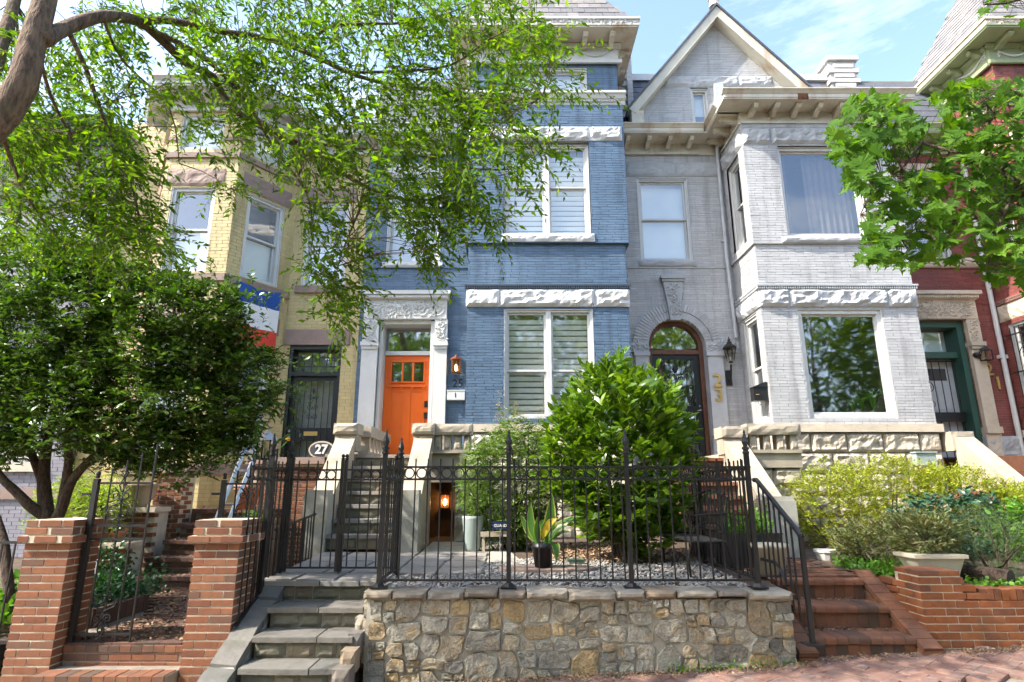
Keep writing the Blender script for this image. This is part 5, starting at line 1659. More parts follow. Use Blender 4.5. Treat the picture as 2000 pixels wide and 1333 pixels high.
# red house stoop: one pale sloping cheek
RS = thing('stone_stoop', (7.9, 9.6, .7), 'pale sloping stone cheek wall of the red house steps', 'stoop')
ch = MB()
poly = [(8.3, .5), (8.3, .9), (10.05, 2.32), (10.12, 2.32), (10.12, .5)]
vs = [(7.42, y, z) for y, z in poly] + [(7.72, y, z) for y, z in poly]
ch.add(vs, [(0, 1, 2, 3, 4), (9, 8, 7, 6, 5)] + [(i, i + 5, (i + 1) % 5 + 5, (i + 1) % 5) for i in range(5)])
part('cheek_wall', ch, 'limestone', RS)
part('newel_block', MB().rock(Front(10.1), 7.38, 7.76, 2.1, 2.42, 0, .02, seed=1, nx=5, nzz=4, back=-.3), 'limestone', RS)
for k in range(6):
    part('tread', MB().box(WF, 7.73, 8.95, 8.5 + k * .26, 11.38, .6 + k * .23, .83 + k * .23 if k < 5 else 2.0), 'brick_step', RS)
part('cheek_wall', MB().box(WF, 8.96, 9.24, 8.5, 11.3, .5, 1.3), 'limestone', RS)

# ------------------------------------------------------------------ stone retaining wall
SW = thing('stone_wall', (.58, 5.7, 0), 'rubble stone retaining wall with flat cap stones below the iron fence', 'wall')
core = MB().add([(-1.27, 5.63, -.3), (2.44, 5.63, -.2), (2.44, 5.63, .53), (-1.27, 5.63, .53), (-1.27, 5.9, -.3), (2.44, 5.9, -.2), (2.44, 5.9, .53), (-1.27, 5.9, .53)],
                [(0, 1, 2, 3), (4, 7, 6, 5), (0, 3, 7, 4), (1, 5, 6, 2), (3, 2, 6, 7)])
part('mortar_core', core, 'stone_mortar', SW)
rs = random.Random(21)
def warp(s_, z_):
    return (s_ + .045 * mnoise.noise((s_ * 3.1, z_ * 4.2, 1.5)) + .02 * mnoise.noise((s_ * 9, z_ * 9, 7.5)),
            z_ + .035 * mnoise.noise((s_ * 3.4, z_ * 3.0, 8.1)) + .018 * mnoise.noise((s_ * 8, z_ * 8, 3.3)))
def rough(a, b, c, d, n=16, j=.004, wp=True):
    """squarish irregular outline filling the rectangle a..b x c..d"""
    w, h = b - a, d - c
    cs_, cz_ = (a + b) / 2, (c + d) / 2
    e = rs.uniform(5.0, 12.0)
    ph = rs.uniform(0, .5)
    pts = []
    for i in range(n):
        t = 2 * PI * (i + ph) / n
        ct, st_ = math.cos(t), math.sin(t)
        k = (abs(ct) ** e + abs(st_) ** e) ** (-1 / e)
        q = (cs_ + ct * k * w / 2 + rs.uniform(-j, j), cz_ + st_ * k * h / 2 + rs.uniform(-j, j))
        pts.append(warp(*q) if wp else q)
    return pts
Fw = Front(5.63)
z = .53
rows = [(.05, .16, .34), (.085, .14, .30), (.075, .10, .26), (.17, .14, .30), (.085, .14, .28), (.20, .16, .30), (.20, .18, .32)]
cells = []
def split(a, b, c, d, dep=0):
    w, h = b - a, d - c
    tgt = .048 if c > .12 else .05
    if c > .22 and a > .55: tgt = .022
    if rs.random() < .2: tgt *= .4
    if w * h < tgt * rs.uniform(.7, 1.5) and w / h < 2.4 and h / w < 1.7 or dep > 9:
        cells.append((a, b, c, d)); return
    if w / h > rs.uniform(1.15, 1.75):
        m_ = a + w * rs.uniform(.36, .64); split(a, m_, c, d, dep + 1); split(m_, b, c, d, dep + 1)
    else:
        m_ = c + h * rs.uniform(.38, .62); split(a, b, c, m_, dep + 1); split(a, b, m_, d, dep + 1)
def clip(poly, px, py, nx, ny):
    out = []
    for i in range(len(poly)):
        p, q = poly[i], poly[(i + 1) % len(poly)]
        dp = (p[0] - px) * nx + (p[1] - py) * ny; dq = (q[0] - px) * nx + (q[1] - py) * ny
        if dp <= 0: out.append(p)
        if dp * dq < 0:
            t = dp / (dp - dq); out.append((p[0] + (q[0] - p[0]) * t, p[1] + (q[1] - p[1]) * t))
    return out
x = -1.28
while x < 2.40:
    w = rs.uniform(.8, 1.3); x2 = min(2.45, x + w)
    if 2.45 - x2 < .4: x2 = 2.45
    zb_ = side_z((x + x2) / 2) - .03
    m1 = zb_ + rs.uniform(.19, .26)
    split(x, x2, zb_, m1); split(x, x2, m1, .525)
    x = x2
for a, b, c, d in cells:
    if a < -1.2: a += .02
    i_ = .007
    a, b, c, d = a + i_, b - i_, c + i_, d - i_
    w, h = b - a, d - c
    pts = []
    for (px_, pz_), (ux, uz), (vx, vz) in (((a, c), (0, 1), (1, 0)), ((b, c), (-1, 0), (0, 1)), ((b, d), (0, -1), (-1, 0)), ((a, d), (1, 0), (0, -1))):
        big = rs.random() < .28
        k1 = min(w, h) * (rs.uniform(.25, .45) if big else rs.uniform(.06, .14)); k2 = min(w, h) * (rs.uniform(.25, .45) if big else rs.uniform(.06, .14))
        pts.append((px_ + ux * k1, pz_ + uz * k1)); pts.append((px_ + vx * k2, pz_ + vz * k2))
        L_ = w if vx else h
        for t in (.5,): pts.append((px_ + vx * L_ * t + (rs.uniform(-.006, .004) if vz else 0), pz_ + vz * L_ * t + (rs.uniform(-.006, .004) if vx else 0)))
    pts = [warp(*p) for p in pts]
    part('stone', MB().stone(Fw, pts, -.014, rs.uniform(.026, .05), seed=a * 13 + c * 7), 'stone', SW)
x = -1.30
while x < 2.42:
    w = rs.uniform(.22, .46); x2 = min(2.46, x + w)
    if 2.46 - x2 < .15: x2 = 2.46
    h = rs.uniform(.045, .08)
    tz = .60 + rs.uniform(-.012, .006)
    cpm = MB().rock(Front(5.585 + rs.uniform(-.02, .02)), x + .004, x2 - .008, tz - h, tz, 0.0, .035, seed=x * 9, nx=9, nzz=3, margin=.25, back=-.30)
    part('cap_stone', cpm, 'cap_stone', SW)
    x = x2
for k in range(7):       # side facing the steps
    a = 5.62 + k * .09
    part('stone', MB().stone(Left(-1.27), rough(5.64 + (k % 3) * .09, 5.73 + (k % 3) * .09, .0 + (k // 3) * .18, .17 + (k // 3) * .18, 10, .006, False), -.01, .035, seed=k), 'stone', SW)
# sloping kerb stones up the right side of the steps
for k in range(6):
    y = 5.2 + k * .17; z = .08 + k * .095
    part('stone', MB().rock(Front(y), -1.42 + .012 * k, -1.285, z - .17, z, .0, .03, seed=k * 3.3, nx=4, nzz=3, back=-.18), 'cap_stone', SW)

# bluestone steps up to the gate
BSt = thing('stone_steps', (-1.85, 5.7, -.2), 'mossy bluestone steps rising to the double iron gate', 'steps')
nos = [(6.18, .60), (5.83, .425), (5.51, .25), (5.25, .075), (4.98, -.10)]
for k, (y, z) in enumerate(nos):
    xa, xb = (-2.40 if k == 0 else -2.21 + .012 * k), (-1.30 if k == 0 else -1.36)
    rise = .175 if k < 4 else .2
    yb = y + .5 if k else y + .45
    part('step_core', MB().box(WF, xa, xb, y + .05, y + .6, z - rise - .1, z - .045), 'stone_mortar', BSt)
    x = xa
    while x < xb - .02:
        w = rs.uniform(.17, .30); x2 = min(xb, x + w)
        if xb - x2 < .1: x2 = xb
        part('riser_stone', MB().rock(Front(y + .045), x + .004, x2 - .004, z - rise + .004, z - .05, .0, .022, seed=x * 5 + k, nx=5, nzz=4, margin=.15, back=-.06), 'riser', BSt)
        x = x2
    x = xa - .02
    while x < xb:
        w = rs.uniform(.38, .7); x2 = min(xb + .015, x + w)
        if xb - x2 < .15: x2 = xb + .015
        pts = [(x + .004, y + rs.uniform(-.012, .008)), ((x + x2) / 2, y + rs.uniform(-.015, .01)), (x2 - .004, y + rs.uniform(-.012, .008)), (x2 - .004, y + .36), (x + .004, y + .36)]
        part('tread', slab_mesh(pts, -.045, 0.0, lambda x_, y_: z), 'flag_dark' if k else 'flag', BSt)
        x = x2
# left kerb of the steps in sloping stones
for k in range(5):
    ya, yb = 5.03 + k * .25, 5.03 + (k + 1) * .25 - .01
    za, zb_ = -.03 + (ya - 5.03) * .51, -.03 + (yb - 5.03) * .51
    j1, j2 = rs.uniform(-.012, .012), rs.uniform(-.012, .012)
    xa, xb = -2.43 + rs.uniform(-.005, .005), -2.215 + rs.uniform(-.012, .012)
    vs = [(x, y, z) for x, e in ((xa, 0), (xb, -.015)) for y, z in ((ya, za - .09), (yb, zb_ - .09), (yb, zb_ + j2 + e), ((ya + yb) / 2, (za + zb_) / 2 + .012 + e), (ya, za + j1 + e))]
    part('kerb_stone', MB().add(vs, [(0, 1, 2, 3, 4), (9, 8, 7, 6, 5)] + [(i, i + 5, (i + 1) % 5 + 5, (i + 1) % 5) for i in range(5)]), 'flag_dark', BSt)
part('kerb_wall', MB().add([(-2.23, 5.03, -.3), (-2.23, 6.3, -.3), (-2.23, 6.3, .58), (-2.23, 5.03, -.05), (-2.42, 5.03, -.3), (-2.42, 6.3, -.3), (-2.42, 6.3, .58), (-2.42, 5.03, -.05)], [(0, 1, 2, 3), (4, 7, 6, 5), (3, 2, 6, 7), (0, 3, 7, 4)]), 'stone_mortar', BSt)

# ------------------------------------------------------------------ brick steps and wall of the grey house
ST = thing('brick_steps', (3.1, 5.8, 0), 'orange red brick steps with rounded treads beside the stone wall', 'steps')
SOL = brick_mesh(.096, .09, .138, 'brick_step')
bn = MB()
prof = [(.0, 0), (.0, .03)] + [(.028 - .028 * math.cos(a), .03 + .028 * math.sin(a)) for a in (.5, 1.0, 1.57)] + [(.36, .058), (.36, 0)]
vs = [(-.048, y, z) for y, z in prof] + [(.048, y, z) for y, z in prof]
n_ = len(prof)
bn.add(vs, [tuple(range(n_)), tuple(range(2 * n_ - 1, n_ - 1, -1))] + [(i, i + n_, (i + 1) % n_ + n_, (i + 1) % n_) for i in range(n_)])
BNM = bn.mesh('brick', M['brick_step'])
for k, (y, z0, z1) in enumerate(((5.75, 0, .20), (6.09, .20, .395), (6.46, .395, .585))):
    xa, xb = 2.66, 3.56
    part('mortar_core', MB().box(WF, xa, xb, y + .012, y + .6, z0 - .06, z1 - .02), 'mortar_dark', ST)
    for i in range(9):
        x = xa + .05 + i * .1
        link('brick', SOL, ST, (x, y + .05, z0 + (0.0 if k else .0) + random.uniform(-.002, .002)))
        link('brick', BNM, ST, (x, y - .02, z1 - .058 + random.uniform(-.002, .002)))
SL = brick_mesh(.17, .119, .055, 'brick_step')
BCK = brick_mesh(.165, .09, .058, 'brick_step')
for k in range(9):
    t = k / 8
    y = 5.72 + .86 * t; z = .055 + .47 * t
    o = link('brick', SL, ST, (3.645, y, z + .055), rot=(math.atan2(.47, .86), 0, 0))
    if k < 8 and t < .99:
        link('brick', SL, ST, (2.565, y, z + .02), rot=(math.atan2(.47, .86), 0, 0))
for x in (3.645, 2.565):
    part('cheek_core', MB().add([(x + dx_, y, z) for dx_ in (-.08, .08) for y, z in ((5.68, -.1), (5.68, .06), (6.6, .56), (6.6, -.1))], [(0, 1, 2, 3), (7, 6, 5, 4), (0, 4, 5, 1), (1, 5, 6, 2)]), 'brick_step', ST)
    for k in range(2): link('brick', BCK, ST, (x, 5.70, -.01 + k * .064))

BW = thing('brick_wall', (4.5, 5.9, 0), 'orange brick garden wall with a stepped end pier', 'wall')
BO = brick_mesh(.2, .095, .0575, 'brick_orange')
RL = brick_mesh(.060, .2, .098, 'brick_orange')
part('mortar_core', MB().box(WF, 3.737, 6.5, 5.848, 6.04, -.2, .478).box(WF, 3.737, 3.93, 6.04, 7.0, -.2, .478).box(WF, 3.737, 4.12, 5.848, 6.2, .478, .716), 'mortar', BW)
for i in range(8):
    z = -.045 + i * CO
    x = 3.83 if i % 2 else 3.73
    while x < 5.4:
        link('brick', BO, BW, (x + .1, 5.89 + random.uniform(-.002, .002), z))
        x += .211
    y = 5.842 if i % 2 else 5.945
    while y < 6.95:
        link('brick', BO, BW, (3.778, y + .1, z), rz=PI / 2); y += .211
x = 4.30
while x < 5.5:
    link('brick', RL, BW, (x, 5.945, .482 + random.uniform(-.003, .003))); x += .0685
for i in range(3):
    z = -.045 + (8 + i) * CO
    xe = (4.30, 4.22, 4.12)[i]
    x = 3.83 if i % 2 else 3.73
    while x < xe - .06:
        link('brick', BO, BW, (x + .1, 5.89, z)); x += .211
    y = 5.842 if i % 2 else 5.945
    while y < (6.5, 6.3, 6.15)[i]:
        link('brick', BO, BW, (3.778, y + .1, z), rz=PI / 2); y += .211
BTP = brick_mesh(.19, .175, .045, 'brick_orange')
for x in (3.83, 4.02):
    for y in (5.93, 6.11): link('brick', BTP, BW, (x, y, .690))
y = 6.98
while y > 6.55:
    link('brick', RL, BW, (3.83, y, .482), rz=PI / 2); y -= .0685
pp = MB().tube([(4.46, 5.79, .035), (4.46, 5.95, .035)], .035, 12, cap=False).tube([(4.46, 5.79, .035), (4.46, 5.95, .035)], .029, 12, cap=False)
part('drain_pipe', pp, 'cream_plastic', BW)
# ------------------------------------------------------------------ iron fence and gates
SQ = .0062
def bar_mesh(h, r=SQ, name='picket'):
    return MB().box(WF, -r, r, -r, r, 0, h).mesh(name, M['black_iron'])
RING = MB().torus(Front(0), 0, 0, 0, .046, .0065, 16, 5).mesh('ring', M['black_iron'])
FIN = MB().lathe((0, 0, 0), [(.028, -.07), (.034, -.065), (.034, -.05), (.026, -.045), (.026, -.03), (.036, -.025), (.036, -.01), (.022, 0), (.022, .012), (.03, .03), (.033, .045), (.02, .085), (.009, .125), (.013, .13), (.008, .15), (.002, .16)], 8).mesh('finial', M['black_iron'])
BALL = MB().lathe((0, 0, 0), [(.014, -.01), (.02, 0), (.022, .008), (.013, .014), (.019, .024), (.021, .034), (.014, .05), (.002, .054)], 8).mesh('finial', M['black_iron'])
def post(fence, x, y, zb, zt, w=.0205, fin=FIN, plate=True):
    p = part('post', MB().box(WF, x - w, x + w, y - w, y + w, zb, zt), 'black_iron', fence)
    link('finial', fin, p, (x, y, zt + (.07 if fin is FIN else .008)))
    if plate: part('base_plate', MB().box(WF, x - .07, x + .07, y - .06, y + .06, zb, zb + .014).lathe((x, y, zb + .014), [(.055, 0), (.035, .03)], 4), 'black_iron', p)
    return p
def panel(fence, p0, p1, zb, z1, z2, zt, n, rings=True, pk=None, slope=0.0):
    """rails and pickets from p0 to p1 (x,y); zb bottom rail, z1/z2 the two top rails, zt the picket tips; slope drops the bottom rail towards p1"""
    a, b = Vector((*p0, 0)), Vector((*p1, 0))
    d = (b - a); L = d.length; u = d / L; ang = math.atan2(u.y, u.x); nrm = Vector((-u.y, u.x, 0))
    def rail(za, zb_, h=.009, w=.012):
        vs = []
        for p, z in ((a, za), (b, zb_)):
            for s, t in ((-w, -h), (w, -h), (w, h), (-w, h)):
                q = p + nrm * s; vs.append((q.x, q.y, z + t))
        return MB().add(vs, [(0, 1, 2, 3), (7, 6, 5, 4), (0, 4, 5, 1), (1, 5, 6, 2), (2, 6, 7, 3), (3, 7, 4, 0)])
    part('rail', rail(zb, zb - slope), 'black_iron', fence)
    part('rail', rail(z1, z1), 'black_iron', fence); part('rail', rail(z2, z2), 'black_iron', fence)
    if not slope: pm = bar_mesh(zt - zb)
    for i in range(n):
        t = (i + .5) / n
        q = a + d * t
        if slope:
            pm = bar_mesh(zt - zb + slope * t)
        link('picket', pm, fence, (q.x, q.y, zb - slope * t), rz=ang)
    if rings:
        m_ = n + 0
        for i in range(n):
            for off in ((0.0,) if i else (0.0,)):
                q = a + d * (i / n) if i else None
                if q is not None: link('ring', RING, fence, (q.x, q.y, (z1 + z2) / 2), rz=ang)
        for q in (a + d * (.16 / n), b - d * (.16 / n)):
            if L / n > .12: pass
Z = dict(zb=.668, z1=1.555, z2=1.668, zt=1.745)
FEN = thing('iron_fence', (.5, 5.75, .6), 'black iron fence with rings and spear finials on the stone wall', 'fence')
px = [-1.2, -.03, 1.08, 2.22]
for x in px: post(FEN, x, 5.75, .60, 1.79)
for a, b in zip(px, px[1:]): panel(FEN, (a, 5.75), (b, 5.75), n=10, **Z)
post(FEN, -1.2, 6.55, .61, 1.79, plate=False)
panel(FEN, (-1.2, 5.75), (-1.2, 6.55), n=7, **Z)
panel(FEN, (2.24, 5.75), (2.26, 7.4), n=14, **Z)
post(FEN, 2.26, 7.4, .63, 1.79, plate=False)
panel(FEN, (2.26, 7.4), (2.30, 8.2), n=7, **Z)
# panel climbing the left of the bluestone steps
FE2 = thing('iron_fence', (-2.47, 6.2, .4), 'short black iron fence panel on the left kerb of the bluestone steps', 'fence')
post(FE2, -2.40, 6.55, .60, 1.79, plate=False)
post(FE2, -2.40, 6.08, .45, 1.79, plate=False)
panel(FE2, (-2.40, 6.53), (-2.40, 6.10), n=4, slope=.15, **Z)
panel(FE2, (-2.40, 6.06), (-2.405, 5.62), n=4, zb=.50, z1=1.555, z2=1.668, zt=1.745, slope=.2)
# double gate
for k, (xa, xb, lab) in enumerate(((-2.355, -1.82, 'left leaf of the ringed double gate at the top of the steps'), (-1.78, -1.245, 'right leaf of the ringed double gate at the top of the steps'))):
    G = thing('gate_leaf', ((xa + xb) / 2, 6.55, .66), lab, 'gate', 'leaves of the ringed gate')
    for x in (xa, xb):
        p = part('stile', MB().box(WF, x - .016, x + .016, 6.534, 6.566, .64, 1.775), 'black_iron', G)
        link('finial', BALL, p, (x, 6.55, 1.782))
    panel(G, (xa + .016, 6.55), (xb - .016, 6.55), n=5, zb=.68, z1=1.565, z2=1.668, zt=1.765)
    if k: part('drop_bolt', MB().tube([(xa, 6.53, .60), (xa, 6.53, 1.0)], .007, 5).box(WF, xa - .02, xa + .03, 6.52, 6.54, 1.02, 1.1), 'black_iron', G)
    else: part('latch', MB().box(WF, xb - .01, xb + .06, 6.525, 6.534, 1.08, 1.10), 'black_iron', G)
# handrail of the brick steps
HR = thing('handrail', (2.55, 5.9, .3), 'black iron handrail beside the orange brick steps', 'handrail')
part('rail', MB().tube([(2.53, 6.40, 1.56), (2.53, 6.34, 1.56), (2.55, 5.58, 1.10), (2.55, 5.52, 1.05)], .024, 8), 'black_iron', HR)
for k in range(7):
    t = (k + .2) / 7
    y = 6.36 - .76 * t; zt_ = 1.54 - .45 * t
    part('baluster', MB().box(WF, 2.533, 2.547, y - .007, y + .007, .60 - .30 * t, zt_), 'black_iron', HR)
part('post', MB().box(WF, 2.532, 2.568, 5.512, 5.548, .20, 1.08), 'black_iron', HR)
part('base_plate', MB().box(WF, 2.48, 2.62, 5.46, 5.60, .185, .199), 'black_iron', HR)
part('rail', MB().tube([(2.53, 6.4, .78), (2.54, 6.1, .78), (2.545, 6.02, .74), (2.55, 5.9, .60)], .016, 6), 'black_iron', HR)

# arched iron gate between the piers, right leaf folded back
def arched_leaf(name, lab, xh, sgn, y, loc):
    G = thing(name, loc, lab, 'gate', 'leaves of the scrolled gate')
    Fg = Front(y)
    w = .52
    p = part('stile', MB().box(WF, xh - .022, xh + .022, y - .022, y + .022, .02, 1.56), 'black_iron', G)
    link('finial', BALL, p, (xh, y, 1.575))
    for k in range(1, 5):
        x = xh + sgn * k * w / 4
        part('bar', MB().tube([(x, y, .08), (x, y, 1.58 + .075 * k)], .011 if k == 4 else .009, 6), 'black_iron', G)
    for z in (.22, 1.02, 1.14, 1.52):
        part('rail', MB().box(WF, min(xh, xh + sgn * w), max(xh, xh + sgn * w), y - .008, y + .008, z - .01, z + .01), 'black_iron', G)
    xm_ = xh + sgn * w / 2
    for z0, k in ((1.24, 1), (.52, -1)):
        sc = MB()
        for s in (-1, 1):
            scroll(sc, Fg, xm_ + s * .055, z0, .055, .02, 1.4, PI if s > 0 else 0, s, .007)
            sc.tube([Fg(xm_ + s * .11, .02, z0), Fg(xm_ + s * .09, .02, z0 + .07 * k), Fg(xm_, .02, z0 + .11 * k)], .007, 5)
            scroll(sc, Fg, xm_ + s * .045, z0 + .17 * k, .04, .02, 1.3, 0 if s < 0 else PI, s * k, .007)
            sc.tube([Fg(xm_, .02, z0 + .12 * k), Fg(xm_ + s * .03, .02, z0 + .2 * k), Fg(xm_ + s * .07, .02, z0 + .24 * k)], .007, 5)
            sc.tube([Fg(xm_, .02, z0 + .2 * k), Fg(xm_ + s * .03, .02, z0 + .26 * k), Fg(xm_, .02, z0 + .33 * k)], .007, 5)
        for a in (-.03, 0, .03): sc.tube([Fg(xm_, .02, z0 + .33 * k), Fg(xm_ + a, .02, z0 + .36 * k)], .006, 4)
        part('scrollwork', sc, 'black_iron', G)
    for z in (1.05, 1.42): part('hinge', MB().box(WF, xh - sgn * .09 - .02, xh - sgn * .09 + .06, y - .02, y + .0, z - .012, z + .012), 'black_iron', G)
    return G
arched_leaf('iron_gate_leaf', 'closed scrolled iron gate leaf beside the left brick pier', -3.90, 1, 5.76, (-3.65, 5.76, .02))
arched_leaf('iron_gate_leaf', 'open scrolled iron gate leaf folded back behind the right brick pier', -2.98, 1, 6.35, (-2.7, 6.35, .02))
# low fence at the far left
FL = thing('iron_fence', (-5.4, 5.9, 0), 'plain low iron fence left of the brick piers', 'fence')
for z in (.12, .98): part('rail', MB().box(WF, -7.6, -4.36, 5.89, 5.91, z - .012, z + .012), 'black_iron', FL)
pm = bar_mesh(1.0)
for k in range(26): link('picket', pm, FL, (-4.42 - k * .122, 5.9, -.02))
# area railing at the side of the stoop, descending
FA = thing('area_railing', (-2.8, 7.6, .6), 'low iron area railing left of the flagstone landing', 'railing')
part('rail', MB().tube([(-2.5, 6.6, 1.05), (-2.56, 8.1, 1.16)], .014, 6), 'black_iron', FA)
for k in range(12): part('bar', MB().box(WF, -2.507 - .005 * k, -2.493 - .005 * k, 6.65 + k * .125, 6.664 + k * .125, .35, 1.05 + k * .009), 'black_iron', FA)

# ------------------------------------------------------------------ lamps, boxes, signs, flag
def wall_lantern(name, lab, x, y, z, m, w=.075, h=.22, arm=.1, dome=False):
    T = thing(name, (x, y, z), lab, 'lantern', 'lanterns')
    yc = y - arm - w
    part('bracket', MB().box(WF, x - .045, x + .045, y - .02, y, z - .06, z + .14).tube([(x, y - .01, z + .06), (x, yc + .03, z + .12), (x, yc, z + h * .9)], .012, 6), m, T)
    cage = MB()
    for sx in (-1, 1):
        for sy in (-1, 1): cage.box(WF, x + sx * w * .9 - .007, x + sx * w * .9 + .007, yc + sy * w * .9 - .007, yc + sy * w * .9 + .007, z - h / 2 + .012, z + h / 2 - .002)
    cage.box(WF, x - w, x + w, yc - w, yc + w, z - h / 2, z - h / 2 + .012)
    part('cage', cage, m, T)
    part('roof', MB().lathe((x, yc, z + h / 2), [(w * 1.5, 0), (w * 1.5, .012), (w * .8, .05), (w * .4, .06), (w * .35, .08), (.01, .10)], 4 if not dome else 10), m, T)
    gl = MB()
    k = w * .86
    for sx, sy in ((1, 0), (-1, 0), (0, 1), (0, -1)):
        if sx: gl.quad((x + sx * k, yc - k, z - h / 2 + .012), (x + sx * k, yc + k, z - h / 2 + .012), (x + sx * k, yc + k, z + h / 2), (x + sx * k, yc - k, z + h / 2))
        else: gl.quad((x - k, yc + sy * k, z - h / 2 + .012), (x + k, yc + sy * k, z - h / 2 + .012), (x + k, yc + sy * k, z + h / 2), (x - k, yc + sy * k, z + h / 2))
    part('pane', gl, 'lamp_glass', T)
    return T, (x, yc, z)
T, c = wall_lantern('wall_lantern', 'lit copper wall lantern beside the orange door', -1.08, 11.39, 3.78, 'copper', .085, .26, .03)
part('bulb', MB().lathe((c[0], c[1], c[2] - .09), [(.012, 0), (.028, .05), (.02, .10), (.004, .13)], 8), 'bulb', T)
T, c = wall_lantern('wall_lantern', 'lit brown lantern in the dark areaway under the stoop', -1.12, 10.39, 1.28, 'copper', .06, .2, .02)
part('bulb', MB().lathe((c[0], c[1], c[2] - .07), [(.012, 0), (.03, .05), (.022, .10), (.004, .12)], 8), 'bulb', T)
ld = bpy.data.lights.new('areaway_glow', 'POINT'); ld.energy = 1.4; ld.color = (1, .6, .25); ld.shadow_soft_size = .04
lo = bpy.data.objects.new('areaway_glow', ld); COL.objects.link(lo); lo.location = (c[0], c[1] - .09, c[2] - .01)
T = thing('wall_lantern', (4.2, 11.35, 4.0), 'black carriage lantern on the grey wall beside the arched door', 'lantern', 'lanterns')
lx, ly, lz = 4.2, 11.2, 3.95
part('body', MB().lathe((lx, ly, lz), [(.03, -.12), (.05, -.10), (.02, -.08)], 8).lathe((lx, ly, lz + .16), [(.13, 0), (.135, .02), (.09, .06), (.05, .10), (.05, .13), (.02, .15), (.03, .17), (.008, .24)], 10), 'black_iron', T)
part('pane', MB().lathe((lx, ly, lz - .08), [(.06, 0), (.11, .2), (.115, .24)], 8), 'lamp_glass', T)
cg = MB()
for k in range(8):
    a = 2 * PI * k / 8
    cg.tube([(lx + .062 * math.cos(a), ly + .062 * math.sin(a), lz - .08), (lx + .118 * math.cos(a), ly + .118 * math.sin(a), lz + .16)], .006, 4)
part('cage', cg, 'black_iron', T)
part('bracket', MB().tube([(lx, 11.39, 3.55), (lx, 11.3, 3.5), (lx, 11.24, 3.62), (lx, 11.2, 3.8)], .02, 6).box(WF, lx - .06, lx + .06, 11.37, 11.395, 3.42, 3.72), 'black_iron', T)
T, c = wall_lantern('wall_lantern', 'small black wall lantern beside the number 21', 9.13, 11.36, 3.98, 'black_iron', .075, .2, .08)
part('photocell', MB().lathe((9.02, 11.30, 4.0), [(.05, -.05), (.08, 0), (.05, .05)], 8), 'black_iron', T)
# standing lanterns of the yellow house
def post_lantern(lab, x, y, z, stem):
    T = thing('post_lantern', (x, y, z - stem), lab, 'lantern', 'lanterns')
    w, h = .085, .24
    if stem: part('stem', MB().box(WF, x - .02, x + .02, y - .02, y + .02, z - stem, z), 'black_iron', T)
    cage = MB().box(WF, x - w, x + w, y - w, y + w, z, z + .02)
    for sx in (-1, 1):
        for sy in (-1, 1): cage.box(WF, x + sx * w * .92 - .008, x + sx * w * .92 + .008, y + sy * w * .92 - .008, y + sy * w * .92 + .008, z + .021, z + h)
    part('cage', cage, 'black_iron', T)
    part('roof', MB().lathe((x, y, z + h), [(w * 1.6, 0), (w * 1.6, .014), (w * .5, .09), (.015, .11), (.02, .14), (.006, .18)], 4), 'alu' if stem else 'black_iron', T)
    part('candle', MB().lathe((x, y, z + .021), [(.035, 0), (.035, .12), (.01, .125)], 10), 'cream_plastic', T)
    gl = MB(); k = w * .88
    gl.quad((x - k, y - k, z + .02), (x + k, y - k, z + .02), (x + k, y - k, z + h), (x - k, y - k, z + h)).quad((x + k, y - k, z + .02), (x + k, y + k, z + .02), (x + k, y + k, z + h), (x + k, y - k, z + h))
    part('pane', gl, 'lamp_glass', T)
post_lantern('black lantern standing on the small brick pier', -5.26, 9.58, 1.802, 0)
post_lantern('candle lantern on a post behind the fence panel', -3.05, 7.5, 1.82, 1.6)

T = thing('mailbox', (-1.07, 11.39, 3.15), 'white slim mailbox with number one beside the orange door', 'mailbox')
part('body', MB().box(WF, -1.24, -.9, 11.27, 11.386, 3.13, 3.30), 'white', T)
part('lid', MB().box(WF, -1.245, -.895, 11.262, 11.386, 3.301, 3.318), 'white', T)
text_part('box_number', '1', .13, Front(11.27), -1.08, .004, 3.215, 'black_iron', T, .006)
T = thing('mailbox', (4.4, 10.45, 3.0), 'black metal mailbox hung on the side of the grey bay', 'mailbox')
part('body', MB().box(WF, 4.24, 4.485, 10.36, 10.52, 2.98, 3.22), 'black_paint', T)
part('lid', MB().prism(Front(10.53), [(4.22, 3.221), (4.49, 3.221), (4.49, 3.30), (4.45, 3.31)], 0, .19), 'black_paint', T)
part('hook', MB().tube([(4.3, 10.37, 2.98), (4.3, 10.35, 2.92), (4.34, 10.35, 2.9), (4.36, 10.35, 2.94)], .006, 5), 'black_iron', T)
part('emblem', MB().lathe((4.30, 10.355, 3.08), [(.03, 0), (.03, .01)], 8), 'brass', T)

T = thing('house_plaque', (-3.06, 9.72, 1.95), 'oval number plaque reading 27 on the brick stoop', 'plaque')
n = 24
ov = lambda a, b: [( -3.06 + a * math.cos(2 * PI * i / n), 2.09 + b * math.sin(2 * PI * i / n)) for i in range(n)]
part('rim', MB().prism(Front(9.72), ov(.21, .14), -.02, .0), 'sandstone', T)
part('plate', MB().prism(Front(9.72), ov(.185, .115), .001, .012), 'plaque', T)
text_part('number', '27', .2, Front(9.72), -3.06, .016, 2.09, 'sign_white', T, .01, .006)
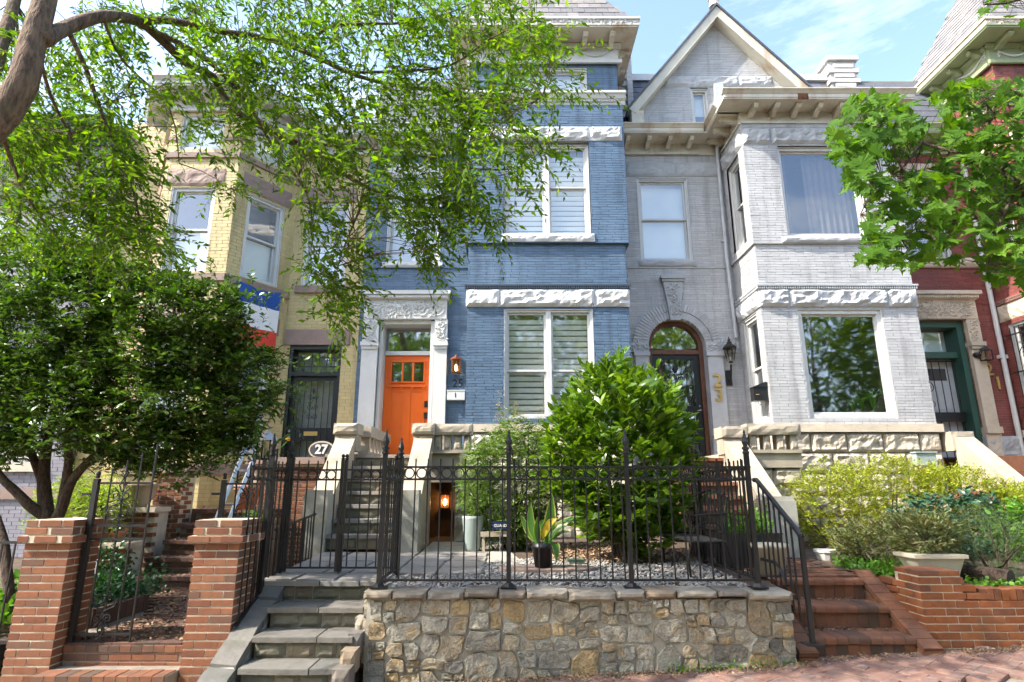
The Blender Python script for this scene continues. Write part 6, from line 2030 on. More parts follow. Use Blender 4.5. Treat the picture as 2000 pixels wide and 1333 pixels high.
# Flag with three bands hung from the canted window of the yellow house
T = thing('flag', (-4.9, 10.7, 4.6), 'blue, white and red banded flag hanging from the bay window', 'flag')
nx_, nz_ = 14, 5
for m_, z0, z1 in (('flag_blue', 4.86, 5.24), ('flag_white', 4.42, 4.86), ('flag_red', 4.0, 4.42)):
    vs = []
    for j in range(nz_ + 1):
        for i in range(nx_ + 1):
            s = .2 + .92 * i / nx_
            z = z0 + (z1 - z0) * j / nz_ - .06 * math.sin(PI * i / nx_) * (z1 > 5 and j == nz_)
            vs.append(Fc(s, .07 + .018 * math.sin(i * 1.2 + z * 3) + .012 * math.sin(i * .5), z))
    mb = MB().add(vs, [(j * (nx_ + 1) + i, j * (nx_ + 1) + i + 1, (j + 1) * (nx_ + 1) + i + 1, (j + 1) * (nx_ + 1) + i) for j in range(nz_) for i in range(nx_)])
    part('band', mb, m_, T, True)
# ladder leaning at the yellow porch
T = thing('ladder', (-3.7, 8.2, .7), 'aluminium ladder leaning against the yellow porch', 'ladder')
a0, a1 = Vector((-3.85, 8.0, .95)), Vector((-3.72, 8.45, 2.05))
off = Vector((.10, .16, 0))
for o_ in (Vector((0, 0, 0)), off):
    d_ = (a1 - a0).normalized()
    part('rail', MB().tube([a0 + o_, a1 + o_], .03, 4), 'alu', T)
for k in range(5):
    p = a0 + (a1 - a0) * (.1 + k * .2)
    part('rung', MB().tube([p, p + off], .016, 6), 'alu', T)

# ------------------------------------------------------------------ bench, pots, boxes
T = thing('garden_bench', (2.0, 6.9, .61), 'dark wrought iron garden bench inside the right end of the fence', 'bench')
for y, dz in ((6.4, 0), (7.45, .03)):
    zf = .60 + dz
    arm = MB()
    arm.tube([(1.80, y, zf), (1.79, y, zf + .18), (1.83, y, zf + .34), (1.83, y, zf + .60), (2.20, y, zf + .62)], .012, 6)
    arm.tube([(2.30, y, zf), (2.22, y, zf + .18), (2.18, y, zf + .34), (2.2, y, zf + .62), (2.23, y, zf + .78)], .012, 6)
    arm.tube([(1.84, y, zf + .42)] + [(2.01 - .16 * math.cos(a), y, zf + .42 + .12 * math.sin(a)) for a in (.4, .8, 1.2, 1.57, 1.95, 2.35, 2.75)] + [(2.18, y, zf + .42)], .008, 5)
    arm.tube([(1.83, y, zf + .34), (2.18, y, zf + .34)], .012, 6)
    part('side_frame', arm, 'black_iron', T)
for k in range(8):
    x = 1.82 + k * .05
    part('slat', MB().box(WF, x - .016, x + .016, 6.38, 7.47, .945, .955), weathered('bench slats', C(.06, .058, .055), .2, 8, .5) if k == 0 else bpy.data.materials['bench slats'], T)
bk = MB().tube([(2.23, 6.4, 1.38), (2.24, 6.9, 1.46), (2.23, 7.45, 1.41)], .012, 6).tube([(2.19, 6.4, 1.02), (2.19, 7.45, 1.05)], .010, 6)
for k in range(7): bk.tube([(2.19, 6.5 + k * .145, 1.03), (2.23, 6.5 + k * .145, 1.42)], .007, 5)
part('backrest', bk, 'black_iron', T)

def pot(name, lab, cat, c, prof, m, n=18, group=None):
    T = thing(name, c, lab, cat, group)
    part('body', MB().lathe(c, prof, n), m, T, True)
    return T
TP = pot('tall_planter', 'tall tapered pale grey green planter beside the areaway', 'planter', (-.53, 8.45, .66), [(.095, 0), (.11, .05), (.145, .42), (.15, .46), (.135, .46), (.13, .40)], 'celadon')
part('soil', MB().lathe((-.53, 8.45, 1.05), [(.13, 0), (.12, .02)], 14), 'soil', TP)
# tan clay pots on the terrace wall of the yellow house
pot('clay_pot', 'large tan clay pot on the terrace wall by the gate', 'pot', (-5.72, 8.5, .78), [(.13, 0), (.17, .06), (.215, .26), (.235, .27), (.235, .33), (.2, .33), (.19, .28)], 'tan_pot', group='flower pots')
pot('clay_pot', 'small terracotta pot next to the large tan pot', 'pot', (-5.36, 8.52, .78), [(.06, 0), (.09, .1), (.10, .10), (.10, .14), (.08, .14)], 'terracotta', group='flower pots')
pot('stone_urn', 'grey brown urn on the upper terrace wall', 'urn', (-5.5, 9.12, 1.22), [(.1, 0), (.11, .03), (.2, .16), (.21, .28), (.24, .30), (.24, .33), (.2, .33)], 'tan_pot')
pot('clay_pot', 'terracotta pot on the yellow house porch behind the fence', 'pot', (-4.02, 9.35, 1.18), [(.13, 0), (.18, .28), (.2, .29), (.2, .36), (.17, .36)], 'terracotta', group='flower pots')
pot('plastic_pot', 'cream plastic bucket planter behind the fence by the brick path', 'pot', (2.76, 6.75, .59), [(.135, 0), (.175, .26), (.20, .27), (.20, .31), (.17, .31), (.165, .27)], 'cream_plastic')
T = thing('trough_planter', (2.6, 7.2, .6), 'black wooden trough planter with leafy plants', 'planter')
for y in (7.05, 7.34): part('plank', MB().box(WF, 2.38, 3.02, y - .012, y + .012, .58, .97), 'old_wood' if False else 'black_paint', T)
for x in (2.392, 3.008): part('plank', MB().box(WF, x - .012, x + .012, 7.063, 7.327, .58, .97), 'black_paint', T)
part('rim', MB().box(WF, 2.36, 3.04, 7.02, 7.06, .971, .99).box(WF, 2.36, 3.04, 7.33, 7.37, .971, .99), 'black_paint', T)
P = np.stack([rng.uniform(2.42, 2.98, 500), rng.uniform(7.06, 7.33, 500), .95 + np.abs(rng.normal(0, .13, 500))], 1)
leaves_part('foliage', P, rdir(500, .6), rdir(500, 1.2), rng.uniform(.035, .06, 500), rng.uniform(.025, .04, 500), 'lf_green', T, 'broad')
# planter box on the right terrace
T = thing('window_box', (4.25, 6.4, .6), 'weathered cream planter box standing on the brick garden wall bed', 'planter')
F0 = Front(6.28)
vs = []
for z, a, b, ya, yb in ((.60, 4.07, 4.42, 6.30, 6.5), (.80, 4.0, 4.48, 6.25, 6.55)):
    vs += [(a, ya, z), (b, ya, z), (b, yb, z), (a, yb, z)]
part('box', MB().add(vs, [(0, 1, 5, 4), (1, 2, 6, 5), (2, 3, 7, 6), (3, 0, 4, 7), (3, 2, 1, 0)]), 'cream_plastic', T)
part('rim', MB().box(WF, 3.975, 4.505, 6.225, 6.575, .801, .835), 'cream_plastic', T)
T = thing('log', (5.0, 6.25, .62), 'dark round log lying on the garden wall', 'log')
part('bark', MB().tube([(4.84, 6.17, .63), (4.62, 6.62, .65)], .075, 12), 'bark_dark', T, False)
T = thing('white_pot', (4.1, 8.0, .62), 'small white pot half hidden in the azalea', 'pot')
part('body', MB().lathe((3.85, 7.75, .60), [(.09, 0), (.12, .12), (.13, .12), (.13, .15), (.1, .15)], 12), 'white', T)
# slab, valve lid, sign, utility boxes
T = thing('stepping_slab', (.38, 6.8, .6), 'round brown slab stone set in the gravel under the potted plant', 'slab')
part('slab', slab_mesh([(.38 + .52 * math.cos(a) * (1 + .06 * math.sin(3 * a)), 6.82 + .2 * math.sin(a) * (1 + .1 * math.cos(2 * a))) for a in [2 * PI * k / 16 for k in range(16)]], .0, .05, lambda x, y: yz(y)), 'brown_stone', T)
T = thing('valve_box', (.73, 7.25, .61), 'small green valve box lid in the gravel', 'valve box')
part('box', MB().box(WF, .65, .82, 7.2, 7.32, .58, .665), 'cream_plastic', T)
part('lid', MB().box(WF, .64, .83, 7.19, 7.33, .666, .69), 'green_trim', T)
T = thing('yard_sign', (-.16, 8.3, .66), 'small navy security sign behind the fence near the planter', 'sign')
part('board', MB().box(WF, -.26, -.06, 8.295, 8.305, .96, 1.06), 'navy', T)
text_part('lettering', 'GUARD', .05, Front(8.295), -.155, .003, 1.0, 'sign_white', T, .003, .001)
part('stake', MB().box(WF, -.165, -.155, 8.306, 8.316, .6, .99), 'alu', T)
T = thing('low_table', (-.28, 8.4, .66), 'small pale bench slab under the nandina shrub', 'table')
part('top', MB().box(WF, -.42, -.03, 8.32, 8.55, .86, .92), 'limestone', T)
for x in (-.40, -.07): part('leg', MB().box(WF, x, x + .04, 8.36, 8.5, .64, .859), 'limestone', T)
T = thing('yard_sign', (-4.27, 6.35, .2), 'blue octagonal security sign beside the left brick pier', 'sign')
oc = [(-4.27 + .11 * math.cos(PI / 8 + k * PI / 4), .70 + .13 * math.sin(PI / 8 + k * PI / 4)) for k in range(8)]
oc2 = [(-4.27 + .095 * math.cos(PI / 8 + k * PI / 4), .70 + .115 * math.sin(PI / 8 + k * PI / 4)) for k in range(8)]
part('border', MB().prism(Front(6.35), oc, -.004, .0), 'sign_white', T)
part('face', MB().prism(Front(6.35), oc2, .001, .003), 'sign_blue', T)
part('stake', MB().box(WF, -4.275, -4.265, 6.354, 6.364, .1, .62), 'alu', T)
T = thing('utility_box', (7.0, 10.1, 2.0), 'pale utility box on the grey stone base', 'box')
part('body', MB().box(WF, 6.72, 7.05, 10.08, 10.2, 1.86, 2.06), 'celadon', T)
part('lid', MB().box(WF, 6.70, 7.07, 10.06, 10.2, 2.061, 2.085), 'celadon', T)
# ------------------------------------------------------------------ gravel, litter, ground cover
n = 11000
X = rng.uniform(-1.2, 2.22, n); Y = rng.uniform(5.82, 8.2, n)
k = ~((X < -.35 - (7.4 - Y) * .25) & (Y > 6.55)) & (Y < 7.55 + .25 * np.sin(X * 3)) & ~((X < -.9) & (Y > 6.5))
X, Y = X[k], Y[k]; n = len(X)
sz = rng.uniform(.009, .021, n)
oct_ = np.array([[1, 0, 0], [0, 1, 0], [-1, 0, 0], [0, -1, 0], [0, 0, .7], [0, 0, -.7]], float)
rot = rng.uniform(0, 6.28, n)
V = oct_[None] * sz[:, None, None] * rng.uniform(.6, 1.3, (n, 6, 1))
cx_, sx_ = np.cos(rot)[:, None], np.sin(rot)[:, None]
V = np.stack([V[..., 0] * cx_ - V[..., 1] * sx_, V[..., 0] * sx_ + V[..., 1] * cx_, V[..., 2]], -1)
V += np.stack([X, Y, .575 + .032 * (Y - 5.9) + sz * .5 + rng.uniform(0, .012, n)], 1)[:, None]
T_ = np.array([[0, 1, 4], [1, 2, 4], [2, 3, 4], [3, 0, 4], [1, 0, 5], [2, 1, 5], [3, 2, 5], [0, 3, 5]])
gv = link('gravel', tri_mesh('gravel', V, T_, 'gravel')); tag(gv, 'pale river gravel covering the fenced yard', 'gravel', kind='stuff')

def litter(name, lab, pts, size=(.02, .05), m='litter'):
    n = len(pts)
    d = rng.normal(size=(n, 3)); d[:, 2] *= .25
    nn = rng.normal(size=(n, 3)) * .35 + np.array([0, 0, 1.0])
    V, T = leaf_arrays(pts, unit(d), unit(nn), rng.uniform(size[0], size[1], n), rng.uniform(size[0] * .5, size[1] * .5, n), 'lance', .25, .1)
    o = link(name, tri_mesh(name, V, T, m)); tag(o, lab, 'leaves', kind='stuff')
x = rng.uniform(-.9, 5.0, 3600); y = np.where(x < 2.5, 5.60, 5.76) - np.abs(rng.normal(0, .09, 3600))
kk = ~((x > 2.66) & (x < 3.56) & (y > 5.74))
litter('leaf_litter', 'dry leaves and seeds along the foot of the walls', np.stack([x, y, 0.046 * (x - 2.45) + .024], 1)[kk], (.014, .045))
y = rng.uniform(5.8, 8.4, 1100); x = rng.uniform(-3.9, -2.9, 1100) - np.maximum(0, y - 6.9) * .5
litter('leaf_litter', 'dry leaves strewn over the path of the yellow house', np.stack([x, y, .16 + .007 * (y - 5.72)], 1), (.03, .065))
x = rng.uniform(2.7, 3.5, 260); y = np.concatenate([rng.uniform(5.98, 6.08, 130), rng.uniform(6.36, 6.45, 130)])
litter('leaf_litter', 'pale leaves caught on the orange brick steps', np.stack([x, y, np.where(y < 6.2, .207, .403)], 1), (.015, .035))
x = rng.uniform(.3, 2.2, 1500); y = rng.uniform(7.4, 9.2, 1500)
litter('leaf_litter', 'brown dead leaves under the laurel', np.stack([x, y, .60 + .032 * (y - 5.9)], 1), (.04, .09))
x = rng.uniform(-5.0, -3.7, 500); y = rng.uniform(8.4, 9.9, 500)
litter('leaf_litter', 'brown leaves on the mossy steps', np.stack([x, y, .36 + np.floor((y - 8.4) / .3) * .205 + .004], 1), (.03, .06))

def ground_cover(name, lab, xa, xb, ya, yb, z, n, m, L=(.03, .06), h=.06):
    P = np.stack([rng.uniform(xa, xb, n), rng.uniform(ya, yb, n), z + np.abs(rng.normal(0, h, n))], 1)
    V, T = leaf_arrays(P, rdir(n, .3), rdir(n, 1.5), rng.uniform(*L, n), rng.uniform(L[0] * .8, L[1] * .8, n), 'broad', .1, .15)
    o = link(name, tri_mesh(name, V, T, m)); tag(o, lab, 'plants', kind='stuff')
ground_cover('ground_cover', 'bright green ground cover beside the brick path', 3.72, 4.1, 6.45, 7.4, .60, 700, 'lf_green')
ground_cover('ground_cover', 'bright green strawberry leaves behind the low brick wall', 4.35, 5.3, 5.98, 6.25, .56, 260, 'lf_green', (.03, .055), .03)
ground_cover('ivy', 'ivy bed tumbling beside the mossy steps', -5.0, -4.22, 6.25, 7.9, .25, 2600, 'lf_ivy', (.035, .065), .13)
ground_cover('ivy', 'ivy hanging over the terrace wall', -5.9, -5.05, 8.15, 8.45, .3, 1500, 'lf_ivy', (.03, .055), .25)
ground_cover('ground_cover', 'green groundcover at the far left behind the fence', -7.6, -4.5, 6.1, 7.6, .15, 2200, 'lf_green', (.06, .14), .14)
ground_cover('weeds', 'small weeds at the foot of the stone wall', 1.3, 2.45, 5.50, 5.58, -.02, 160, 'lf_green', (.015, .035), .03)
# brick edging of the ivy bed
T = thing('brick_edging', (-4.3, 6.9, .15), 'row of upright bricks edging the ivy bed', 'edging')
ED = brick_mesh(.095, .06, .19, 'brick_dark')
for i in range(9): link('brick', ED, T, (-4.16, 6.45 + i * .1, .12), rz=PI / 2)
for i in range(8): link('brick', ED, T, (-4.2 - i * .1, 6.42, .12))

# ------------------------------------------------------------------ shrubs
def blob_pts(c, r, n, shell=.45, lump=.22, seed=0.0, flat=0.0):
    d = rdir(n)
    if flat: d[:, 2] = np.abs(d[:, 2]) * (1 - flat) + d[:, 2] * flat
    k = np.array([mnoise.noise((a * 2.2 + seed, b * 2.2, c_ * 2.2 + seed)) for a, b, c_ in d])
    rad = (1 + lump * k) * (shell + (1 - shell) * rng.uniform(0, 1, n) ** .5)
    return np.array(c) + d * np.array(r) * rad[:, None], d

def shrub(name, lab, c, r, n, per, L, Wd, tw, m, kind='lance', stems=6, up=.5, lump=.25, base_z=None, cat='shrub', fold=.15, droop=.15, group=None, angle=.9, droop_tw=.15, outw=1.0, seed=None):
    zb = base_z if base_z is not None else c[2] - r[2]
    T = thing(name, (c[0], c[1], zb), lab, cat, group)
    P, d = blob_pts(c, r, n, .5, lump, seed if seed is not None else c[0] * 3)
    dd = d * outw + rng.normal(size=d.shape) * .45 + np.array([0, 0, up])
    a = sprigs(P - unit(dd) * tw * .6, dd, tw, per, L, Wd, up=.9, droop_tw=droop_tw, angle=angle)
    leaves_part('foliage', *a, m, T, kind, fold, droop)
    st = MB()
    for i in range(stems):
        e = P[rng.integers(len(P))]
        b = Vector((c[0] + random.uniform(-.25, .25) * r[0], c[1] + random.uniform(-.25, .25) * r[1], zb))
        mid = (b + Vector(e)) / 2 + Vector((random.uniform(-.06, .06), random.uniform(-.06, .06), .08))
        st.tube([b, mid, Vector(e)], [.018, .012, .004], 5)
    part('stems', st, 'bark_dark', T)
    return T, P

# cherry laurel: the 300 outermost leaves are single blades, the rest one mass
LC, LR = (1.34, 7.55, 1.9), (.90, .68, 1.14)
LT = thing('laurel_bush', (1.42, 8.05, .65), 'large glossy green laurel bush in front of the grey and blue houses', 'shrub')
P, d = blob_pts(LC, LR, 1150, .5, .28, 5.0)
dd = d * .8 + np.array([0, 0, .85]) + rng.normal(size=d.shape) * .3
a = sprigs(P - unit(dd) * .1, dd, .2, 8, .155, .05, up=.8, droop_tw=.0, angle=.7)
P_, D_, N_, L_, W_ = a
score = -P_[:, 1] + .35 * P_[:, 2] + rng.normal(0, .08, len(P_))
order = np.argsort(-score)
top = order[:1200][::4][:300]
rest = np.setdiff1d(np.arange(len(P_)), top)
leaves_part('foliage', P_[rest], D_[rest], N_[rest], L_[rest], W_[rest], 'lf_laurel', LT, 'broad', .12, .12)
V1, T1 = leaf_arrays(np.zeros((1, 3)), np.array([[0, 1.0, 0]]), np.array([[0, 0, 1.0]]), np.array([1.0]), np.array([.31]), 'broad', .12, .12)
LM = tri_mesh('leaf', V1, T1, 'lf_laurel_obj')
def put_leaf(name, me, parent, P, D, N, L):
    D = Vector(D).normalized(); N = Vector(N); Sx = D.cross(N).normalized(); N = Sx.cross(D)
    R = Matrix((Sx, D, N)).transposed()
    o = link(name, me, parent, P)
    o.rotation_euler = R.to_euler(); o.scale = (L, L, L)
    return o
for i in top: put_leaf('leaf', LM, LT, P_[i], D_[i], N_[i], L_[i])
st = MB()
for i in range(9):
    e = Vector(P[rng.integers(len(P))]); b = Vector((LC[0] + random.uniform(-.25, .25), LC[1] + random.uniform(-.2, .2), .62))
    st.tube([b, (b + e) / 2 + Vector((0, 0, .15)), e], [.03, .02, .006], 6)
part('stems', st, 'bark_dark', LT)

T, P = shrub('nandina_shrub', 'fine leaved nandina shrub with pale flower sprays left of the laurel', (.02, 8.75, 1.62), (.72, .45, .92), 1900, 9, .06, .02, .17, 'lf_nandina', 'lance', 9, .3, .3, .66, droop_tw=.35)
nt_ = 9
top_ = P[np.argsort(-P[:, 2] + .3 * P[:, 1])[:60:60 // nt_]][:nt_]
pn = np.repeat(top_, 90, 0); off_ = rng.normal(size=pn.shape) * np.array([.035, .035, .09])
leaves_part('flower_sprays', pn + off_ + np.array([0, 0, .1]), rdir(len(pn)), rdir(len(pn)), rng.uniform(.01, .022, len(pn)), rng.uniform(.008, .012, len(pn)), 'lf_panicle', T)
T, P = shrub('nandina_shrub', 'narrow nandina growing out of the tall grey green planter', (-.48, 8.5, 1.6), (.3, .28, .55), 320, 8, .05, .016, .16, 'lf_nandina', 'lance', 5, .4, .3, 1.06, droop_tw=.3)

AZ = [((4.65, 8.9, 1.22), (.75, .55, .62)), ((5.6, 9.1, 1.4), (.85, .55, .58)), ((6.5, 9.05, 1.32), (.75, .55, .52)), ((7.1, 8.8, 1.15), (.5, .45, .4))]
T = thing('azalea_hedge', (5.6, 9, .65), 'broad yellow green azalea hedge below the grey picture window', 'shrub')
for k, (c, r) in enumerate(AZ):
    P, d = blob_pts(c, r, 1500, .55, .25, k * 3.0)
    dd = d + np.array([0, 0, .7]) + rng.normal(size=d.shape) * .4
    a = sprigs(P - unit(dd) * .05, dd, .10, 7, .047, .018, up=.8, droop_tw=0, angle=.8)
    leaves_part('foliage', *a, 'lf_azalea', T, 'lance', .15, .1)
    st = MB()
    for i in range(7):
        e = Vector(P[rng.integers(len(P))]); b = Vector((c[0] + random.uniform(-.2, .2), c[1], .65))
        st.tube([b, (b + e) / 2, e], [.014, .01, .003], 5)
    part('stems', st, 'bark_dark', T)
T, P = shrub('viburnum_shrub', 'blue green viburnum with brown spent flower heads before the azalea', (5.65, 7.9, 1.06), (.85, .38, .36), 330, 7, .10, .035, .14, 'lf_viburnum', 'broad', 8, .6, .25, .62, droop_tw=.1)
fl = P[np.argsort(-(P[:, 2] - P[:, 1] * .6))[:90:7]]
for p in fl[:13]:
    m_ = MB()
    for j in range(26):
        q = Vector(p) + Vector((random.gauss(0, .03), random.gauss(0, .03), .05 + random.gauss(0, .018)))
        m_.lathe(q, [(.003, -.007), (.009, 0), (.003, .007)], 5)
    part('flower_head', m_, 'flower_brown', T)['kind'] = 'stuff'
shrub('sage_plant', 'grey green sage sprawling beside the brick path', (4.2, 7.25, .86), (.48, .42, .32), 360, 10, .062, .019, .17, 'lf_sage', 'lance', 8, .8, .3, .58, cat='plant', droop_tw=.05, angle=.6)
shrub('sage_plant', 'sage filling the cream planter box', (4.28, 6.5, 1.02), (.36, .25, .24), 260, 10, .06, .02, .16, 'lf_sage', 'lance', 6, .9, .3, .82, cat='plant', droop_tw=.05, angle=.6)
shrub('rosemary_shrub', 'feathery rosemary shrub at the end of the low brick wall', (4.98, 6.55, .92), (.5, .36, .42), 620, 22, .026, .0045, .2, 'lf_rosemary', 'lance', 8, 1.2, .3, .56, droop_tw=0, angle=.8, seed=4.4)
shrub('leafy_shrub', 'dark broad leaved shrub behind the rosemary', (6.4, 7.6, .98), (.6, .4, .38), 300, 7, .075, .04, .13, 'lf_green', 'broad', 6, .5, .25, .6)
shrub('lime_shrub', 'sunlit lime green shrub behind the left brick pier', (-6.1, 8.75, 1.25), (.75, .4, .45), 700, 7, .055, .02, .14, 'lf_lime', 'lance', 6, .6, .3, .5)
shrub('potted_geranium', 'bushy green plant growing from the large tan pot', (-5.65, 8.5, 1.28), (.33, .28, .24), 200, 7, .045, .03, .1, 'lf_lime', 'broad', 4, .6, .25, 1.05, cat='plant')
shrub('potted_grass', 'thin green plant behind the right brick pier', (-3.55, 8.6, 1.0), (.16, .16, .2), 60, 6, .09, .012, .12, 'lf_green', 'lance', 3, .9, .25, .7, cat='plant')
# yellow flower leaning in front of the plaque
T = thing('yellow_flower', (-3.2, 7.6, 1.2), 'single yellow flower on a thin stalk beside the number plaque', 'flower')
part('stalk', MB().tube([(-3.35, 8.0, 1.5), (-3.2, 8.0, 1.85), (-2.97, 8.0, 2.10)], .006, 5), 'lf_green', T)
part('bloom', MB().lathe((-2.97, 8.0, 2.09), [(.01, 0), (.045, .025), (.03, .04), (.005, .045)], 9), 'lf_yellow', T)

# potted cast-iron plant on the slab
T = thing('potted_plant', (.35, 6.82, .66), 'broad striped leaf plant in a black nursery pot on the slab', 'plant')
pc = (.33, 6.82, .655)
part('pot', MB().lathe(pc, [(.085, 0), (.11, .19), (.118, .19), (.118, .215), (.113, .22), (.113, .25), (.1, .25), (.095, .2)], 18), 'black_plastic', T, True)
def blade(b, tip, mid, w, nrm, m1='lf_cast', m2='lf_cast_edge'):
    b, tip, mid = Vector(b), Vector(tip), Vector(mid)
    nS = 10
    vs = []; fs = []; mi = []
    for i in range(nS + 1):
        t = i / nS
        p = b * (1 - t) ** 2 + mid * 2 * t * (1 - t) + tip * t * t
        tg = ((mid - b) * (1 - t) + (tip - mid) * t).normalized()
        s = tg.cross(Vector(nrm)).normalized(); nn = s.cross(tg)
        ww = w * (math.sin(PI * min(1, max(0.0, (t - .22) / .78)) ** .85) ** .8 if t > .22 else 0.0) + .004
        for k, f in ((-1, 1.0), (-.78, .6), (0, 0), (.78, .6), (1, 1.0)):
            vs.append(tuple(p + s * k * ww / 2 + nn * ww * .16 * f))
    for i in range(nS):
        for k in range(4):
            q = i * 5 + k
            fs.append((q, q + 1, q + 6, q + 5)); mi.append(1 if k in (0, 3) and i > 2 else 0)
    me = MB().add(vs, fs).mesh('leaf', [M[m1], M[m2]], True)
    me.polygons.foreach_set('material_index', mi)
    link('leaf', me, T)
bz = pc[2] + .18
for (tu, tv, ty, mu, mv, w, nr, yel) in (
        (1078, 962, 6.80, 1072, 1060, .085, (0.1, -1, .1), 0), (1038, 982, 6.85, 1030, 1040, .055, (-.3, -1, .1), 0), (1018, 1008, 6.9, 1034, 1045, .05, (-.3, -1, .2), 0),
        (1050, 1010, 6.78, 1045, 1045, .05, (.3, -1, .1), 0), (1136, 1010, 6.85, 1088, 1015, .06, (0, -.5, 1), 0), (1108, 1028, 6.7, 1080, 1030, .06, (.2, -.6, 1), 0),
        (1086, 1100, 6.6, 1085, 1035, .075, (.8, -1, .3), 0), (1088, 1014, 6.75, 1066, 1018, .06, (.1, -1, .6), 1), (1115, 1040, 6.75, 1090, 1035, .045, (.2, -.5, 1), 0), (1060, 1015, 6.95, 1056, 1030, .05, (0, -1, .2), 0)):
    b = Vector((pc[0] + random.uniform(-.03, .05), pc[1] + random.uniform(-.04, .04), bz))
    blade(b, at(tu, tv, ty), at(mu, mv, ty + .02), w * 1.65, nr, *(('lf_yellow', 'lf_cast') if yel else ()))

# ------------------------------------------------------------------ dark evergreen tree behind the left pier
HT = thing('evergreen_tree', (-5.0, 6.7, .15), 'dark glossy evergreen tree spreading over the brick gate piers', 'tree')
tk = MB()
base = Vector((-4.95, 6.6, .1))
def limb(mb, pts, r0, r1, n=8):
    """pts smoothed, tapering tube"""
    pts = [Vector(p) for p in pts]
    out = []
    for i in range(len(pts) - 1):
        p0, p1, p2, p3 = pts[max(i - 1, 0)], pts[i], pts[i + 1], pts[min(i + 2, len(pts) - 1)]
        for t in (0, .33, .66):
            out.append(.5 * ((2 * p1) + (p2 - p0) * t + (2 * p0 - 5 * p1 + 4 * p2 - p3) * t * t + (3 * p1 - p0 - 3 * p2 + p3) * t ** 3))
    out.append(pts[-1])
    k = len(out)
    rr = [r0 + (r1 - r0) * i / (k - 1) for i in range(k)]
    mb.tube(out, rr, n)
    return out
limb(tk, [(-4.95, 6.6, .0), at(95, 1060, 6.6), at(90, 1000, 6.6), at(85, 930, 6.65), at(95, 850, 6.7), at(120, 760, 6.8)], .10, .035, 9)
limb(tk, [at(95, 1040, 6.6), at(118, 1000, 6.55), at(140, 940, 6.5), at(185, 890, 6.5), at(250, 820, 6.6), at(300, 740, 6.7)], .065, .025, 8)
limb(tk, [at(90, 1010, 6.6), at(60, 990, 6.5), at(30, 960, 6.45), at(0, 930, 6.4), at(-40, 860, 6.4)], .06, .03, 8)
limb(tk, [at(90, 960, 6.6), at(60, 880, 6.7), at(30, 800, 6.8), at(20, 700, 6.9)], .05, .02, 7)
limb(tk, [at(120, 990, 6.55), at(135, 900, 6.45), at(130, 850, 6.4), at(170, 760, 6.4), at(200, 650, 6.5)], .05, .02, 7)
limb(tk, [at(165, 910, 6.5), at(240, 870, 6.5), at(340, 820, 6.6), at(430, 780, 6.7), at(500, 760, 6.8)], .035, .012, 6)
limb(tk, [at(20, 1180, 6.3), at(12, 1100, 6.35), at(5, 1050, 6.4), at(-20, 980, 6.5)], .05, .04, 8)
part('trunk', tk, 'bark_dark', HT, True)
polyH = [(-140, 500), (0, 485), (90, 470), (200, 500), (300, 545), (420, 560), (470, 590), (480, 640), (500, 690), (548, 700), (552, 760), (515, 830), (480, 895), (400, 925), (330, 935), (280, 930), (215, 905), (150, 880), (60, 890), (0, 905), (-140, 900)]
u, v, _ = poly_pts(polyH, 11000, 0, 1)
cu, cv = (u - 200) / 380, (v - 700) / 230
bul = np.sqrt(np.clip(1 - .75 * (cu ** 2 + cv ** 2), .05, 1))
nzv = np.array([1.3 * mnoise.noise((a * .013, b * .017, 1.0)) + .7 * mnoise.noise((a * .04, b * .045, 4.0)) for a, b in zip(u, v)])
side = rng.uniform(0, 1, len(u))
Yd = 6.75 - bul * .85 + nzv * .35 + np.where(side < .72, np.abs(rng.normal(0, .10, len(u))), rng.uniform(.1, 1.7, len(u)) * bul)
out_ = rng.uniform(0, 1, len(u)) < .16
ku = 1 + out_ * rng.uniform(.0, .22, len(u))
u = 200 + (u - 200) * ku; v = 720 + (v - 720) * ku
keep = (nzv > -.26) | (side > .66)
u, v, Yd = u[keep], v[keep], Yd[keep]
P = at_np(u, v, Yd)
dd = rng.normal(size=P.shape) * .5 + np.array([.1, -.45, .55])
a = sprigs(P, dd, .16, 8, .068, .029, up=.9, droop_tw=.15, angle=.8)
leaves_part('crown', *a, 'lf_holly', HT, 'broad', .1, .12)
twig_mesh('twigs', P, dd, .16, .15, .004, 'bark_dark', HT)

# ------------------------------------------------------------------ street tree hanging in from the left
LT2 = thing('street_tree', (-4.7, 3.4, -.3), 'street tree with a thick leaning limb and drooping fine leaved branches', 'tree')
tk = MB()
limb(tk, [(-4.9, 3.2, -.4), (-4.6, 3.3, 1.2), (-3.95, 3.45, 2.9), at(15, 215, 3.5), at(62, 90, 3.55), at(95, -30, 3.65), at(140, -240, 3.9), at(160, -520, 4.3)], .125, .05, 12)
limb(tk, [(-4.05, 3.45, 2.7), at(-45, 200, 3.9), at(0, 90, 4.2), at(28, 0, 4.4), at(60, -180, 4.7)], .07, .04, 9)
br_pts = []
def branch(pts, r0, r1):
    o = limb(tk, [at(*p) for p in pts], r0, r1, 7)
    br_pts.extend(o)
branch([(85, 80, 3.56), (130, 55, 3.8), (200, 33, 4.0), (270, 42, 4.3), (315, 78, 4.5), (365, 125, 4.7), (415, 150, 4.9), (440, 195, 5.0), (475, 228, 5.0), (560, 275, 5.1), (640, 322, 5.2), (720, 368, 5.2), (800, 392, 5.3), (880, 385, 5.4)], .055, .012)
branch([(270, 42, 4.3), (340, 42, 4.4), (430, 62, 4.5), (520, 76, 4.6), (600, 104, 4.7), (680, 142, 4.8), (760, 166, 4.9), (850, 178, 5.0), (960, 200, 4.7), (1060, 190, 4.3)], .034, .008)
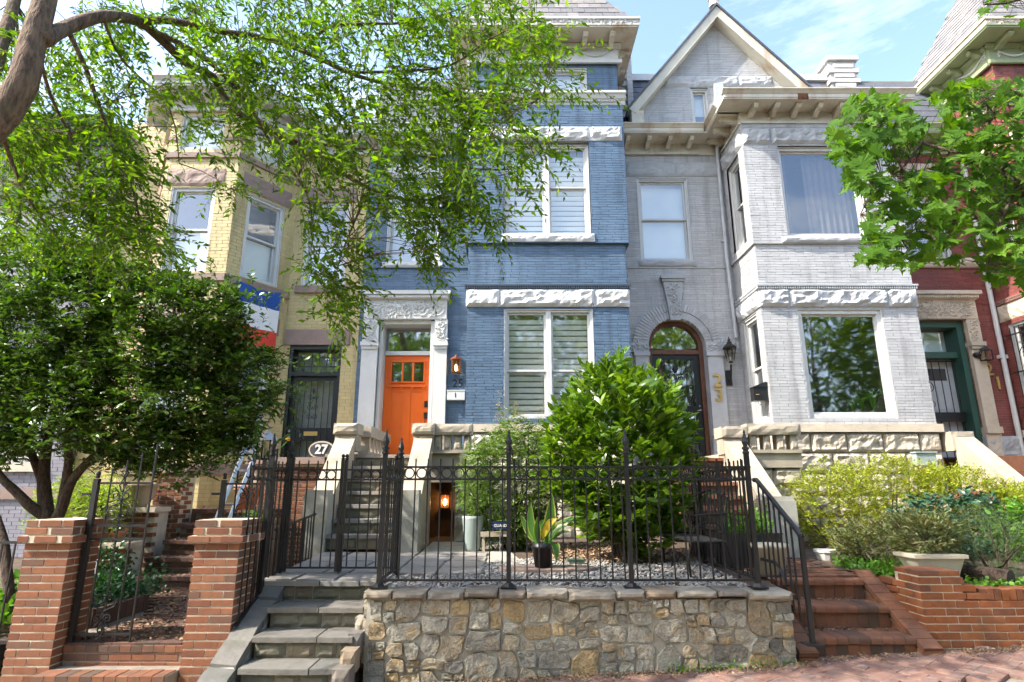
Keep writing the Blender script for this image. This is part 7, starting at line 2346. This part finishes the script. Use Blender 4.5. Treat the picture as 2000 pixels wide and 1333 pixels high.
branch([(300, 62, 4.4), (370, 96, 4.6), (440, 150, 4.8), (495, 222, 4.9), (535, 290, 5.0), (600, 380, 5.1), (610, 470, 5.1)], .026, .007)
branch([(590, 100, 4.7), (640, 55, 4.6), (700, 48, 4.6), (800, 45, 4.7), (880, 25, 4.8), (960, -10, 4.9)], .018, .006)
branch([(680, 142, 4.8), (780, 140, 4.8), (880, 128, 4.7), (960, 75, 4.5), (1040, 40, 4.3)], .016, .005)
branch([(560, 275, 5.1), (690, 290, 5.2), (800, 300, 5.2), (920, 330, 5.1), (1030, 330, 4.8)], .016, .005)
branch([(130, 55, 3.8), (170, 140, 4.0), (205, 240, 4.2), (250, 330, 4.4), (275, 440, 4.5), (300, 520, 4.6)], .02, .006)
branch([(75, 100, 3.6), (100, 190, 4.0), (150, 300, 4.3), (160, 400, 4.5)], .016, .005)
branch([(0, 250, 3.8), (40, 360, 4.2), (90, 440, 4.4), (150, 500, 4.6)], .016, .005)
branch([(200, 33, 4.0), (240, 120, 4.3), (330, 210, 4.6), (350, 320, 4.8)], .014, .004)
branch([(28, 0, 4.4), (160, -60, 4.6), (330, -60, 4.8), (520, -40, 5.0), (700, -30, 5.1)], .03, .01)
branch([(720, 368, 5.2), (690, 440, 5.1), (660, 520, 5.0), (650, 600, 5.0)], .010, .004)
part('trunk', tk, 'bark', LT2, True)
polys = [
    ([(0, 0), (480, -20), (480, 170), (330, 190), (280, 200), (230, 215), (180, 230), (100, 270), (0, 330)], 640, 3.9, 5.3),
    ([(0, 260), (120, 210), (230, 230), (265, 320), (290, 400), (335, 470), (250, 490), (120, 480), (0, 490)], 840, 3.9, 5.3),
    ([(480, -30), (1060, -30), (1075, 80), (980, 200), (930, 300), (915, 370), (820, 425), (720, 415), (610, 340), (520, 280), (450, 240), (440, 170)], 1700, 4.0, 5.5),
    ([(580, 380), (700, 420), (705, 560), (670, 640), (600, 600)], 220, 4.6, 5.4),
    ([(960, 60), (1080, 50), (1150, 180), (1120, 205), (1050, 200), (1080, 320), (1000, 360), (900, 330)], 190, 3.7, 4.8),
    ([(780, 380), (930, 370), (975, 440), (930, 470), (800, 520)], 150, 4.4, 5.2),
    ([(360, 190), (470, 190), (480, 330), (460, 380), (390, 350), (350, 260)], 90, 4.4, 5.4),
    ([(0, -260), (1000, -260), (1050, -30), (0, -20)], 170, 4.0, 5.2),
    ([(-420, -200), (0, -200), (0, 420), (-420, 420)], 130, 3.8, 5.2),
]
Ps = []
for poly, n, y0, y1 in polys:
    u, v, Yd = poly_pts(poly, n, y0, y1)
    clump = np.array([mnoise.noise((a * .012, b * .014, y * 1.3)) for a, b, y in zip(u, v, Yd)])
    kk = clump + .5 * np.array([mnoise.noise((a * .03, b * .035, y * 2 + 9)) for a, b, y in zip(u, v, Yd)]) > -.10
    Ps.append(at_np(u[kk], v[kk], Yd[kk]))
P = np.concatenate(Ps)
dd = rng.normal(size=P.shape) * .55 + np.array([.45, .1, -.35])
ln = rng.uniform(.22, .42, len(P))
P_, D_, N_, L_, W_ = sprigs(P, dd, ln, 14, .074, .026, up=.7, droop_tw=.3, angle=.95)
leaves_part('crown', P_, D_, N_, L_, W_, 'lf_street', LT2, 'lance', .12, .15)
twig_mesh('twigs', P, dd, ln, .3, .0032, 'bark', LT2)
B = np.array([tuple(q) for q in br_pts])
sel = rng.choice(len(P), 420, replace=False)
nb = []
for i in sel:
    j = np.argmin(((B - P[i]) ** 2).sum(1))
    nb.append(B[j])
nb = np.array(nb); dv = P[sel] - nb; dl = np.linalg.norm(dv, axis=1)
kk = (dl > .1) & (dl < 1.3)
dv2 = dv[kk] + np.array([0, 0, .18]) * dl[kk][:, None]
twig_mesh('branchlets', nb[kk], dv2, np.linalg.norm(dv2, axis=1), .18, .006, 'bark', LT2, .45)

# ------------------------------------------------------------------ maple reaching in from the right
MT = thing('maple_tree', (5.6, 2.6, 0), 'maple branch with broad lobed leaves reaching in from the right', 'tree')
tk = MB()
limb(tk, [(5.9, 2.3, -.1), (5.8, 2.35, 1.5), (5.6, 2.4, 3.2), (5.4, 2.5, 4.6), (5.2, 2.6, 6.2)], .17, .09, 10)
mb_pts = []
def mbranch(pts, r0, r1):
    mb_pts.extend(limb(tk, [Vector(p) if len(p) == 3 and p[0] < 20 else at(*p) for p in pts], r0, r1, 7))
mbranch([(5.65, 2.4, 2.8), (2120, 420, 3.1), (2000, 365, 3.2), (1935, 322, 3.25), (1880, 302, 3.3), (1800, 280, 3.4), (1720, 250, 3.5), (1672, 200, 3.55)], .024, .004)
mbranch([(5.62, 2.4, 2.9), (2100, 380, 3.3), (2000, 400, 3.4), (1930, 422, 3.45), (1850, 440, 3.5), (1760, 470, 3.5)], .018, .004)
mbranch([(1935, 322, 3.25), (1930, 260, 3.2), (1945, 200, 3.2), (1960, 170, 3.2)], .012, .004)
mbranch([(1990, 362, 3.2), (1960, 420, 3.2), (1940, 480, 3.25), (1925, 530, 3.3)], .012, .004)
mbranch([(1800, 280, 3.4), (1760, 330, 3.4), (1710, 370, 3.45), (1680, 420, 3.5)], .010, .003)
mbranch([(5.4, 2.5, 4.6), (2060, -60, 3.0), (1990, 0, 3.0), (1920, 10, 3.0)], .02, .004)
part('trunk', tk, 'bark_grey', MT, True)
half = [(0, 0), (.10, .04), (.34, -.06), (.30, .06), (.50, .16), (.38, .24), (.52, .40), (.36, .40), (.24, .36), (.28, .54), (.20, .60), (.15, .74), (.08, .72), (0, 1.0)]
def maple_mesh(seed):
    r_ = random.Random(seed)
    cv = r_.uniform(.05, .22); dr = r_.uniform(.05, .3)
    pts = [(x, y) for x, y in half] + [(-x, y) for x, y in half[-2:0:-1]]
    zz = lambda x, y: cv * abs(x) * (.6 + y) - dr * y * y * .6 + .03 * math.sin(9 * x + seed)
    vs = [(x, y, zz(x, y)) for x, y in pts] + [(0, .35, zz(0, .35)), (0, .68, zz(0, .68))]
    nn = len(pts); c1, c2 = nn, nn + 1
    fs = []
    for i in range(nn):
        a, b = i, (i + 1) % nn
        ya = (pts[a][1] + pts[b][1]) / 2
        fs.append((c1 if ya < .56 else c2, a, b))
    k = 9
    fs += [(c1, 8, c2), (c1, c2, nn - 8)]
    return vs, fs
mm = [maple_mesh(i) for i in range(5)]
MM = [MB().add(*q).mesh('leaf', M['lf_maple_obj']) for q in mm]
mpoly = [([(1620, 265), (1650, 200), (1700, 172), (1800, 195), (1880, 160), (2000, 145), (2060, 150), (2060, 545), (1935, 545), (1895, 500), (1790, 515), (1665, 508), (1705, 455), (1695, 385), (1645, 335)], 1350, 3.0, 3.9),
         ([(1905, -40), (2080, -40), (2080, 40), (1960, 38), (1905, 16)], 34, 2.8, 3.2),
         ([(2060, -100), (2500, -150), (2500, 560), (2060, 560)], 190, 2.8, 4.0)]
lv = []
for poly, n, y0, y1 in mpoly:
    u, v, Yd = poly_pts(poly, n, y0, y1)
    kk = np.array([mnoise.noise((a * .013, b * .015, y * 1.1)) for a, b, y in zip(u, v, Yd)]) > -.30
    for p in at_np(u[kk], v[kk], Yd[kk]): lv.append(Vector(p))
rest_v, rest_f = [], []
cnt = 0
for p in lv:
    D = Vector((random.gauss(-.3, .5), random.gauss(-.1, .4), random.gauss(-.55, .3)))
    N = Vector((random.gauss(0, .5), random.gauss(-.55, .5), .75))
    L = random.uniform(.075, .14)
    in_view = p.x / max(p.y, .1) < 1.02
    if cnt < 300 and in_view:
        put_leaf('leaf', random.choice(MM), MT, p, D, N, L); cnt += 1
    else:
        D.normalize(); Sx = D.cross(N).normalized(); Nn = Sx.cross(D)
        vs, fs = random.choice(mm)
        o0 = len(rest_v)
        rest_v += [tuple(p + (Sx * x + D * y + Nn * z) * L) for x, y, z in vs]
        rest_f += [tuple(i + o0 for i in f) for f in fs]
q = MB(); q.v, q.f = rest_v, rest_f
o = part('foliage', q, 'lf_maple', MT); o['kind'] = 'stuff'
B = np.array([tuple(q) for q in mb_pts])
A = np.array([tuple(p) for p in lv])
nb = np.array([B[np.argmin(((B - a_) ** 2).sum(1))] for a_ in A])
dv = A - nb; dl = np.linalg.norm(dv, axis=1); kk = dl < .5
twig_mesh('leaf_stalks', nb[kk], dv[kk], dl[kk], .0, .0022, 'bark_grey', MT, .5)

# ------------------------------------------------------------------ trees across the street, seen in the window panes
def far_tree(x, y, h, lab, seed):
    T = thing('street_tree', (x, y, -.3), lab, 'tree', 'trees across the street')
    tk = MB()
    limb(tk, [(x, y, -.4), (x + .1, y, h * .2), (x - .1, y + .1, h * .45), (x, y, h * .8)], .22, .06, 8)
    for k in range(6):
        a = k * 1.05 + seed
        limb(tk, [(x, y, h * (.3 + .05 * k)), (x + 1.2 * math.cos(a), y + 1.2 * math.sin(a), h * (.45 + .05 * k)), (x + 2.4 * math.cos(a), y + 2.4 * math.sin(a), h * (.6 + .05 * k))], .08, .02, 5)
    part('trunk', tk, 'bark', T, True)
    P, d = blob_pts((x, y, h * .56), (h * .36, h * .3, h * .46), 2000, .35, .3, seed)
    a = sprigs(P, d + rng.normal(size=d.shape) * .4, .6, 8, .32, .19, up=.8, droop_tw=.2, angle=.9)
    leaves_part('crown', *a, 'lf_far', T, 'lance', .1, .1)
for k, (x, y, h, lab) in enumerate(((-16, -12.5, 13, 'tall street tree mirrored in the far left windows'), (-8.5, -12.0, 12.5, 'tall street tree mirrored in the yellow house windows'), (-2.0, -12.8, 12.0, 'tall street tree mirrored in the blue ground floor window'),
                                     (4.5, -12.0, 12.5, 'tall street tree mirrored in the blue bay'), (11.0, -12.5, 13, 'tall street tree mirrored in the grey arched transom'), (17.0, -12.0, 13.5, 'tall street tree mirrored in the large picture window'), (23.5, -12.5, 13.5, 'tall street tree mirrored beside the picture window plants'))):
    far_tree(x, y, h, lab, k * 1.3 + .4)
